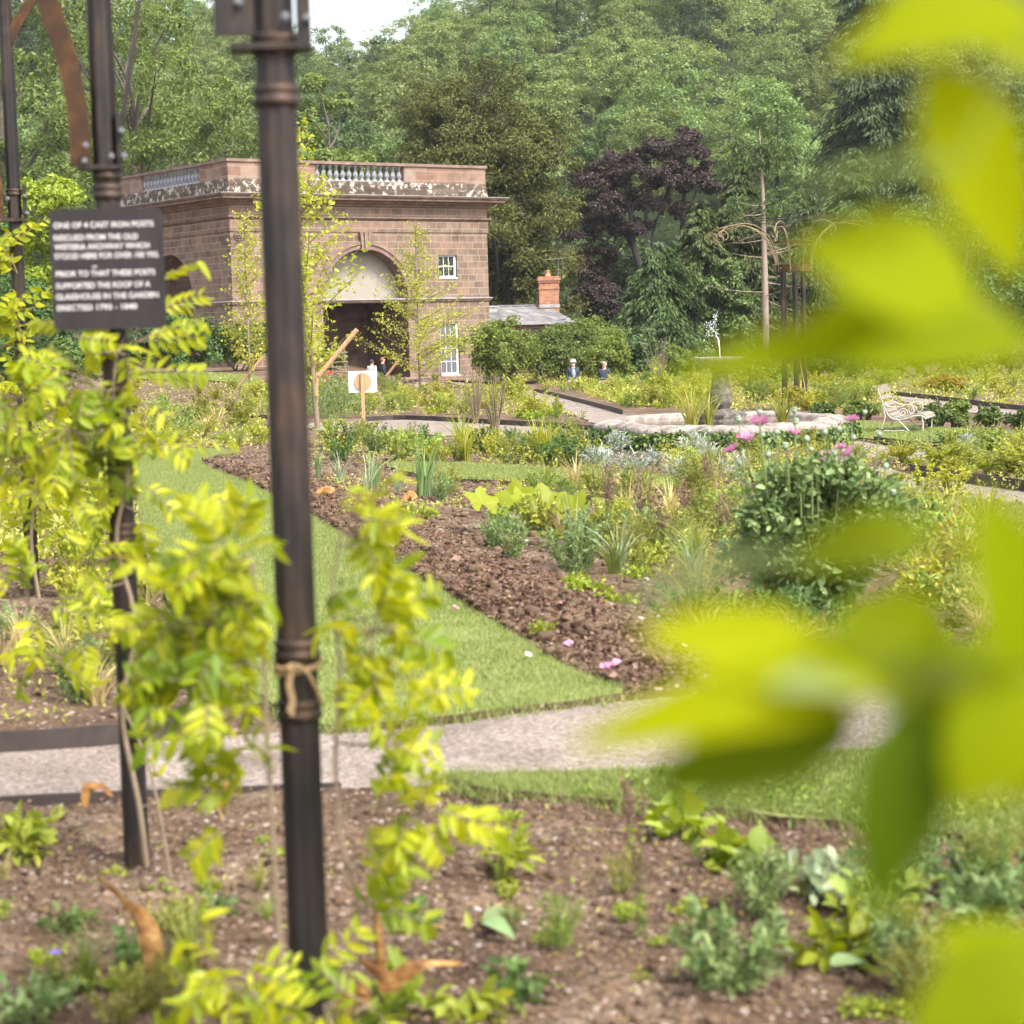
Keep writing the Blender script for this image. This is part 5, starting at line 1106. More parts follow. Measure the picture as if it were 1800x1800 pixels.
stake((556, 720), (557, 655), 40, .035, 'upright stake behind the red poppies')
wb = at(575, 640, 58); wb[2] = float(T(wb[0], wb[1])); WT = thing('wattle_fence', wb, 'small woven twig fence behind the red poppies', 'fence'); rng = np.random.default_rng(8)
hw = at(575, 612, 58)[2] - wb[2]
for x in (-.55, -.2, .15, .5): m = MB(); tube(m, [(x, 0, -.2), (x, 0, hw + .1)], .025, 6); m.build('post', TWIG, WT)
m = MB()
for k in range(9): z = hw * (.2 + .8 * k / 9); xs = np.linspace(-.65, .6, 20); tube(m, np.column_stack([xs, .035 * np.sin(xs * 9 + k * math.pi), z + .01 * rng.normal(size=20)]), .02, 5)
m.build('woven_rods', TWIG, WT)

# ------------------------------------------------------------------ people
def skin_mesh(name, verts, edges, radii, mat, sub=2):
    me = bpy.data.meshes.new(name + '_base'); me.from_pydata([tuple(v) for v in verts], edges, []); ob = bpy.data.objects.new(name, me); COL.objects.link(ob)
    sk = ob.modifiers.new('s', 'SKIN'); ly = me.skin_vertices[0] if me.skin_vertices else None
    if ly is None: me.attributes.new('skin', 'FLOAT', 'POINT')
    for i, r in enumerate(radii): ly.data[i].radius = (r, r) if not isinstance(r, tuple) else r
    ly.data[0].use_root = True
    ob.modifiers.new('u', 'SUBSURF').levels = sub; dg = bpy.context.evaluated_depsgraph_get(); res = bpy.data.meshes.new_from_object(ob.evaluated_get(dg)); bpy.data.objects.remove(ob)
    res.materials.clear(); res.materials.append(mat)
    for p in res.polygons: p.use_smooth = True
    return res
SKIN = plain('skin', (0.52, 0.30, 0.22), 0.6); HAIRW = plain('white_hair', (0.45, 0.43, 0.41), 0.8); HAIRD = plain('dark_hair', (0.03, 0.022, 0.018), 0.7); HAIRR = plain('auburn_hair', (0.20, 0.085, 0.05), 0.7)
NAVY = plain('navy_cloth', (0.03, 0.04, 0.06), 0.8); SLATEC = plain('blue_grey_cloth', (0.24, 0.27, 0.33), 0.8); BLACKC = plain('black_cloth', (0.025, 0.025, 0.03), 0.8); PALEC = plain('pale_cloth', (0.42, 0.43, 0.42), 0.8); TROUS = plain('grey_trousers', (0.10, 0.10, 0.11), 0.8); HAT = plain('straw_hat', (0.42, 0.36, 0.29), 0.8); DARKG = plain('dark_lens', (0.01, 0.01, 0.012), 0.2)
def person(px, top, Y, H, rz, label, jacket, shirt, hair, hat=False, beard=False, glasses=False, bald=False, seed=0):
    p = at(px, top, Y); zb = p[2] - H; s = H / 1.75; root = thing('person', (p[0], p[1], zb), label, 'person', None, rz)
    K = {'pel': (0, 0, .95), 'wst': (0, -.01, 1.10), 'chs': (0, -.01, 1.30), 'nck': (0, .0, 1.47), 'hd0': (0, -.015, 1.56), 'hd1': (0, -.02, 1.63), 'hd2': (0, -.01, 1.70)}
    for sd_, n_ in ((-1, 'l'), (1, 'r')):
        K.update({'sh' + n_: (sd_ * .18, 0, 1.42), 'el' + n_: (sd_ * .23, .03, 1.14), 'wr' + n_: (sd_ * .19, -.14, .96), 'ha' + n_: (sd_ * .17, -.19, .90), 'hp' + n_: (sd_ * .09, 0, .90), 'kn' + n_: (sd_ * .10, -.02, .50), 'an' + n_: (sd_ * .10, .03, .09), 'to' + n_: (sd_ * .11, -.13, .04)})
    names = list(K); ix = {n_: i for i, n_ in enumerate(names)}; V = [np.array(K[n_]) * s for n_ in names]
    E_ = [('pel', 'wst'), ('wst', 'chs'), ('chs', 'nck'), ('nck', 'hd0'), ('hd0', 'hd1'), ('hd1', 'hd2')]
    for n_ in 'lr': E_ += [('chs', 'sh' + n_), ('sh' + n_, 'el' + n_), ('el' + n_, 'wr' + n_), ('wr' + n_, 'ha' + n_), ('pel', 'hp' + n_), ('hp' + n_, 'kn' + n_), ('kn' + n_, 'an' + n_), ('an' + n_, 'to' + n_)]
    rad = {'pel': .13, 'wst': .125, 'chs': .14, 'nck': .058, 'hd0': .075, 'hd1': .095, 'hd2': .085}
    for n_ in 'lr': rad.update({'sh' + n_: .065, 'el' + n_: .045, 'wr' + n_: .032, 'ha' + n_: .04, 'hp' + n_: .095, 'kn' + n_: .06, 'an' + n_: .042, 'to' + n_: .04})
    link('body', skin_mesh('body', V, [(ix[a], ix[c]) for a, c in E_], [rad[n_] * s for n_ in names], SKIN), root)
    def cloth(name, keys, edges, grow, mat):
        kk = {k_: i for i, k_ in enumerate(keys)}; link(name, skin_mesh(name, [V[ix[k_]] if k_ != 'nck' else V[ix['nck']] - np.array([0, 0, .03 * s]) for k_ in keys], [(kk[a], kk[c]) for a, c in edges], [(rad[k_] + grow) * s for k_ in keys], mat), root)
    cloth('jacket', ['chs', 'wst', 'pel', 'nck', 'shl', 'shr', 'ell', 'elr', 'wrl', 'wrr'], [('pel', 'wst'), ('wst', 'chs'), ('chs', 'nck'), ('chs', 'shl'), ('chs', 'shr'), ('shl', 'ell'), ('shr', 'elr'), ('ell', 'wrl'), ('elr', 'wrr')], .02, jacket)
    cloth('trousers', ['pel', 'hpl', 'hpr', 'knl', 'knr', 'anl', 'anr'], [('pel', 'hpl'), ('pel', 'hpr'), ('hpl', 'knl'), ('hpr', 'knr'), ('knl', 'anl'), ('knr', 'anr')], .018, TROUS)
    if shirt:
        m = MB(); ball(m, np.array([0, -.085, 1.22]) * s, np.array([.085, .085, .22]) * s); m.build('shirt', shirt, root)
    hc = np.array([0, -.015, 1.635]) * s
    m = MB(); ball(m, hc + np.array([0, -.10, -.01]) * s, np.array([.017, .028, .026]) * s, 0, False)
    for sd_ in (-1, 1): ball(m, hc + np.array([sd_ * .095, .01, -.005]) * s, np.array([.014, .026, .034]) * s, 0, False)
    m.build('face', SKIN, root)
    m = MB()
    for sd_ in (-1, 1): ball(m, hc + np.array([sd_ * .036, -.086, .015]) * s, np.array([.022, .012, .015] if glasses else [.012, .01, .009]) * s, 0, False)
    if glasses: tube(m, [hc + np.array([x, -.092, .018]) * s for x in (-.06, 0, .06)], .004 * s, 5)
    m.build('sunglasses' if glasses else 'eyes', DARKG, root)
    m = MB(); ball(m, hc + np.array([0, -.088, -.05]) * s, np.array([.026, .012, .007]) * s, 0, False); m.build('mouth', TERRA, root)
    m = MB(); v = ICO2_V * np.array([.103, .112, .11]) * s + hc + np.array([0, .018, .018]) * s; keep = [f for f in ICO2_F if (ICO2_V[f].mean(0)[2] > (.55 if bald else -.1) and not (ICO2_V[f].mean(0)[1] < -.35 and ICO2_V[f].mean(0)[2] < .55)) or (ICO2_V[f].mean(0)[1] > .25 and ICO2_V[f].mean(0)[2] > -.6)]
    m.add(v, [np.array(keep)], 0, True); m.build('hair', hair, root)
    if beard: m = MB(); ball(m, hc + np.array([0, -.062, -.075]) * s, np.array([.06, .045, .05]) * s); m.build('beard', HAIRW, root)
    if hat: m = MB(); lathe(m, [(.165, 0), (.17, .006), (.12, .018), (.105, .02), (.10, .09), (.075, .125), (.02, .118)], 24, (0, 0, 0)); h_ = m.build('sun_hat', HAT, root); h_.location = tuple(hc + np.array([0, .005, .04]) * s); h_.scale = (s, s, s)
    if not hat: pass
    return root
person(1007, 633, 79, 1.76, .1, 'bearded man in straw sun hat, dark jacket and pale shirt', NAVY, SLATEC, HAIRW, hat=True, beard=True)
person(1062, 636, 79, 1.70, -.2, 'white haired man in sunglasses and dark navy gilet', NAVY, None, HAIRW, glasses=True, bald=False)
person(653, 632, 90, 1.72, 2.6, 'dark haired person in pale top turned away near the arch', PALEC, None, HAIRD)
person(672, 628, 90.5, 1.78, 1.9, 'auburn haired person in black top near the arch', BLACKC, None, HAIRR)
# ------------------------------------------------------------------ wisteria
def pinnate(mb, stem, base, d, up, L, pairs, ll, rng, asp=.46, curve=.25, tmpl=None):
    """one compound leaf: arching rachis, paired leaflets and an end leaflet"""
    d = unit(d); up = unit(up - d * (up @ d)); sdv = np.cross(d, up); t = np.linspace(0, 1, 7)[:, None]
    C = base + d * L * t - up * L * curve * t * t * rng.uniform(.3, 1.3) + sdv * L * .12 * rng.normal() * t * t
    tube(stem, C, np.linspace(.0022, .0011, 7), 4, 0, False)
    T_ = np.gradient(C, axis=0); P = []; Dv = []; S_ = []
    for k in range(pairs):
        f = .22 + .74 * k / max(1, pairs - 1); i = min(5, int(f * 6)); w_ = f * 6 - i; c = C[i] * (1 - w_) + C[i + 1] * w_; tv = unit(T_[i])
        for s in (-1, 1):
            P.append(c); Dv.append(unit(sdv * s * rng.uniform(.8, 1.0) + tv * rng.uniform(.35, .7) - up * rng.uniform(-.1, .5))); S_.append(ll * rng.uniform(.75, 1.12) * (1 - .35 * abs(f - .5)))
    P.append(C[-1]); Dv.append(unit(T_[-1] - up * .15)); S_.append(ll * 1.1)
    n = len(P); put(mb, tmpl or T_LEAF, np.array(P), np.array(Dv), up + .34 * rng.normal(size=(n, 3)), np.array(S_), asp, 0, True)
def vine(root_xy_px, Y, stems, label, seed, leaf_L=.2, ll=.055, pairs=6, lm=L_WIS, group='wisterias climbing the pergola', post=None, base=None, keep=.15):
    """stems: list of (points [(px,py,dY)], radius, number of leaves, droop)"""
    rng = np.random.default_rng(seed); b = base if base is not None else gp(*root_xy_px)
    ms = MB(); ml = MB()
    for pts, r, nl, opts in stems:
        C = np.array([at(q[0], q[1], Y + q[2]) for q in pts]); C = catmull(C, 6, False); 
        tube(ms, C, np.linspace(r, r * .35, len(C)), 6)
        nl = int(nl * 1.75)
        for i in range(nl):
            f = (i + rng.random()) / nl * (1 - opts.get('from', 0.)) + opts.get('from', 0.); k = min(len(C) - 2, int(f * (len(C) - 1))); p = C[k] + (C[k + 1] - C[k]) * rng.random(); tv = unit(C[k + 1] - C[k])
            a = rng.uniform(0, 6.283); out = np.array([math.cos(a), math.sin(a) * .8, rng.uniform(-.15, .75)]); out = unit(out + tv * .6 + np.array(opts.get('dir', (0, 0, 0))))
            LL = leaf_L * opts.get('s', 1) * rng.uniform(.55, 1.15)
            if post is not None and rng.random() > keep:           # few leaves cross the front of the iron post
                tp = p + out * LL * .8; ax = (tp[0] - post.location[0], (p[0] + tp[0]) / 2 - post.location[0])
                if (min(abs(v) for v in ax) < .065 or ax[0] * (p[0] - post.location[0]) < 0) and tp[1] < post.location[1] + .02: continue
            pinnate(ml, ms, p, out, np.array([.1, -.45, .85]) + .35 * rng.normal(size=3), LL, int(rng.integers(max(3, pairs - 2), pairs + 1)), ll * opts.get('s', 1) * rng.uniform(.8, 1.1), rng)
    t = thing('wisteria_vine', b, label, 'vine', group); ms.build('stem', TWIG, t, b); ml.build('foliage', lm, t, b); return t
def vine2(base, Y, mains, clusters, combs, label, seed, L0=.21, ll=.066, pairs=6, post=None, band=58):
    """climbing shoots (mains), leaf masses (clusters: cx, cy, rx, ry, leaves, older) and single leaves (combs: from, to)"""
    rng = np.random.default_rng(seed); ms = MB(); ml = MB(); in_shade = MB(); node = []
    for pts, r in mains:
        C = catmull(np.array([at(q[0], q[1], Y + q[2]) for q in pts]), 6, False); tube(ms, C, np.linspace(r, r * .4, len(C)), 6); node.append(C)
    node = np.concatenate(node)
    def leaf(p, d, L, tgt, k):
        if post is not None:                                       # shoots are tied back so the front of the iron post stays clear
            pp = project(np.stack([p, p + unit(d) * L * .55, p + unit(d) * L])); cx_ = project(np.array([[post.location[0], post.location[1], q] for q in (p[2], p[2] + unit(d)[2] * L * .55, p[2] + unit(d)[2] * L)]))
            off = pp[:, 0] - cx_[:, 0]
            if (np.abs(off) < band).any() or off[0] * off[-1] < 0: return
        pinnate(tgt, ms, p, d, unit(np.array([.05, -.62, .62]) + .38 * rng.normal(size=3)), L, k, ll * rng.uniform(.78, 1.12), rng, .36, .20)
    for cx, cy, rx, ry, n, shade_frac in clusters:
        c = at(cx, cy, Y - .09); j = node[np.argmin(np.linalg.norm(node - c, axis=1))]
        tube(ms, catmull(np.array([j, (j + c) / 2 + rng.normal(0, .015, 3) - [0, 0, .01], c]), 5, False), .0032, 5)
        for i in range(max(3, int(n * .82))):
            a = rng.uniform(0, 6.283); o = np.array([math.cos(a), math.sin(a)]); q = o * rng.random() ** .5 * .42
            p = at(cx + q[0] * rx, cy + q[1] * ry, Y - .09 + rng.normal(0, .05)); tube(ms, [c, p], .0018, 4, 0, False)
            tgt_px = (cx + o[0] * rx * rng.uniform(.8, 1.25), cy + o[1] * ry * rng.uniform(.8, 1.2) + .12 * ry); e = at(tgt_px[0], tgt_px[1], Y - .12 + rng.normal(0, .07)); d = e - p
            leaf(p, d, float(np.clip(np.linalg.norm(d) * 1.1, L0 * .62, L0 * 1.2)), in_shade if rng.random() < shade_frac else ml, int(rng.integers(pairs - 1, pairs + 2)))
    for p0, p1, *bh in combs:
        dy = bh[0] if bh else -.08
        p = at(*p0, Y + dy); e = at(*p1, Y + dy - .02); j = node[np.argmin(np.linalg.norm(node - p, axis=1))]; tube(ms, [j, p], .0022, 4); leaf(p, e - p, np.linalg.norm(e - p), ml, pairs)
    t = thing('wisteria_vine', base, label, 'vine', 'wisterias climbing the pergola'); ms.build('stem', TWIG, t, base); ml.build('foliage', L_WIS, t, base)
    if in_shade.n: in_shade.build('foliage', L_WIS_SHADE, t, base)
    return t
L_WIS_SHADE = leafmat('wisteria_low_shade_leaf', [(0.12, 0.20, 0.010), (0.19, 0.26, 0.012), (0.28, 0.34, 0.015)], 0.45, 0.45, 0, 0)  # darker greens paint the shade low in the leaf masses
vine2(gp(228, 1535), 6.1, [([(262, 1560, -.05), (245, 1420, -.08), (215, 1250, -.07), (238, 1100, -.08), (205, 950, -.07), (225, 830, -.08), (200, 720, -.07), (205, 620, -.06)], .010), ([(300, 1560, -.2), (290, 1480, -.2), (262, 1350, -.2), (225, 1260, -.2), (190, 1190, -.18)], .006)],
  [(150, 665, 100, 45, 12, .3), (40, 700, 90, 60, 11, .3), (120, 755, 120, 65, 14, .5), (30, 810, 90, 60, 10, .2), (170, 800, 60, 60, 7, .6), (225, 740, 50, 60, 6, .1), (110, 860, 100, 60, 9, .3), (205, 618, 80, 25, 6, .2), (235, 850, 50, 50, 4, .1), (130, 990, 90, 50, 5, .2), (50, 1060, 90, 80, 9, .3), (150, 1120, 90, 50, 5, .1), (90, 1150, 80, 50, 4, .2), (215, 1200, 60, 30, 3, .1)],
  [((240, 800), (395, 762)), ((235, 650), (345, 655)), ((240, 600), (345, 588)), ((300, 890), (432, 848)), ((260, 690), (330, 790)), ((250, 760), (330, 800)), ((270, 500), (338, 452), .12), ((275, 550), (345, 508), .12), ((262, 590), (342, 560)), ((112, 575), (66, 562), .12), ((245, 900), (262, 1000)), ((130, 590), (190, 600)), ((300, 1400), (200, 1240))],
  'wisteria with yellow green leaves wound round the sign post', 201, .21, .062, 6)
vine2(np.array([P1.location[0], P1.location[1], P1.location[2]]), 4.25, [([(575, 1790, -.06), (630, 1610, -.07), (600, 1480, -.07), (590, 1330, -.07), (598, 1180, -.06), (585, 1050, -.06), (600, 930, -.06)], .007), ([(500, 1790, -.05), (482, 1500, -.06), (470, 1300, -.06), (462, 1120, -.06), (440, 980, -.06)], .007), ([(600, 1440, -.07), (680, 1410, -.1), (760, 1410, -.1)], .004)],
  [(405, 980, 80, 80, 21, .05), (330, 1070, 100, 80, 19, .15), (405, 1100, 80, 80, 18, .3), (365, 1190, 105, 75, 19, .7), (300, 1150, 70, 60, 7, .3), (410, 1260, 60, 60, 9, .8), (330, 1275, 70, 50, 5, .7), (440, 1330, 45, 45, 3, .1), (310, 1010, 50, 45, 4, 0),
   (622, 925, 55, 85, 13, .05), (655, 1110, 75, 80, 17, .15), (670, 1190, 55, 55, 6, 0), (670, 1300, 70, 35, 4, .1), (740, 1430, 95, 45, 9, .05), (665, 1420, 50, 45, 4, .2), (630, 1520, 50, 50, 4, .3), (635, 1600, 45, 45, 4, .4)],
  [((620, 960), (690, 920)), ((640, 1090), (750, 1040)), ((690, 1220), (815, 1215)), ((480, 1330), (560, 1440)), ((420, 1400), (300, 1380)), ((400, 1450), (330, 1500)), ((430, 1410), (490, 1400)), ((780, 1430), (870, 1460)), ((740, 1440), (780, 1500)), ((650, 1310), (760, 1300))],
  'bushy yellow leaved wisteria climbing the nearest iron post', 202, .195, .060, 6, P1)
vine2(gp(430, 1790), 4.1, [([(430, 1900, 0), (420, 1780, 0), (380, 1690, 0)], .004), ([(600, 1900, 0), (600, 1820, 0), (600, 1760, 0)], .004), ([(500, 1900, 0), (520, 1800, 0)], .004)],
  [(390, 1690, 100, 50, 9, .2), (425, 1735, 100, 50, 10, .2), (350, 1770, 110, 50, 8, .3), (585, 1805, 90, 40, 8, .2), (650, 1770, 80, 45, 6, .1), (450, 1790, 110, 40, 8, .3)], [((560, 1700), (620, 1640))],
  'low wisteria shoots with pale green leaves at the bottom edge, by the front post', 203, .17, .056, 4)
# on the far left post
vine((62, 1048), 12.7, [
  ([(70, 1060, -.1), (55, 950, -.1), (62, 850, -.1), (40, 740, -.1), (45, 640, -.1), (30, 560, -.1)], .014, 22, {'from': .15}),
  ([(30, 480, -.1), (15, 450, -.15), (-15, 430, -.15)], .006, 9, {}), ([(30, 570, -.1), (0, 560, -.15), (-20, 575, -.15)], .006, 8, {}), ([(40, 700, -.1), (10, 690, -.15), (-20, 700, -.15)], .006, 9, {}), ([(45, 820, -.1), (10, 800, -.15), (-20, 820, -.2)], .006, 8, {}), ([(50, 900, -.1), (90, 880, -.2), (130, 890, -.2)], .006, 7, {})],
  'wisteria on the leftmost iron post beside the photo edge', 204, .30, .085)
STEMY = plain('young_yellow_stem', (0.20, 0.24, 0.03), 0.6)
# close wisteria at the right, far out of focus; rooted just beside the camera
rng = np.random.default_rng(77)
NB = np.array([.39, .81, 0.0]); ms = MB(); ml = MB()
main = catmull([(.39, .81, -.05), (.36, .79, .5), (.285, .76, .95), (.255, .74, 1.2), (.245, .73, 1.5), (.26, .73, 1.8)], 6, False); tube(ms, main, np.linspace(.009, .004, len(main)), 7)
twigs = [((.26, .745, 1.17), (1800, 1235), .72), ((.247, .735, 1.42), (1800, 640), .73), ((.246, .73, 1.6), (1830, 60), .72), ((.31, .77, .85), (1850, 1800), .72), ((.25, .74, 1.3), (1800, 1000), .74)]
NODE = [main]
for a, pxy, Y in twigs: e = at(pxy[0], pxy[1], Y); tc_ = catmull(np.array([a, (np.array(a) + e) / 2 + np.array([0, 0, .012]), e]), 6, False); tube(ms, tc_, .0025, 5); NODE.append(tc_)
NODE = np.concatenate(NODE)
# each leaflet: base pixel, tip pixel, distance, width (m), roll of blade about its length
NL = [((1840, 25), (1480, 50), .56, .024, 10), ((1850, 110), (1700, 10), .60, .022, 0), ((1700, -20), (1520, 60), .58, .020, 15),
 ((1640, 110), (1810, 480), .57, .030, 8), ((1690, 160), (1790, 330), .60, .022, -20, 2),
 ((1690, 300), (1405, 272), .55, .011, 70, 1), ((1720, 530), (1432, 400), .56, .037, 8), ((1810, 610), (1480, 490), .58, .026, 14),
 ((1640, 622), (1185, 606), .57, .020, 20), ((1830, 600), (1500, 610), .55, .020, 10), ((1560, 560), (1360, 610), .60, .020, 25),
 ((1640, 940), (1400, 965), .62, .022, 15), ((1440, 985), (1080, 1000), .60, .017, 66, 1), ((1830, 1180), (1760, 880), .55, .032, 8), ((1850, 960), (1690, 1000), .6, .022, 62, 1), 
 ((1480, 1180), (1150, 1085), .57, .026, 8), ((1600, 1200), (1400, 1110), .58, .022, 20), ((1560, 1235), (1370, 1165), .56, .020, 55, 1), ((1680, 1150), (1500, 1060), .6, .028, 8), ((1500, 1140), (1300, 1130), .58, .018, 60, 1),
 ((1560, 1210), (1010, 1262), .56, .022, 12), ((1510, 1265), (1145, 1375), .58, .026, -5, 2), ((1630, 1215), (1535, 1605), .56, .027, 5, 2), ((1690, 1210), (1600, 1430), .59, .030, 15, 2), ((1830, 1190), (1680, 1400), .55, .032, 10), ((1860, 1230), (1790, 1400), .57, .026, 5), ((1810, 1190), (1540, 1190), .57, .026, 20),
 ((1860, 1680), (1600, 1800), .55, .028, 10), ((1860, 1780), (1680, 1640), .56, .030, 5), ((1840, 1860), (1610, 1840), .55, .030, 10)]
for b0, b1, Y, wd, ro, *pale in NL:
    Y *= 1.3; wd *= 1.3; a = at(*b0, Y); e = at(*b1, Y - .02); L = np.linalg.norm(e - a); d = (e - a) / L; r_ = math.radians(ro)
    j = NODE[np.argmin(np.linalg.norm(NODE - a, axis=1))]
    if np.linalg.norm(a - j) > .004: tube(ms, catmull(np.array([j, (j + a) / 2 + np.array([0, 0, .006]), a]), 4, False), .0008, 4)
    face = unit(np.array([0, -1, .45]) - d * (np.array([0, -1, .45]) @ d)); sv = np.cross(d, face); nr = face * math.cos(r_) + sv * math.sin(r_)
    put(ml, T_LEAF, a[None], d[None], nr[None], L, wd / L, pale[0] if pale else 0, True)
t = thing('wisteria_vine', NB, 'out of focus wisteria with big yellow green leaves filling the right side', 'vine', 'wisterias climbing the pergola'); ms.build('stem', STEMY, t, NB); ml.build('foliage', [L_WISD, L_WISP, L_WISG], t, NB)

# ------------------------------------------------------------------ poppies
def poppy_flower(rng, R, mat_p, mat_t, parent, name='flower'):
    m = MB()
    for k in range(6):
        a = k * math.pi / 3 + rng.normal(0, .15); inner = k % 2; tilt = rng.uniform(.55, .95) if not inner else rng.uniform(1.0, 1.3)
        o = np.array([math.cos(a), math.sin(a), 0]); sv = np.array([-o[1], o[0], 0]); V = []; rows, cols = 6, 7
        for i in range(rows):
            f = i / (rows - 1); w_ = R * (.12 + 1.05 * f ** .7 * (1 - .25 * f * f)); r_ = R * f; ang = tilt * (1 - .35 * f)
            for j in range(cols):
                s = (j / (cols - 1) - .5) * 2; V.append(o * (r_ * math.cos(ang) + .02 * R) + sv * s * w_ * .62 + np.array([0, 0, r_ * math.sin(ang) + .12 * R * s * s * f + .05 * R * f * math.sin(5 * s + k)]))
        F = [(i * cols + j, i * cols + j + 1, (i + 1) * cols + j + 1, (i + 1) * cols + j) for i in range(rows - 1) for j in range(cols - 1)]
        m.add(V, F, 0, True)
    fl = m.build(name, mat_p, parent); c = MB(); ball(c, (0, 0, R * .16), (R * .2, R * .2, R * .2)); lathe(c, [(.02 * R, R * .05), (R * .30, R * .22), (R * .26, R * .28), (.02, R * .2)], 12, (0, 0, 0), 1); c.build('flower_centre', [POD, mat_t], fl); return fl
def pod(m, p, r): lathe(m, [(r * .2, -r * .9), (r * .55, -r * .6), (r * .95, 0), (r * .85, r * .6), (r * .5, r * .85), (r * .85, r * .9), (r * .8, r * 1.02), (.001, r * 1.1)], 10, p, 0)
PB = gp(1425, 1075); PY = PB[1]; PP = thing('poppy_plant', PB, 'big clump of grey green poppies with pink flowers and seed pods', 'poppy plant'); rng = np.random.default_rng(55)
ms = MB(); ml = MB()
def loc(px, py, dy=0.0): return at(px, py, PY + dy) - PB
flowers = [(1334, 748, .058, 0), (1310, 775, .055, .1), (1288, 795, .05, 0), (1396, 765, .042, .15), (1498, 742, .045, .05), (1496, 800, .052, -.1), (1478, 790, .04, .1), (1452, 805, .04, -.05), (1548, 940, .04, -.2)]
pods = [(1340, 765), (1298, 738), (1396, 722), (1398, 742), (1335, 725), (1365, 760), (1418, 772), (1450, 760), (1475, 755), (1520, 725), (1545, 763), (1467, 798), (1300, 815), (1557, 820), (1570, 868), (1552, 895), (1425, 790), (1380, 785), (1350, 800), (1245, 758), (1500, 770)]
for px, py, R, dy in flowers:
    e = loc(px, py, dy); s = np.array([rng.normal(0, .07), rng.normal(0, .06), 0]); k = np.array([e[0] * .75 + s[0] * .25, e[1] * .7, e[2] * .55]); C = catmull([s, k, e], 6, False); tube(ms, C, np.linspace(.006, .0032, len(C)), 5)
    f = poppy_flower(rng, R, PETAL, PETALD, PP); f.location = tuple(e); f.rotation_euler = (rng.normal(0.35, .25), rng.normal(0, .3), rng.uniform(0, 6))
for px, py in pods:
    e = loc(px, py, rng.uniform(-.2, .2)); s = np.array([rng.normal(0, .07), rng.normal(0, .06), 0]); C = catmull([s, np.array([e[0] * .8, e[1] * .7, e[2] * .55]), e], 6, False); tube(ms, C, np.linspace(.006, .003, len(C)), 5)
    m = MB(); pod(m, (0, 0, 0), rng.uniform(.016, .021)); o = m.build('seed_pod', POD, PP); o.location = tuple(e); o.rotation_euler = (rng.normal(0, .25), rng.normal(0, .25), 0)
n = 900; zt = loc(1420, 800)[2]
for i in range(150):
    a = rng.uniform(0, 6.28); rr_ = rng.uniform(.05, .40); H_ = zt * rng.uniform(.35, 1.0); top = np.array([math.cos(a) * rr_, math.sin(a) * rr_ * .8, H_]); C = catmull([(rng.normal(0, .05), rng.normal(0, .05), 0), top * np.array([.75, .75, .5]), top], 6, False); tube(ms, C, .0045, 4)
    k = rng.integers(1, len(C), 16); p = C[k] + rng.normal(0, .02, (16, 3)); d = np.column_stack([rng.normal(size=(16, 2)) + .4 * top[:2] / (rr_ + .1), rng.uniform(-.2, .9, 16)])
    put(ml, T_LEAF, p, d, np.array([0, 0, .9]) + .6 * rng.normal(size=(16, 3)), rng.uniform(.05, .105, 16) * (1.2 - .5 * k / len(C)), rng.uniform(.45, .7, 16), 0, True)
n = 5600; u = rdir(rng, n) * rng.random((n, 1)) ** .4; cl_ = np.column_stack([rng.normal(0, .20, 22), rng.normal(0, .17, 22), zt * rng.uniform(.36, .86, 22)]); cl_[:, 0] *= 1.25 - .6 * np.abs(cl_[:, 2] / zt - .62); ci = rng.integers(0, 22, n); P = u * np.array([.15, .15, .13]) + cl_[ci]; P += .05 * np.column_stack([fbm(P[:, 0] * 14, P[:, 2] * 14, 5, 2) - .4, fbm(P[:, 1] * 14, P[:, 2] * 14, 6, 2) - .4, fbm(P[:, 0] * 14, P[:, 1] * 14, 7, 2) - .4]) * 4
put(ml, T_MID, P, u * np.array([1, 1, .3]) + .7 * rdir(rng, n) + np.array([0, 0, .45]), u * .5 + np.array([0, 0, .6]) + .6 * rng.normal(size=(n, 3)), rng.uniform(.03, .07, n), rng.uniform(.4, .7, n), 0, True)
n = 900; u = rdir(rng, n) * rng.random((n, 1)) ** .4; P = u * np.array([.30, .28, .22]) + np.array([0, 0, .24]); put(ml, T_MID, P, u + .7 * rdir(rng, n), np.array([0, 0, .8]) + .6 * rng.normal(size=(n, 3)), rng.uniform(.05, .10, n), .55, 0, True)
ms.build('stem', STEMG, PP); ml.build('foliage', L_BLUE, PP)
# red poppies by the slender young tree
RB = gp(575, 735); RY_ = RB[1]; RP_ = thing('red_poppy_plant', RB, 'feathery clump of scarlet poppies right of the front post', 'poppy plant'); rng = np.random.default_rng(56); ms = MB(); ml = MB()
for px, py in ((560, 642), (578, 657), (604, 663), (548, 668), (572, 672)):
    e = at(px, py, RY_ + rng.uniform(-.4, .3)) - RB; C = catmull([(e[0] * .4, 0, 0), e * np.array([.8, .7, .5]), e], 5, False); tube(ms, C, .008, 4); f = poppy_flower(rng, .065, PETALR, PETALD, RP_); f.location = tuple(e); f.rotation_euler = (rng.normal(.3, .3), rng.normal(0, .3), 0)
n = 2600; P = np.column_stack([rng.normal(0, .55, n), rng.normal(0, .6, n), rng.beta(1.4, 1.6, n) * .95]); P[:, 0] -= .1
put(ml, T_FOLD, P, rdir(rng, n) + np.array([0, 0, .9]), rdir(rng, n), rng.uniform(.06, .13, n), .22)
for i in range(40): tube(ms, [(P[i, 0] * .8, P[i, 1] * .8, 0), P[i]], .005, 4)
ms.build('stem', STEMG, RP_); ml.build('foliage', L_BLUE, RP_)

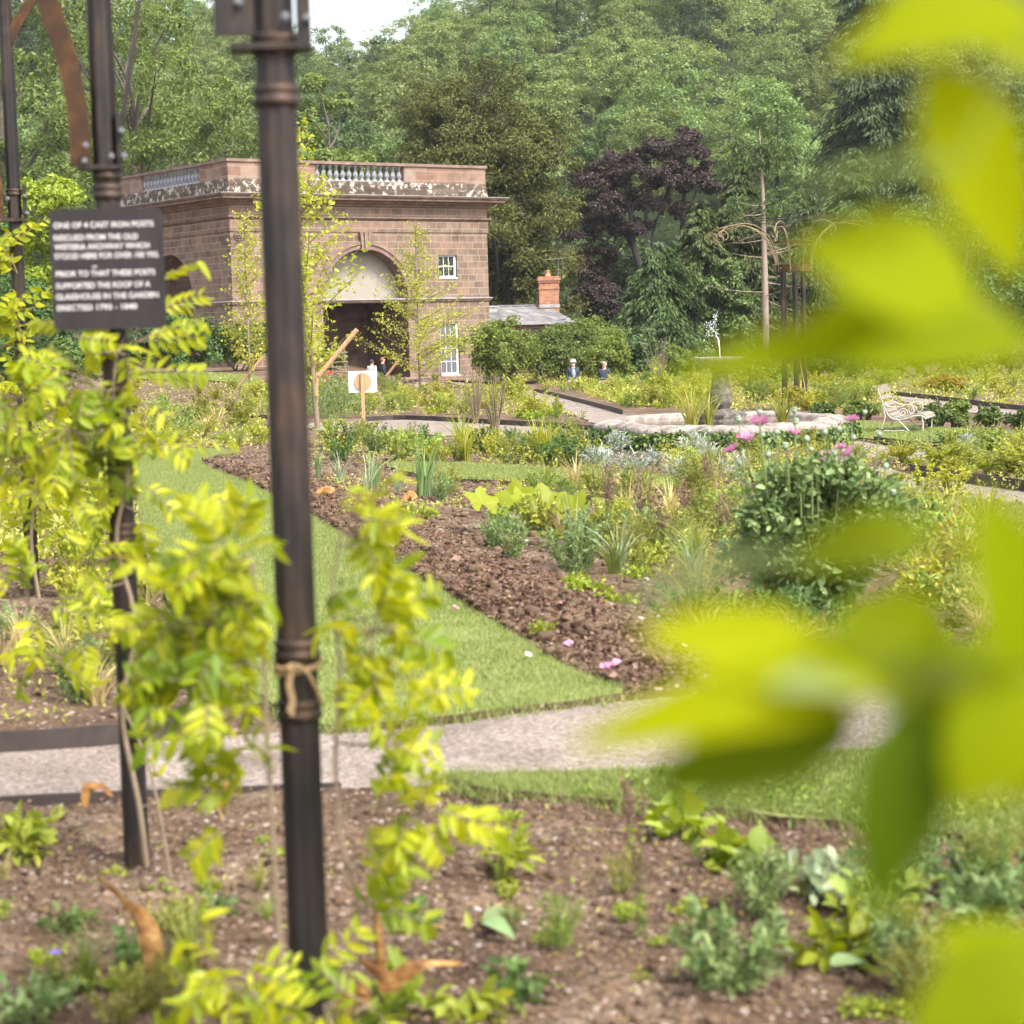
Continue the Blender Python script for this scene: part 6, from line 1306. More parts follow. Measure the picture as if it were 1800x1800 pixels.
# fallen petals
rng = np.random.default_rng(57)
for px, py, s, lab in ((803, 1092, .040, 'pink fallen petal on the lawn below the soil mound'), (930, 1176, .042, 'pale fallen petal lying on the lawn tip'), (1076, 1203, .060, 'bright pink fallen flower at the lawn corner'), (1003, 1163, .040, 'pink fallen petal at the edge between lawn and soil'),
                       (1124, 1121, .042, 'pale pink petal lying on the soil mound'), (1193, 1164, .044, 'pink fallen petal on soil near blurred leaves'), (1205, 1185, .040, 'whitish fallen petal lowest on the soil mound')):
    p = gp(px, py); m = MB(); z0 = .045 if inside(POLY['lawn'][0], np.array([p[0]]), np.array([p[1]]))[0] else .03
    for k in range(5 if s > .05 else 2):
        a = rng.uniform(0, 6.28); put(m, T_LEAF, np.array([[0, 0, .0]]) + rng.normal(0, .008, 3), np.array([[math.cos(a), math.sin(a), rng.uniform(.1, .7)]]), np.array([[.2, -.5, .8]]), s, .85, 0, True)
    o = m.build('fallen_petal', PETAL if 'pale' not in lab and 'whit' not in lab else leafmat('pale_petal%d' % px, [(.70, .48, .60), (.74, .58, .66)], .3)); o.location = (p[0], p[1], p[2] + z0); tag(o, lab, 'petal', 'fallen poppy petals')

# ------------------------------------------------------------------ bed plants: kinds
def pl_bushy(seed, h, w, n, leaf, asp=.5, up=.4, stems=10, tm=T_FOLD):
    rng = np.random.default_rng(seed); ml = MB(); P = []; D = []
    for i in range(stems):
        a = rng.uniform(0, 6.28); r = w * rng.uniform(.1, 1); e = np.array([math.cos(a) * r, math.sin(a) * r, h * rng.uniform(.55, 1) * (1 - .3 * r / w)]); C = catmull([(e[0] * .15, e[1] * .15, -.02), e * np.array([.6, .6, .6]), e], 5, False); tube(ml, C, np.linspace(h * .014, h * .006, len(C)), 4, 1, False)
        m = n // stems; k = rng.integers(2, len(C), m); p = C[k] + rng.normal(0, leaf * .35, (m, 3)); P.append(p); o = p.copy(); o[:, 2] = 0; D.append(unit(o) * .6 + rdir(rng, m) * .8 + np.array([0, 0, up]))
    P = np.concatenate(P); D = np.concatenate(D); put(ml, tm, P, D, np.array([0, 0, 1.]) + .6 * rng.normal(size=(len(P), 3)), leaf * rng.uniform(.6, 1.3, len(P)), asp, 0, tm is not T_FOLD); return ml
def pl_blades(seed, h, w, n, bw, arch=.5, tmx=None):
    rng = np.random.default_rng(seed); ml = MB(); k = 7
    for i in range(n):
        a = rng.uniform(0, 6.28); L = h * rng.uniform(.6, 1.2); out = np.array([math.cos(a), math.sin(a), 0]); t = np.linspace(0, 1, k)[:, None]; ar = arch * rng.uniform(.2, 1.5)
        C = out * (w * .25 * rng.random() + L * ar * t ** 2) + np.array([0, 0, 1]) * L * (t - .45 * ar * t ** 2.5); sv = np.array([-out[1], out[0], 0]); sv = unit(sv + .4 * rng.normal(size=3)); ww = bw * (1 - t ** 2.2) * .5 + .0005
        V = np.concatenate([C - sv * ww, C + sv * ww]); ml.add(V, [np.array([[j, j + 1, k + j + 1, k + j] for j in range(k - 1)])], 0, True)
    return ml
def pl_fern(seed, h, w, n, leaf, asp=.28):
    rng = np.random.default_rng(seed); ml = MB()
    for i in range(n):
        a = rng.uniform(0, 6.28); o = np.array([math.cos(a), math.sin(a), 0]); L = h * rng.uniform(.7, 1.25); t = np.linspace(0, 1, 12)[:, None]; C = o * w * rng.uniform(.5, 1.1) * t ** 1.3 + np.array([0, 0, 1]) * L * (1.25 * t - .55 * t * t); tube(ml, C, .004, 4, 1, False)
        sv = np.array([-o[1], o[0], 0])
        for s in (-1, 1): put(ml, T_FOLD, C[3:], sv * s + o * .5 + np.array([0, 0, .2]) + .25 * rng.normal(size=(9, 3)), np.array([0, 0, 1.]) + .4 * rng.normal(size=(9, 3)), leaf * (1.15 - t[3:, 0]), asp)
    return ml
def pl_spike(seed, h, n, ns):
    rng = np.random.default_rng(seed); ml = MB()
    for i in range(ns):
        e = np.array([rng.normal(0, h * .14), rng.normal(0, h * .14), h * rng.uniform(.75, 1.1)]); tube(ml, [(e[0] * .3, e[1] * .3, 0), e * .6, e], h * .006, 4, 1, False)
        for b in range(5):
            z0 = .55 + .09 * b; a = rng.uniform(0, 6.28); d = np.array([math.cos(a) * .35, math.sin(a) * .35, .9]); L = h * .26 * (1 - .12 * b); m = n // 5; t = rng.random(m)[:, None]; p = e * z0 + d * L * t + rng.normal(0, h * .012, (m, 3)); put(ml, T_FOLD, p, d + rdir(rng, m) * .8, rdir(rng, m), h * .035, .7, 2)
        m = 12; t = rng.uniform(.05, .5, m)[:, None]; put(ml, T_FOLD, e * t, rdir(rng, m) + np.array([0, 0, .3]), np.array([0, 0, 1.]) + .4 * rng.normal(size=(m, 3)), h * .12, .3, 0)
    return ml
KIND = {}
def kind(name, mb, mats): KIND[name] = mb.mesh(name, mats)
for v in range(3):
    kind('bushy_yellow%d' % v, pl_bushy(300 + v, .42, .30, 420, .062, .5), [L_YELL, STEMG])
    kind('bushy_mix%d' % v, pl_bushy(310 + v, .40, .32, 420, .060, .45), [L_MIX, STEMG])
    kind('bushy_green%d' % v, pl_bushy(320 + v, .38, .28, 420, .055, .5), [L_GREEN, STEMG])
    kind('feathery%d' % v, pl_bushy(330 + v, .50, .30, 620, .060, .16, .7, 14), [L_MIX, STEMG])
    kind('bluebush%d' % v, pl_bushy(340 + v, .45, .27, 560, .050, .40, .5, 14), [L_BLUE, STEMG])
    kind('silver%d' % v, pl_bushy(350 + v, .42, .28, 300, .10, .24, .7, 16), [L_SILV, STEMG])
    kind('fern%d' % v, pl_fern(360 + v, .42, .42, 13, .13), [L_YELL, STEMG])
    kind('grass%d' % v, pl_blades(370 + v, .50, .2, 60, .010, .6), [L_MIX])
    kind('straw%d' % v, pl_blades(375 + v, .42, .25, 55, .010, .8), [L_STRAW])
    kind('iris%d' % v, pl_blades(380 + v, .55, .2, 22, .030, .22), [L_BLUE])
    kind('leek%d' % v, pl_blades(385 + v, .48, .25, 24, .012, .40), [L_LEEK])
    kind('yellowgrass%d' % v, pl_blades(390 + v, .55, .2, 60, .012, .45), [L_YELL])
    kind('spike%d' % v, pl_spike(395 + v, .54, 90, 4), [L_MIX, STEMG, L_PURP])
    kind('low%d' % v, pl_bushy(400 + v, .14, .20, 160, .055, .7, .3, 8), [L_ACER, STEMG])
DESC = {'bushy_yellow': ('perennial_plant', 'bushy plant with yellow green leaves'), 'bushy_mix': ('perennial_plant', 'leafy olive green perennial plant'), 'bushy_green': ('perennial_plant', 'leafy darker green perennial plant'), 'feathery': ('feathery_plant', 'upright feathery leaved green plant'),
        'bluebush': ('perennial_plant', 'blue green leafy perennial plant'), 'silver': ('silver_plant', 'silver grey leaved plant'), 'fern': ('fern_plant', 'yellow green ferny plant with arching fronds'), 'grass': ('grass_clump', 'arching green grass clump'), 'straw': ('dry_clump', 'straw coloured dying bulb foliage clump'),
        'iris': ('iris_clump', 'upright blue green sword leaved clump'), 'leek': ('allium_clump', 'grey green strappy leaved clump'), 'yellowgrass': ('grass_clump', 'bright yellow green upright grass clump'), 'spike': ('sorrel_plant', 'tall weed with purple brown seed heads'), 'low': ('seedling_plant', 'small low bright green seedling clump')}
def plant(kd, px, py, s, where, rng, group):
    p = gp(px, py); o = link(DESC[kd][0], KIND[kd + str(rng.integers(0, 3))], None, (p[0], p[1], p[2])); o.rotation_euler = (rng.normal(0, .06), rng.normal(0, .06), rng.uniform(0, 6.28)); f = rng.uniform(.85, 1.15); o.scale = (s * f, s * f, s * f * rng.uniform(.85, 1.15))
    tag(o, DESC[kd][1] + ' ' + where, 'plant', group); return o
def scatter(poly, n, kinds, srange, where, seed, group, avoid=True, mind=0):
    rng = np.random.default_rng(seed); poly = np.array(poly, float); k = 0; tries = 0; lo, hi = poly.min(0), poly.max(0); names = list(kinds); pr = np.array([kinds[x] for x in names], float); pr /= pr.sum(); used = []
    while k < n and tries < n * 60:
        tries += 1; q = rng.uniform(lo, hi)
        if not inside(poly, q[:1], q[1:])[0]: continue
        g_ = gp0(*q)[:2]
        if avoid and not soil_ok(g_[None])[0]: continue
        if mind and any(np.hypot(*(g_ - u)) < mind for u in used): continue
        used.append(g_); plant(str(rng.choice(names, p=pr)), q[0], q[1], rng.uniform(*srange), where, rng, group); k += 1
# far bed between the two gravel paths
scatter([(470, 672), (700, 674), (860, 690), (960, 706), (1040, 738), (950, 742), (720, 730), (470, 735)], 74, {'bushy_yellow': 4, 'fern': 3, 'bushy_mix': 3, 'feathery': 2, 'grass': 1, 'low': 2}, (1.0, 1.7), 'in the bed between the two gravel paths', 1, 'plants of the bed between the gravel paths')
# far bed below the hedge
scatter([(700, 655), (900, 660), (1010, 676), (1110, 715), (1240, 722), (1240, 660), (1000, 650), (700, 646)], 80, {'bushy_yellow': 5, 'fern': 3, 'bushy_mix': 3, 'bushy_green': 1, 'low': 1}, (1.0, 1.75), 'in the far bed below the hedges', 2, 'plants of the far bed under the hedges')
scatter([(1280, 660), (1560, 655), (1800, 660), (1800, 712), (1560, 688), (1480, 735), (1300, 712)], 70, {'bushy_yellow': 4, 'fern': 2, 'bushy_mix': 4, 'bushy_green': 2, 'feathery': 2}, (.9, 1.5), 'in the far right bed around arbour and bench', 3, 'plants of the far right bed')
# taller clumps that hide the two men to the waist
_r = np.random.default_rng(17)
for px in range(960, 1130, 17): plant(str(_r.choice(['bushy_yellow', 'fern', 'bushy_mix'])), px + _r.uniform(-5, 5), _r.uniform(684, 694), _r.uniform(.8, 1.15), 'just in front of the two men', _r, 'plants in front of the two men')
# left far bed
scatter([(240, 672), (470, 675), (470, 790), (420, 790), (245, 785)], 44, {'bushy_yellow': 4, 'fern': 3, 'bushy_mix': 2, 'grass': 1, 'low': 3, 'straw': 1}, (.8, 1.4), 'in the bed beyond the curved lawn at left', 4, 'plants of the bed beyond the curved lawn')
scatter([(0, 660), (240, 660), (240, 900), (0, 980)], 40, {'bushy_yellow': 4, 'fern': 2, 'bushy_mix': 3, 'grass': 1, 'bushy_green': 2}, (.8, 1.4), 'at left behind the sign post foliage', 5, 'plants behind the sign post')
# strip just in front of the middle path
scatter([(550, 768), (700, 772), (850, 776), (1050, 795), (1060, 826), (900, 818), (700, 816), (550, 815)], 50, {'bushy_green': 3, 'bushy_mix': 4, 'bushy_yellow': 2, 'yellowgrass': 1, 'feathery': 1, 'leek': 1}, (.7, 1.1), 'in the strip before the middle path', 6, 'plants of the strip before the middle path')
plant('yellowgrass', 820, 812, 1.1, 'between lawn strip and middle path', np.random.default_rng(1), 'tuft beside the lawn strip')
for i, (px, py) in enumerate(((1000, 815), (1048, 822), (1065, 815), (1110, 830), (1150, 815), (1195, 838), (1085, 790), (1240, 820), (1285, 842))): plant('silver', px, py + 6, rng.uniform(.6, .85), 'in front of the fountain ivy', rng, 'silver plants in front of the fountain')
# iris and allium clumps behind the mound
for i, (px, py, kd, s) in enumerate(((560, 838, 'iris', .75), (600, 850, 'leek', .9), (648, 868, 'leek', 1.0), (660, 862, 'iris', .9), (742, 876, 'iris', .95), (755, 872, 'leek', .9), (700, 868, 'leek', .8), (790, 872, 'feathery', .8), (775, 880, 'bluebush', .6), (1088, 1010, 'leek', .9), (1080, 1012, 'grass', .75))): plant(kd, px, py, s, 'behind the dug soil mound', rng, 'strappy clumps behind the soil mound')
# main bed in focus
scatter([(840, 860), (1080, 850), (1290, 850), (1300, 1010), (1180, 1040), (1060, 1010), (980, 960), (880, 900)], 60, {'straw': 4, 'feathery': 4, 'grass': 3, 'low': 4, 'bushy_mix': 3, 'leek': 1}, (.5, .9), 'in the busy bed left of the poppies', 7, 'plants of the bed left of the poppies')
for px, py, s in ((870, 965, .85), (905, 985, .7), (1005, 1010, .9), (1030, 1000, .8), (1130, 965, .8)): plant('bluebush', px, py, s, 'on the upper slope of the soil mound', rng, 'green clumps on the soil mound')
for px, py, s in ((1065, 960, .95), (1150, 975, 1.0), (1215, 950, .95), (1270, 975, .9), (1170, 985, .8), (1240, 880, .8)): plant('spike', px, py, s, 'left of the pink poppies', rng, 'purple seed heads left of the poppies')
for px, py, s in ((1016, 1058, .75), (1085, 1068, .65), (735, 912, .9), (1010, 1030, .5), (690, 905, .6), (1060, 1040, .4), (960, 1136, .4), (1240, 1140, .8), (1260, 1170, .7)): plant('low', px, py, s, 'on the bare soil of the mound', rng, 'seedlings on the soil mound')
scatter([(1050, 706), (1100, 716), (1200, 724), (1230, 705), (1060, 695)], 16, {'low': 3, 'bushy_yellow': 2, 'bushy_mix': 2}, (.6, 1.0), 'between far path and fountain rim', 18, 'plants between the far path and the fountain')
scatter([(1180, 800), (1300, 790), (1500, 800), (1520, 850), (1200, 850)], 22, {'low': 3, 'bushy_mix': 3, 'grass': 2, 'silver': 1, 'feathery': 2}, (.5, .9), 'between fountain ivy and pink poppies', 19, 'plants between the fountain and the poppies')
# right of the poppies
scatter([(1560, 880), (1800, 910), (1800, 1100), (1600, 1060), (1560, 1000)], 36, {'straw': 2, 'grass': 2, 'yellowgrass': 2, 'feathery': 2, 'bushy_mix': 3, 'leek': 2, 'bushy_yellow': 2}, (.55, 1.0), 'to the right of the pink poppies', 8, 'plants right of the poppies')
scatter([(1550, 800), (1660, 812), (1800, 830), (1800, 845), (1660, 832), (1580, 818)], 26, {'bushy_yellow': 4, 'fern': 2, 'low': 3, 'yellowgrass': 1, 'bushy_mix': 2}, (.6, 1.0), 'between the two edging strips at right', 9, 'plants between the right edging strips')
scatter([(1610, 783), (1700, 788), (1800, 798), (1800, 812), (1700, 800)], 18, {'bushy_green': 2, 'bushy_mix': 3, 'silver': 1, 'low': 2, 'yellowgrass': 1}, (.6, .9), 'in front of the bench lawn', 10, 'plants in front of the bench lawn')
scatter([(1580, 855), (1700, 875), (1560, 870)], 8, {'low': 3, 'bushy_yellow': 2}, (.5, .8), 'on the edge of right gravel path', 12, 'plants on the edge of the right gravel path')
scatter([(1180, 1120), (1450, 1080), (1560, 1090), (1450, 1180), (1250, 1190)], 22, {'low': 4, 'grass': 2, 'bushy_green': 2, 'straw': 1}, (.5, .8), 'below the poppies behind blurred leaves', 13, 'plants below the poppies')
scatter([(1560, 1090), (1800, 1100), (1800, 1170), (1560, 1180)], 14, {'low': 4, 'grass': 2, 'straw': 2, 'bushy_mix': 2}, (.4, .7), 'above the path behind blurred leaves at right', 14, 'plants above the near path at right')
# left near bed behind the edging
scatter([(0, 1080), (170, 1100), (215, 1180), (180, 1240), (0, 1270)], 20, {'low': 3, 'bushy_green': 3, 'straw': 2, 'bluebush': 2, 'bushy_mix': 2}, (.4, .75), 'behind the near steel edging at left', 15, 'plants behind the near edging')
scatter([(240, 960), (330, 1120), (240, 1160), (60, 1040), (60, 960)], 20, {'low': 3, 'bushy_yellow': 3, 'straw': 2, 'grass': 1}, (.5, .9), 'left of the curved lawn', 16, 'plants left of the curved lawn')
# iris in the fountain
for px, Yd, s, n in ((1215, 28.6, 1.15, 'left of'), (1245, 28.9, .95, 'beside'), (1375, 28.4, 1.0, 'right of')):
    p = at(px, 735, Yd); m = pl_blades(int(px), .62, .25, 55, .022, .45); o = m.build('water_iris', leafmat('water_iris_leaf%d' % px, [(.20, .24, .04), (.36, .38, .08), (.50, .48, .16)], .35)); o.location = (p[0], p[1], FZ + .22); o.scale = (s, s, s); tag(o, 'arching yellow green water iris clump %s the fountain shaft' % n, 'plant', 'water irises in the fountain')
# thin twiggy shrubs
for px, py, top, lab in ((838, 745, 640, 'thin bare twiggy shrub, left one beside middle path'), (872, 768, 655, 'thin bare twiggy shrub, right one beside middle path'), (1160, 690, 590, 'upright twiggy shrub left of the fountain')):
    p = gp(px, py); rng = np.random.default_rng(px); H_ = at(px, top, p[1])[2] - p[2]; ms = MB(); ml = MB()
    for i in range(26):
        e = np.array([rng.normal(0, H_ * .14), rng.normal(0, H_ * .14), H_ * rng.uniform(.5, 1.0)]); C = catmull([(e[0] * .1, e[1] * .1, -.02), (e[0] * .5, e[1] * .5, e[2] * .55), e], 5, False); tube(ms, C, np.linspace(.012, .004, len(C)), 4)
        k = rng.integers(3, len(C), 9); put(ml, T_FOLD, C[k] + rng.normal(0, .015, (9, 3)), rdir(rng, 9), rdir(rng, 9), .05, .4)
    t = thing('twiggy_shrub', p, lab, 'shrub'); ms.build('stem', TWIG, t); ml.build('foliage', L_MIX, t)
# broad leaved yellow plant (like a gourd)
def broadleaf_mesh(rng, R, cup=.25, lob=5):
    k = 40; a = np.linspace(-2.75, 2.75, k); prof_ = 1 + .20 * np.cos(a * lob / 1.0) + .05 * np.cos(a * 17); m = MB(); V = [(0, 0, 0)]
    for f in (.35, .7, 1.0):
        for j in range(k): r_ = R * f * (1 + (prof_[j] - 1) * f); V.append((math.sin(a[j]) * r_, math.cos(a[j]) * r_ + R * .15, cup * R * f * f + .06 * R * f * math.cos(a[j] * lob) - .12 * R * f * (f > .8)))
    F = [(0, 1 + j, 2 + j) for j in range(k - 1)] + [(1 + i * k + j, 1 + (i + 1) * k + j, 2 + (i + 1) * k + j, 2 + i * k + j) for i in range(2) for j in range(k - 1)]
    m.add(V, F, 0, True); return m
GB = gp(950, 935); GY = GB[1]; rng = np.random.default_rng(91); GP_ = thing('gourd_plant', GB, 'sprawling plant with big lobed yellow green leaves in mid bed', 'plant'); ms = MB()
for px, py, R, tl, yw in ((848, 872, .11, .9, .4), (905, 868, .13, 1.1, -.3), (890, 885, .11, .6, .8), (960, 880, .15, 1.0, .2), (985, 905, .13, 1.2, -.5), (1005, 880, .12, .9, -.8), (930, 895, .13, .8, .5), (945, 915, .12, .9, -.2), (1040, 905, .10, .8, .9), (1085, 890, .10, 1.0, -.7), (1000, 930, .10, .7, 0), (880, 912, .10, .8, .3), (920, 872, .10, 1.1, .9), (1065, 900, .09, .9, 1.2)):
    e = at(px, py + 14, GY + rng.uniform(-.3, .3)) - GB; e[2] = max(e[2], .05); m = broadleaf_mesh(rng, R * 1.15); o = m.build('leaf', L_GOURD, GP_); o.location = tuple(e); o.rotation_euler = (tl * .85, rng.normal(0, .3), yw); tube(ms, [(e[0] * .4, e[1] * .4, 0), (e[0] * .8, e[1] * .8, e[2] * .7), e], .006, 5)
ms.build('stem', STEMG, GP_)
# foreground weeds and seedlings on the near bed
def weed(px, py, h, w, n, leaf, lm, label, seed, asp=.45, stems=16, tm=T_MID, name='weed_plant'):
    p = gp(px, py); m = pl_bushy(seed, h, w, n, leaf, asp, .5, stems, tm); t = m.build(name, [lm, STEMG]); t.location = tuple(p); tag(t, label, 'plant'); return t
weed(1265, 1745, .22, .20, 700, .036, L_WEED, 'bushy green weed on the near soil, biggest of the foreground', 501, .4, 22)
weed(1340, 1610, .20, .13, 420, .032, L_WEED, 'upright bushy weed beneath the hanging blurred leaf', 502, .35, 16)
weed(1740, 1690, .26, .15, 600, .036, L_WEED, 'tall green weed at lower right, partly behind blurred leaves', 503, .4, 18)
weed(1690, 1590, .15, .13, 160, .038, L_GREEN, 'small leafy weed on the near bed at right', 504)
weed(1290, 1530, .09, .10, 60, .07, L_ACER, 'round bright green young plant on the near bed below the verge', 505, .8, 10)
weed(1185, 1470, .07, .10, 40, .085, L_ACER, 'broad leaved seedling at the verge edge', 506, .8, 8)
weed(40, 1505, .11, .10, 150, .06, L_ACER, 'tufted lettuce green plant at left edge of the near bed', 507, .45, 14)
weed(130, 1640, .07, .07, 80, .035, L_GREEN, 'small green seedling left of the withered orange leaf', 508)
weed(60, 1790, .10, .16, 200, .035, L_WEED, 'low grey green mat plant in the lower left corner', 509)
weed(390, 1610, .06, .07, 60, .035, L_GREEN, 'tiny green seedling between the two posts', 510)
weed(880, 1540, .10, .09, 90, .06, L_ACER, 'light green leafy weed right of the wisteria shoots', 511, .35, 10)
weed(905, 1770, .10, .07, 60, .045, L_GREEN, 'small upright weed at bottom centre', 512, .5, 6)
weed(1560, 1620, .12, .12, 90, .06, L_MIX, 'weed with yellowing leaves right of the hanging blurred leaf', 513, .6, 9)
weed(720, 1620, .05, .06, 40, .035, L_GREEN, 'tiny weed beside the withered leaves', 514)
weed(1440, 1580, .11, .10, 80, .06, L_LEEK, 'pale leaved young plant beside the hanging blurred leaf', 515, .6, 9)
weed(1450, 1690, .10, .09, 60, .07, L_GOURD, 'yellow tipped dock seedling on the near soil', 516, .5, 7)
weed(250, 1700, .08, .10, 90, .045, L_GREEN, 'low green weed below the withered orange leaf', 517)
weed(1780, 1600, .12, .10, 90, .05, L_GREEN, 'green weed by the right edge of the near bed', 518)
weed(700, 1790, .09, .12, 80, .06, L_ACER, 'pale green seedlings at the bottom edge right of the front post', 519, .5, 9)
weed(840, 1800, .05, .08, 40, .06, L_ACER, 'flat bright seedlings at the very bottom, left of centre', 520, .6, 6)
rng = np.random.default_rng(92)
for px, py, s, w_ in ((1118, 1560, .60, 'left of centre'), (1410, 1580, .52, 'by the verge'), (1125, 1650, .45, 'in front')): plant('spike', px, py, s, 'on the near bed ' + w_, rng, 'sorrel seed heads on the near bed')
scatter([(0, 1640), (330, 1640), (360, 1800), (0, 1800)], 12, {'low': 4, 'feathery': 2, 'bushy_mix': 2, 'grass': 2}, (.22, .42), 'low on the near bed at bottom left', 31, 'small weeds of the near bed at bottom left')
scatter([(1480, 1510), (1800, 1510), (1800, 1800), (1520, 1800)], 30, {'low': 4, 'feathery': 4, 'bluebush': 3, 'bushy_mix': 2}, (.25, .50), 'on the near bed at bottom right', 32, 'small weeds of the near bed at bottom right')
scatter([(620, 1420), (1250, 1450), (1250, 1800), (640, 1800)], 16, {'low': 5, 'feathery': 1}, (.14, .30), 'on the bare middle of the near bed', 33, 'tiny seedlings in the middle of the near bed')
scatter([(0, 1420), (500, 1400), (500, 1640), (0, 1640)], 12, {'low': 5, 'grass': 1, 'straw': 1}, (.16, .34), 'on the near bed around the sign post', 34, 'tiny seedlings round the sign post')
# hosta leaf lying on the soil
def flat_leaf(px, py, L, wd, az, lm, label, lift=.02, droop=.3, name='broad_leaf', pitch=.25):
    p = gp(px, py); m = MB(); d = np.array([[math.cos(az), math.sin(az), pitch]]); T2 = _leaf((0, .1, .3, .55, .8, 1), (.15, .7, 1, .9, .5, 0), .22, droop); put(m, T2, np.zeros((1, 3)), d, np.array([[0, -.35, 1.]]), L, wd / L, 0, True); o = m.build(name, lm); o.location = (p[0], p[1], p[2] + lift); tag(o, label, 'leaf'); return o
L_HOSTA = leafmat('sage_leaf', [(.15, .22, .085), (.19, .26, .11)], .2, .5)
flat_leaf(850, 1635, .115, .062, .15, L_HOSTA, 'pale green broad leaf lying flat on the near soil, upper of two', .03, .35); flat_leaf(850, 1640, .11, .055, -.9, L_HOSTA, 'pale green pointed leaf drooping on the near soil, lower of two', .03, .5)
flat_leaf(825, 1632, .05, .02, 1.9, L_ACER, 'small upright bright shoot beside the flat pale leaves', .0, .1, 'shoot', 1.5)
flat_leaf(1480, 1600, .085, .05, -.2, L_HOSTA, 'pale leaf on soil just left of the hanging blurred leaf', .03, .3); flat_leaf(1590, 1600, .09, .05, -.4, L_HOSTA, 'pale grey leaf on soil just right of the hanging blurred leaf', .03, .3)
flat_leaf(1460, 1710, .09, .05, .1, L_HOSTA, 'pale leaf on soil behind the big foreground weed', .02, .3)
# withered orange leaves
WITH = noisemat('withered_blade', [(0.30, (.10, .045, .02)), (0.45, (.26, .12, .035)), (0.58, (.38, .22, .07)), (0.72, (.46, .35, .20))], 26, 5, 0.75, 0.5, 120, bdist=.004)
def withered(pts, Y, wd, label, lm=None):
    C = catmull([at(px, py, Y + dy) for px, py, dy in pts], 9, False); zb = C[0].copy(); t = unit(np.gradient(C, axis=0)); view = unit(C - CP); sv = unit(np.cross(t, view)); up = np.cross(sv, t); n = len(C); s = np.linspace(0, 1, n)
    r_ = np.random.default_rng(int(abs(pts[0][0]) * 7 + pts[-1][1])); tw = (np.linspace(-.3, 1.5, n) + .25 * np.sin(s * 9 + r_.uniform(0, 6)))[:, None]; s2 = sv * np.cos(tw) + up * np.sin(tw); u2 = np.cross(s2, t)
    w_ = wd * (np.sin(np.pi * np.clip(s * .9 + .08, 0, 1)) ** .6) * 1.0 * (1 + .5 * (fbm(s * 7, s * 0 + r_.uniform(0, 9), 3, 3) - .45) * 2) / 1.7; V = []
    for u in np.linspace(-1, 1, 7):
        V.append(C + s2 * (w_ * u * (.75 + .1 * abs(u)))[:, None] + u2 * (w_ * (.42 * u * u + .25 * (fbm(s * 11 + u * 3, s * 0 + u * 5, 9, 2) - .4)))[:, None])
    V = np.concatenate(V) - zb; i = np.arange(n - 1); m = MB(); m.add(V, [np.concatenate([np.stack([a * n + i, a * n + i + 1, (a + 1) * n + i + 1, (a + 1) * n + i], 1) for a in range(6)])], 0, True); o = m.build('withered_leaf', WITH); o.location = tuple(zb); tag(o, label, 'leaf', 'withered orange leaves on the near bed'); return o
withered([(275, 1745, 0), (262, 1650, 0), (225, 1600, .05), (172, 1545, .1)], 4.75, .055, 'curled orange withered leaf left of the front post')
withered([(665, 1740, 0), (690, 1725, 0), (740, 1690, 0), (812, 1692, .05)], 4.45, .042, 'long orange withered leaf pointing right on near soil')
withered([(670, 1740, 0), (665, 1690, 0), (660, 1620, .0), (655, 1590, 0)], 4.45, .028, 'thin upright orange withered leaf beside front post')
withered([(690, 1720, 0), (660, 1710, 0), (630, 1690, 0)], 4.4, .035, 'short orange withered leaf leaning to the front post')
withered([(150, 1420, 0), (155, 1385, 0), (180, 1380, 0), (200, 1400, 0)], 6.1, .035, 'tan withered leaf arching beside the near path at left')
withered([(385, 1420, 0), (395, 1385, 0), (415, 1375, 0), (420, 1380, 0)], 6.2, .03, 'tan withered leaf between posts at path edge')
withered([(600, 1800, 0), (615, 1760, 0), (640, 1730, 0), (650, 1765, 0)], 4.25, .05, 'pale curled withered leaf at the foot of the front post')
withered([(560, 870, 0), (575, 858, 0), (590, 862, 0)], 19, .10, 'small brown withered clump on the mound top, left part')
withered([(715, 880, 0), (722, 868, 0), (735, 872, 0)], 17.5, .12, 'orange withered clump on top of the soil mound')
# a violet flower and a few white ones
p = gp(100, 1720); m = MB(); ml_ = MB(); tube(ml_, [(0, 0, 0), (.004, 0, .03), (.0, 0, .06)], .002, 5); put(m, T_MID, np.tile([0, 0, .06], (6, 1)), np.array([[math.cos(a), math.sin(a), .7] for a in np.linspace(0, 6.28, 7)[:6]]), np.array([0, 0, 1.]), .022, .6); t = thing('violet_flower', p, 'tiny violet flower low on the near bed at left', 'flower'); m.build('petals', PETALV, t); ml_.build('stem', STEMG, t)
# ground cover between the plants
m = MB(); rng = np.random.default_rng(93)
def cover(poly, n, size, hmax, keep=lambda q: soil_ok(q), thr=.36):
    poly = np.array(poly, float); lo, hi = poly.min(0), poly.max(0); q = rng.uniform(lo, hi, (n * 3, 2)); q = q[inside(poly, q[:, 0], q[:, 1])][:n]; g_ = gpv(q); ok = keep(g_[:, :2]); g_ = g_[ok]; cl = fbm(g_[:, 0] * 1.3, g_[:, 1] * .8, 44, 3); sel = cl > thr; g_ = g_[sel]; cl = cl[sel]; k = len(g_)
    g_[:, 2] = GZ(g_[:, 0], g_[:, 1]) + rng.random(k) ** 1.6 * hmax * np.clip((cl - .33) * 6, .3, 1.5); put(m, T_FOLD, g_, rdir(rng, k) + np.array([0, 0, .5]), np.array([0, 0, 1.]) + .6 * rng.normal(size=(k, 3)), size * rng.uniform(.5, 1.3, k), rng.uniform(.3, .7, k))
cover([(450, 668), (900, 680), (1060, 738), (720, 730), (450, 738)], 9000, .085, .28)
cover([(690, 650), (1000, 655), (1260, 655), (1260, 720), (1100, 712), (1000, 684), (880, 664), (690, 656)], 13000, .11, .28)
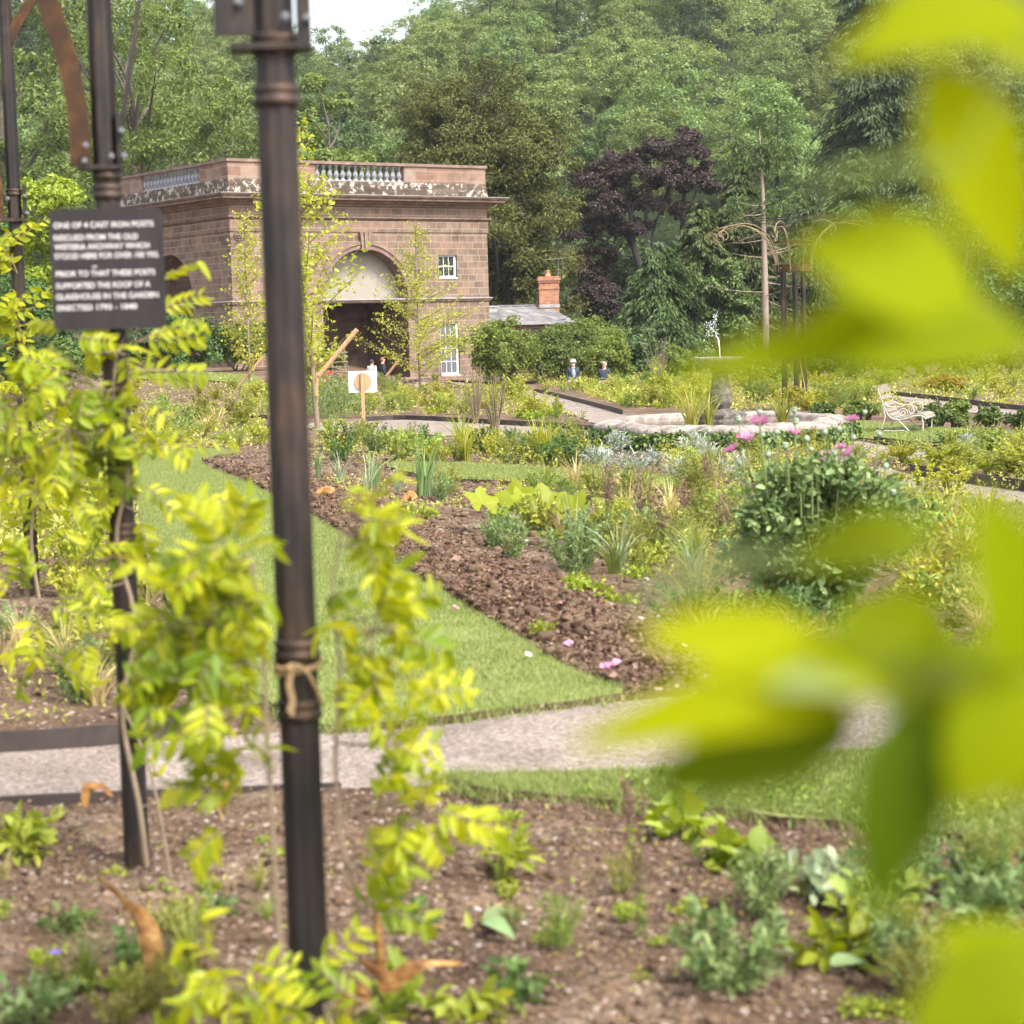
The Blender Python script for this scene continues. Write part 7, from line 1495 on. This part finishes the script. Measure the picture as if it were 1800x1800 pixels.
cover([(1260, 655), (1800, 655), (1800, 720), (1260, 725)], 14000, .09, .26)
cover([(240, 668), (470, 672), (470, 790), (240, 790)], 6000, .07, .2)
cover([(0, 660), (240, 665), (240, 960), (0, 1000)], 8000, .07, .25)
cover([(550, 768), (1060, 790), (1060, 830), (550, 815)], 5000, .05, .16)
cover([(840, 855), (1300, 850), (1310, 1010), (1180, 1040), (1000, 960)], 8000, .035, .14)
cover([(1560, 790), (1800, 800), (1800, 1090), (1560, 1060)], 9000, .042, .16)
cover([(560, 840), (800, 850), (860, 900), (700, 890), (580, 862)], 1500, .035, .08)
cover([(1180, 1100), (1560, 1080), (1800, 1110), (1800, 1170), (1250, 1200)], 4000, .035, .10)
cover([(0, 1060), (240, 1060), (400, 1230), (215, 1270), (0, 1280)], 900, .03, .05)
cover([(0, 1420), (900, 1400), (1800, 1500), (1800, 1800), (0, 1800)], 700, .02, .02)
cover([(1150, 795), (1560, 790), (1560, 870), (1180, 850)], 5000, .05, .16)
cover([(890, 664), (1010, 688), (1100, 714), (1240, 720), (1240, 690), (1000, 664)], 7000, .10, .30, thr=.2)
cover([(1040, 700), (1100, 716), (1240, 722), (1250, 690), (1010, 682)], 5000, .10, .30)
cover([(880, 655), (1130, 655), (1240, 680), (1000, 684)], 5000, .12, .36)
o = m.build('ground_cover', L_COVER); tag(o, 'low mixed leafy ground cover between the bed plants', 'ground cover', kind='stuff')
m = MB(); cover([(790, 1385), (1150, 1372), (1700, 1322), (1850, 1320), (1850, 1500), (1500, 1460), (1000, 1415)], 11000, .026, .04, lambda q: np.ones(len(q), bool), .30)
L_CLOV = leafmat('clover_leaf', [(.11, .17, .025), (.18, .25, .04), (.27, .33, .07)], .35, .5, 0, 0)
o = m.build('clover', L_CLOV); tag(o, 'small leaved clover and weeds in the grass verge below the near path', 'clover', kind='stuff')

# ------------------------------------------------------------------ thin summer haze
m, n_, nd, lk = newmat('haze'); pv = N(nd, 'VolumePrincipled'); pv.inputs['Color'].default_value = (0.92, 0.95, 0.98, 1); pv.inputs['Density'].default_value = 0.00015; pv.inputs['Anisotropy'].default_value = 0.2
o = N(nd, 'OutputMaterial'); lk.new(pv.outputs[0], o.inputs['Volume'])
mb = MB(); boxab(mb, (-400, -40, -60), (400, 700, 95)); o = mb.build('haze', m); tag(o, 'thin pale summer haze over the valley', 'haze', kind='stuff')
